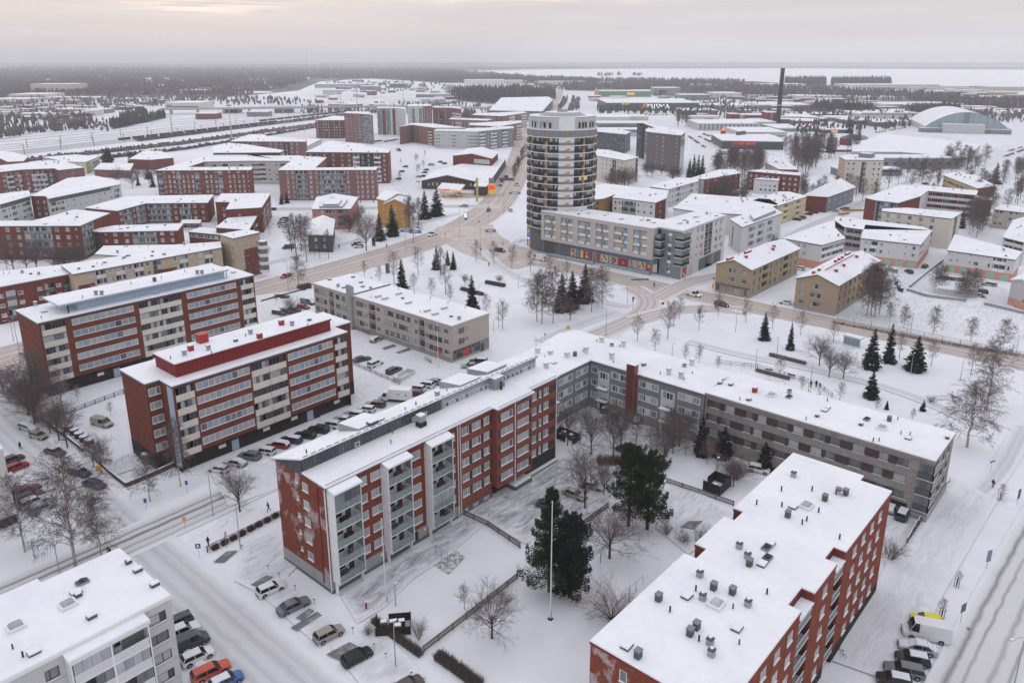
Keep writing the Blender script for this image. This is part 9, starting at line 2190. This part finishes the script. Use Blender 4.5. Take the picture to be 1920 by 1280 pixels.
for a in ((374,1046,2.6,.8,.8,SBL,'blue pedestrian crossing sign at the corner of the packed street',-42,'box',WHITEP),(348,993,2.4,.5,.7,SOR,'orange and violet sign in the middle of the side street',-42),(189,899,2.9,1.0,.9,SOR,'orange directional sign by the left street wall',-42),(275,958,2.5,.5,.8,SBL,'blue sign by the corner of the side street',-42),(352,924,2.5,.5,.8,SBL,'blue sign near the slender birch',-42),(425,1025,2.8,.4,1.0,GREYP,'grey sign seen edge on beside the rail fence',10),(1250,940,2.0,.6,.8,SGR,'dark sign board at the driveway corner',-42),
 (1065,627,2.6,.8,1.0,SOR,'orange post box like sign beside the curved street',-42),(1022,640,2.4,.4,.6,SBL,'small blue sign near the grey block end',-42),(1187,571,2.6,.9,.9,SBL,'round blue sign on the park tip',-42,'disc'),(1242,585,3.2,.9,.8,SRE,'red and white triangle sign at the curved street mouth',-42),(1857,885,2.4,1.6,.3,SBL,'street name blades near the path fork',-20),(1907,945,3.0,.8,1.9,SGR,'tall dark information board near the running person',-20),(1850,1065,3.2,.9,2.0,mat('sign_blue_grey',(.2,.25,.3),.5),'tall blue grey information board in the right car park',-30),(1801,1168,3.2,1.1,1.3,SGR,'dark parking sign beside the yellow car',-20),
 (1311,596,2.8,1.0,1.4,mat('box_green',(.03,.10,.05),.6),'green service box by the avenue tree',-42),(1395,602,3.0,1.2,.9,SOR,'orange hoarding beside the avenue tree',-42),(1336,548,3.0,.6,1.5,SOR,'orange marker at the house corner',-42),(898,424,2.6,.7,.7,SBL,'blue sign on the main avenue island',-42),(1337,537,3.2,.7,.7,SBL,'blue disc sign before the yellow shop house',-42,'disc')):
 sign(*a)
for bx,by,w,lab in ((763,446,5.5,'long blue street direction panel, left, by the avenue'),(779,448,5.0,'long blue street direction panel, right, by the avenue'),(920,446,4.5,'blue direction panel on the junction island'),(965,372,6.5,'blue direction gantry beside the round tower')):
 sign(bx,by+2,4.2,w,1.3,mat('sign_sky_blue',(.10,.26,.48),.5),lab,math.degrees(VA),m2=WHITEP)
sign(950,352,6.0,9,1.8,SGR,'dark overhead sign gantry above the avenue',math.degrees(VA),name='sign_gantry');sign(1198,558,6.4,6.0,.5,SGR,'grey sign gantry arm over the cross avenue',math.degrees(VA)+6,name='sign_gantry')
for x,y,l_ in ((873,412,'lit advertising column at the junction verge'),(727,512,'dark advertising column by the park trees'),(701,461,'dark advertising column near the verge')):
 g=G(x,y);o=empty('advertising_column',g,VA);tag(o,l_,'advertising column');m=MB();m.box(-.7,.7,-.25,.25,0,3.6,GREYD);m.obj('case',o);m=MB();m.box(-.55,.55,-.27,-.25,1.0,3.4,SIGNW if 'lit' in l_ else GL_D);m.obj('poster',o)
for x,y,c,l_ in ((945,400,'r','traffic light showing red at the avenue stop line'),(943,470,None,'traffic light post near the turning dark car'),(835,452,None,'traffic light at the park corner'),(1283,530,'g','traffic light showing green at the side lane'),(1186,580,None,'signal post at the park tip'),(902,482,None,'signal post on the island'),(1250,522,None,'signal post by the graffiti wall')):
 g=G(x,y);o=empty('traffic_light',g,VA);tag(o,l_,'traffic light');m=MB();m.cyl(0,0,0,3.0,.06,GREYM,n=5);m.obj('pole',o);m=MB();m.box(-.16,.16,-.15,.1,2.6,3.5,BLACKM);m.obj('signal_head',o)
 if c:m=MB();disc(m,0,3.3 if c=='r' else 2.8,.12,-.17,TAILON if c=='r' else mat('signal_green',(.05,.8,.3),.5,emit=(.1,1,.4),estr=4));m.obj('lamp',o)
g=G(1596,652);a=G(1581,645);b=G(1611,653);ang=math.atan2((b-a).y,(b-a).x);Lb=(b-a).length
o=empty('bus_shelter',a,ang);tag(o,'glass bus shelter with snowy roof beside the cross avenue','bus shelter')
m=MB();m.box(-.3,Lb+.3,-.3,1.9,2.5,2.62,GREYM);m.box(-.25,Lb+.25,-.25,1.85,2.62,2.85,SNOW);m.obj('roof',o)
for i in range(5):m=MB();x=Lb*i/4;m.box(x-.05,x+.05,-.05,.05,0,2.5,GMETAL);m.obj('post',o)
for i in range(4):m=MB();x=Lb*i/4;m.box(x+.08,x+Lb/4-.08,-.02,.02,.3,2.3,GL_G);m.obj('pane',o)
def bench(x,y,l_,deg):
 g=G(x,y);o=empty('bench',g,math.radians(deg));tag(o,l_,'bench')
 for nm,bx_ in (('seat',(-.9,.9,-.2,.25,.42,.48)),('backrest',(-.9,.9,.24,.30,.5,.9))):m=MB();m.box(*bx_,WOODF,SNOW);m.obj(nm,o)
 for s in (-.7,.7):m=MB();m.box(s-.05,s+.05,-.15,.28,0,.42,GREYD);m.obj('leg',o)
bench(1441,698,'park bench at the frosted hedge, left',-80);bench(1483,708,'park bench at the frosted hedge, right',-80)
o=empty('climbing_arch',G(1438,716));tag(o,'curved metal climbing arch in the playground','playground frame');m=MB();m.tube([(-1.4*math.cos(t),0,1.6*math.sin(t)) for t in np.linspace(0,math.pi,12)],.04,GREYM,4);m.obj('arch',o)
o=empty('climbing_rail',G(1455,720),-.9);tag(o,'low curved metal rail beside the climbing arch','playground frame');m=MB();m.tube([(x,0,z) for x,z in ((-2,0),(-2,.9),(-1,1.2),(0,.8),(1.4,.9),(2.2,.5),(2.3,0))],.04,GREYM,4);m.obj('rail',o)
o=empty('goal_frame',G(1399,693),-.9);tag(o,'small goal frame at the playground fence','goal');m=MB();m.tube([(-1.2,0,0),(-1.2,0,1.6),(1.2,0,1.6),(1.2,0,0)],.05,GREYM,4);m.obj('frame',o)
o=empty('play_tower',G(1526,742),-.9);tag(o,'low wooden play deck beside the group of people','playground frame');m=MB();m.box(-1.2,1.2,-.7,.7,.7,.8,WOODF,SNOW);m.obj('deck',o)
for x,y in ((-1.1,-.6),(1.1,-.6),(1.1,.6),(-1.1,.6)):m=MB();m.box(x-.06,x+.06,y-.06,y+.06,0,1.5,WOODF);m.obj('leg',o)
def bike_mesh():
 f=MB();w=MB()
 for x in (-.52,.52):w.rings([[(x+r_*math.cos(2*math.pi*i/16),y,.34+r_*math.sin(2*math.pi*i/16)) for i in range(16)] for r_,y in ((.34,-.015),(.30,-.015),(.30,.015),(.34,.015),(.34,-.015))],TYRE,False)
 for a,b in (((-.52,.34),(-.15,.8)),((-.52,.34),(0,.3)),((0,.3),(-.18,.92)),((0,.3),(.40,.82)),((-.15,.78),(.40,.84)),((.52,.34),(.36,1.0))):f.tube([(a[0],0,a[1]),(b[0],0,b[1])],.02,BLACKM,4)
 f.box(-.30,-.08,-.07,.07,.92,.98,BLACKM);f.tube([(.36,-.28,1.02),(.36,.28,1.02)],.018,BLACKM,4)
 return f.mesh('bicycle_frame'),w.mesh('wheels')
BK=bike_mesh()
def bike(x,y,deg,lab,grp=None,g=None):
 g=g or G(x,y);o=empty('bicycle',g,math.radians(deg));tag(o,lab,'bicycle',grp);place(BK[0],'frame',o);place(BK[1],'wheels',o);return o
for i in range(16):q=G(862,955).lerp(G(908,928),i/15);bike(0,0,100+rnd.uniform(-14,14),'bicycle in the packed rack against the tiled wall, '+nth(i,16),'bicycles packed against the tiled wall',q)
for i in range(7):q=G(667,617).lerp(G(692,629),i/6);bike(0,0,20+rnd.uniform(-14,14),'bicycle in the rack by the beige block, '+nth(i,7),'bicycles by the beige block',q)
for i in range(4):q=G(798,676).lerp(G(808,681),i/3);bike(0,0,60+rnd.uniform(-20,20),'bicycle among those standing on the open lot, '+nth(i,4),'bicycles standing on the open lot',q)
for i in range(4):q=G(193,868).lerp(G(208,871),i/3);bike(0,0,40+rnd.uniform(-20,20),'bicycle beside the left street wall trees, '+nth(i,4),'bicycles by the left street wall',q)
for i in range(9):q=G(730,1048).lerp(G(778,1010),i/8);bike(0,0,110+rnd.uniform(-20,20),'bicycle stored under the second balcony tower, '+nth(i,9),'bicycles under the balcony towers',q)
bike(56,1026,10,'bicycle at the lamp post, left');bike(66,1025,-8,'bicycle at the lamp post, right');bike(1577,1228,60,'bicycle against the right brick plinth');bike(1098,487,20,'bicycle lying beside the tower foot',g=G(991,497));bike(0,0,40,'bicycle half buried by the tower foot',g=G(1001,497))
SKIN=mat('skin',(.45,.28,.2),.6)
def person(x,y,deg,coat,label,h=1.75,stride=.3,lean=0.0,seat=False,g=None):
 g=g or G(x,y);s=h/1.75;o=empty('person',g,math.radians(deg));tag(o,label,'person')
 J=[(0,0,.95),(.02+lean*.3,0,1.2),(.03+lean*.8,0,1.45),(.04+lean,0,1.54),(.05+lean*1.1,0,1.66),
         (0,.1,.90),(stride*.5,.1,.5),(stride*.8-.05,.1,.08),(stride*.8+.12,.1,.03),(0,-.1,.90),(-stride*.3,-.1,.5),(-stride,-.1,.1),(-stride+.14,-.1,.03),
         (.03+lean*.8,.2,1.42),(-.08,.26,1.16),(.06,.27,.92),(.03+lean*.8,-.2,1.42),(.12,-.26,1.18),(.28,-.22,1.02)]
 if seat:J[5:13]=[(0,.1,.93),(.32,.12,.72),(.22,.12,.3),(.36,.12,.26),(0,-.1,.93),(.3,-.12,.62),(.12,-.12,.22),(.26,-.12,.18)]
 E_=[(0,1),(1,2),(2,3),(3,4),(0,5),(5,6),(6,7),(7,8),(0,9),(9,10),(10,11),(11,12),(2,13),(13,14),(14,15),(2,16),(16,17),(17,18)]
 R_=[.17,.16,.17,.07,.105,.11,.08,.055,.045,.11,.08,.055,.045,.085,.06,.045,.085,.06,.045]
 me=bpy.data.meshes.new('clothed_body');me.from_pydata([Vector(j)*s for j in J],E_,[]);me.materials.append(coat)
 b=place(me,'clothed_body',o);md=b.modifiers.new('skin','SKIN')
 sv=me.skin_vertices[0].data if me.skin_vertices else None
 if sv is None:
  me.attributes  # skin layer arrives with the modifier
 try:
  for i,r_ in enumerate(R_):me.skin_vertices[0].data[i].radius=(r_*s,r_*s)
  me.skin_vertices[0].data[0].use_root=True
 except Exception:pass
 su=b.modifiers.new('smooth','SUBSURF');su.levels=1;su.render_levels=1
 f=MB();hx,hz=(.05+lean*1.1)*s,1.66*s
 f.rings([[(hx+.10*s,-.05*s,hz-.07*s),(hx+.10*s,.05*s,hz-.07*s),(hx+.095*s,.06*s,hz+.03*s),(hx+.095*s,-.06*s,hz+.03*s)],[(hx+.125*s,-.015*s,hz-.04*s),(hx+.125*s,.015*s,hz-.04*s),(hx+.12*s,.015*s,hz),(hx+.12*s,-.015*s,hz)]],SKIN);f.obj('face',o)
 f=MB();f.rings([[((hx)+r_*math.cos(2*math.pi*i/10)*s,r_*math.sin(2*math.pi*i/10)*s,hz+z*s) for i in range(10)] for r_,z in ((.118,.03),(.12,.08),(.07,.14))],BLACKM);f.obj('hat',o)
 return o
CB=mat('dark_coat',(.02,.022,.03),.8);CN=mat('navy_coat',(.03,.04,.08),.8);CR=mat('plum_coat',(.12,.03,.06),.8);CP=mat('pink_suit',(.45,.12,.2),.8);CO=mat('brown_coat',(.10,.06,.04),.8)
person(39,843,110,CB,'person in dark clothes walking up the left street');person(504,958,170,CB,'person in black striding on the side street',stride=.42);person(391,1024,20,CN,'person in a dark coat at the end of the rail fence',stride=.15)
person(1861,914,160,CN,'person in dark clothes running on the snowy path',stride=.5,lean=.12);person(1341,580,80,CO,'person in brown walking at the avenue trees, left');person(1345,581,80,CO,'person in brown walking at the avenue trees, right');person(1520,727,40,CB,'adult in dark clothes beside the playground deck, left',stride=.1);person(1530,726,200,CB,'adult in dark clothes beside the playground deck, right',stride=.1);person(1516,726,90,CP,'small child in pink next to the playground adult',.95,.1);person(1537,728,0,CB,'seated adult by the playground pushchair',1.4,.1)
person(917,500,60,CB,'person standing on the park side of the junction');person(725,465,40,CR,'person in a plum coat on the avenue verge');person(636,466,60,CB,'person beside the dark wooden house');person(676,381,30,CB,'person on the street behind the pink house, left',stride=.15);person(701,381,30,CB,'person on the street behind the pink house, right',stride=.15)
gq=G(1226,538);bike(0,0,270,'bicycle being ridden along the cross avenue',g=gq);person(0,0,270,CB,'cyclist in black riding along the cross avenue',seat=True,lean=.15,g=gq+Vector((0,0,.05)))
g=G(207,1042);bike(0,0,200,'bicycle ridden behind the panel block roof',g=g);person(0,0,200,CN,'cyclist in navy behind the panel block roof',seat=True,lean=.15,g=g+Vector((0,0,.05)))
for x,y,w_ in ((1793,1100,'upper in the right car park'),(1765,1158,'beside the yellow car'),(1874,938,'near the running person')):
 g=G(x,y);o=empty('tree_guard',g);tag(o,'dark wooden stakes round a sapling '+w_,'tree guard')
 for i in range(4):m=MB();a=i*math.pi/2;m.box(.3*math.cos(a)-.04,.3*math.cos(a)+.04,.3*math.sin(a)-.04,.3*math.sin(a)+.04,0,1.5,WOODD);m.obj('stake',o)
o=empty('barrier',G(1605,397),VA);tag(o,'orange building site barrier near the frosted red roof','barrier');m=MB();m.box(-7,7,-.1,.1,.3,1.3,ORANGE);m.obj('board',o)
o=empty('barrier',G(1582,403),VA+.5);tag(o,'second orange site barrier left of the long one','barrier');m=MB();m.box(-4,4,-.1,.1,.2,1.1,ORANGE);m.obj('board',o)
def heap(x,y,rx,ry,h,lab,seed):
 r=random.Random(seed);g=G(x,y);m=MB();R_=[]
 for k,(f,z) in enumerate(((1,0),(.8,.45),(.5,.8),(.15,1))):R_.append([(rx*f*math.cos(2*math.pi*i/14)*r.uniform(.85,1.15),ry*f*math.sin(2*math.pi*i/14)*r.uniform(.85,1.15),h*z*r.uniform(.85,1.1)) for i in range(14)])
 m.rings(R_,SNOW);o=place(m.mesh('snow_heap'),'snow_heap',None,(g.x,g.y,-.02));tag(o,lab,'snow heap')
for i,a in enumerate(((404,985,2.4,1.4,.7,'snow heap between side street and rail fence'),(972,452,5,2.5,1.2,'snow heap at the foot of the round tower'),(1830,568,6,3,1.6,'snow heap by the peach block car park wall'),(1730,1150,1.6,1.0,.6,'snow heap above the yellow car'),(1895,935,3.2,1.4,.7,'snow heap with a dark stone near the information board'),(860,950,3,1.2,.8,'snow heap behind the picket fence end'),(655,178,26,18,9,'huge snow dump heap beyond the bridge'),(630,183,14,10,6,'smaller snow dump heap beyond the bridge'))):heap(*a,i)
def kerb(label,pts,w=.3,h=.12):
 """ploughed bank of snow along a street edge"""
 P=[Vector(p) for p in pts];m=MB();R_=[];r=random.Random(len(R_)+int(P[0].x))
 for i in range(len(P)-1):
  a,b=P[i],P[i+1];d=(b-a).normalized();n_=Vector((-d.y,d.x,0))*w/2;k=int((b-a).length/1.3)
  for j in range(k):q=a.lerp(b,j/k);e=r.uniform(.5,1.35);g=r.uniform(.3,1.7);R_.append([q-n_*e,q-n_*e*.4+Vector((0,0,h*g)),q+n_*e*.5+Vector((0,0,h*g*.8)),q+n_*e])
 m.rings(R_,SNOW);tag(m.obj('snow_bank'),kind='structure')
for y in (110.5,123.5):
 kerb('',[(46,y,0),(70,y+.2,0),(100,y,0)],1.4,.22)
kerb('',[(217.2,20,0),(217.0,60,0),(215.6,100,0)],1.2,.2);kerb('',[(231.4,20,0),(231.2,55,0)],1.2,.25);kerb('',[(150,111.5,0),(186,111.5,0)],1.6,.35);kerb('',[(34.6,60,0),(34.8,108,0)],1.6,.4);kerb('',[(34.6,124,0),(35,200,0)],1.6,.4);kerb('',[(120,236.5,0),(190,244,0)],1.6,.4);kerb('',[(112,213,0),(200,220,0)],1.6,.4)
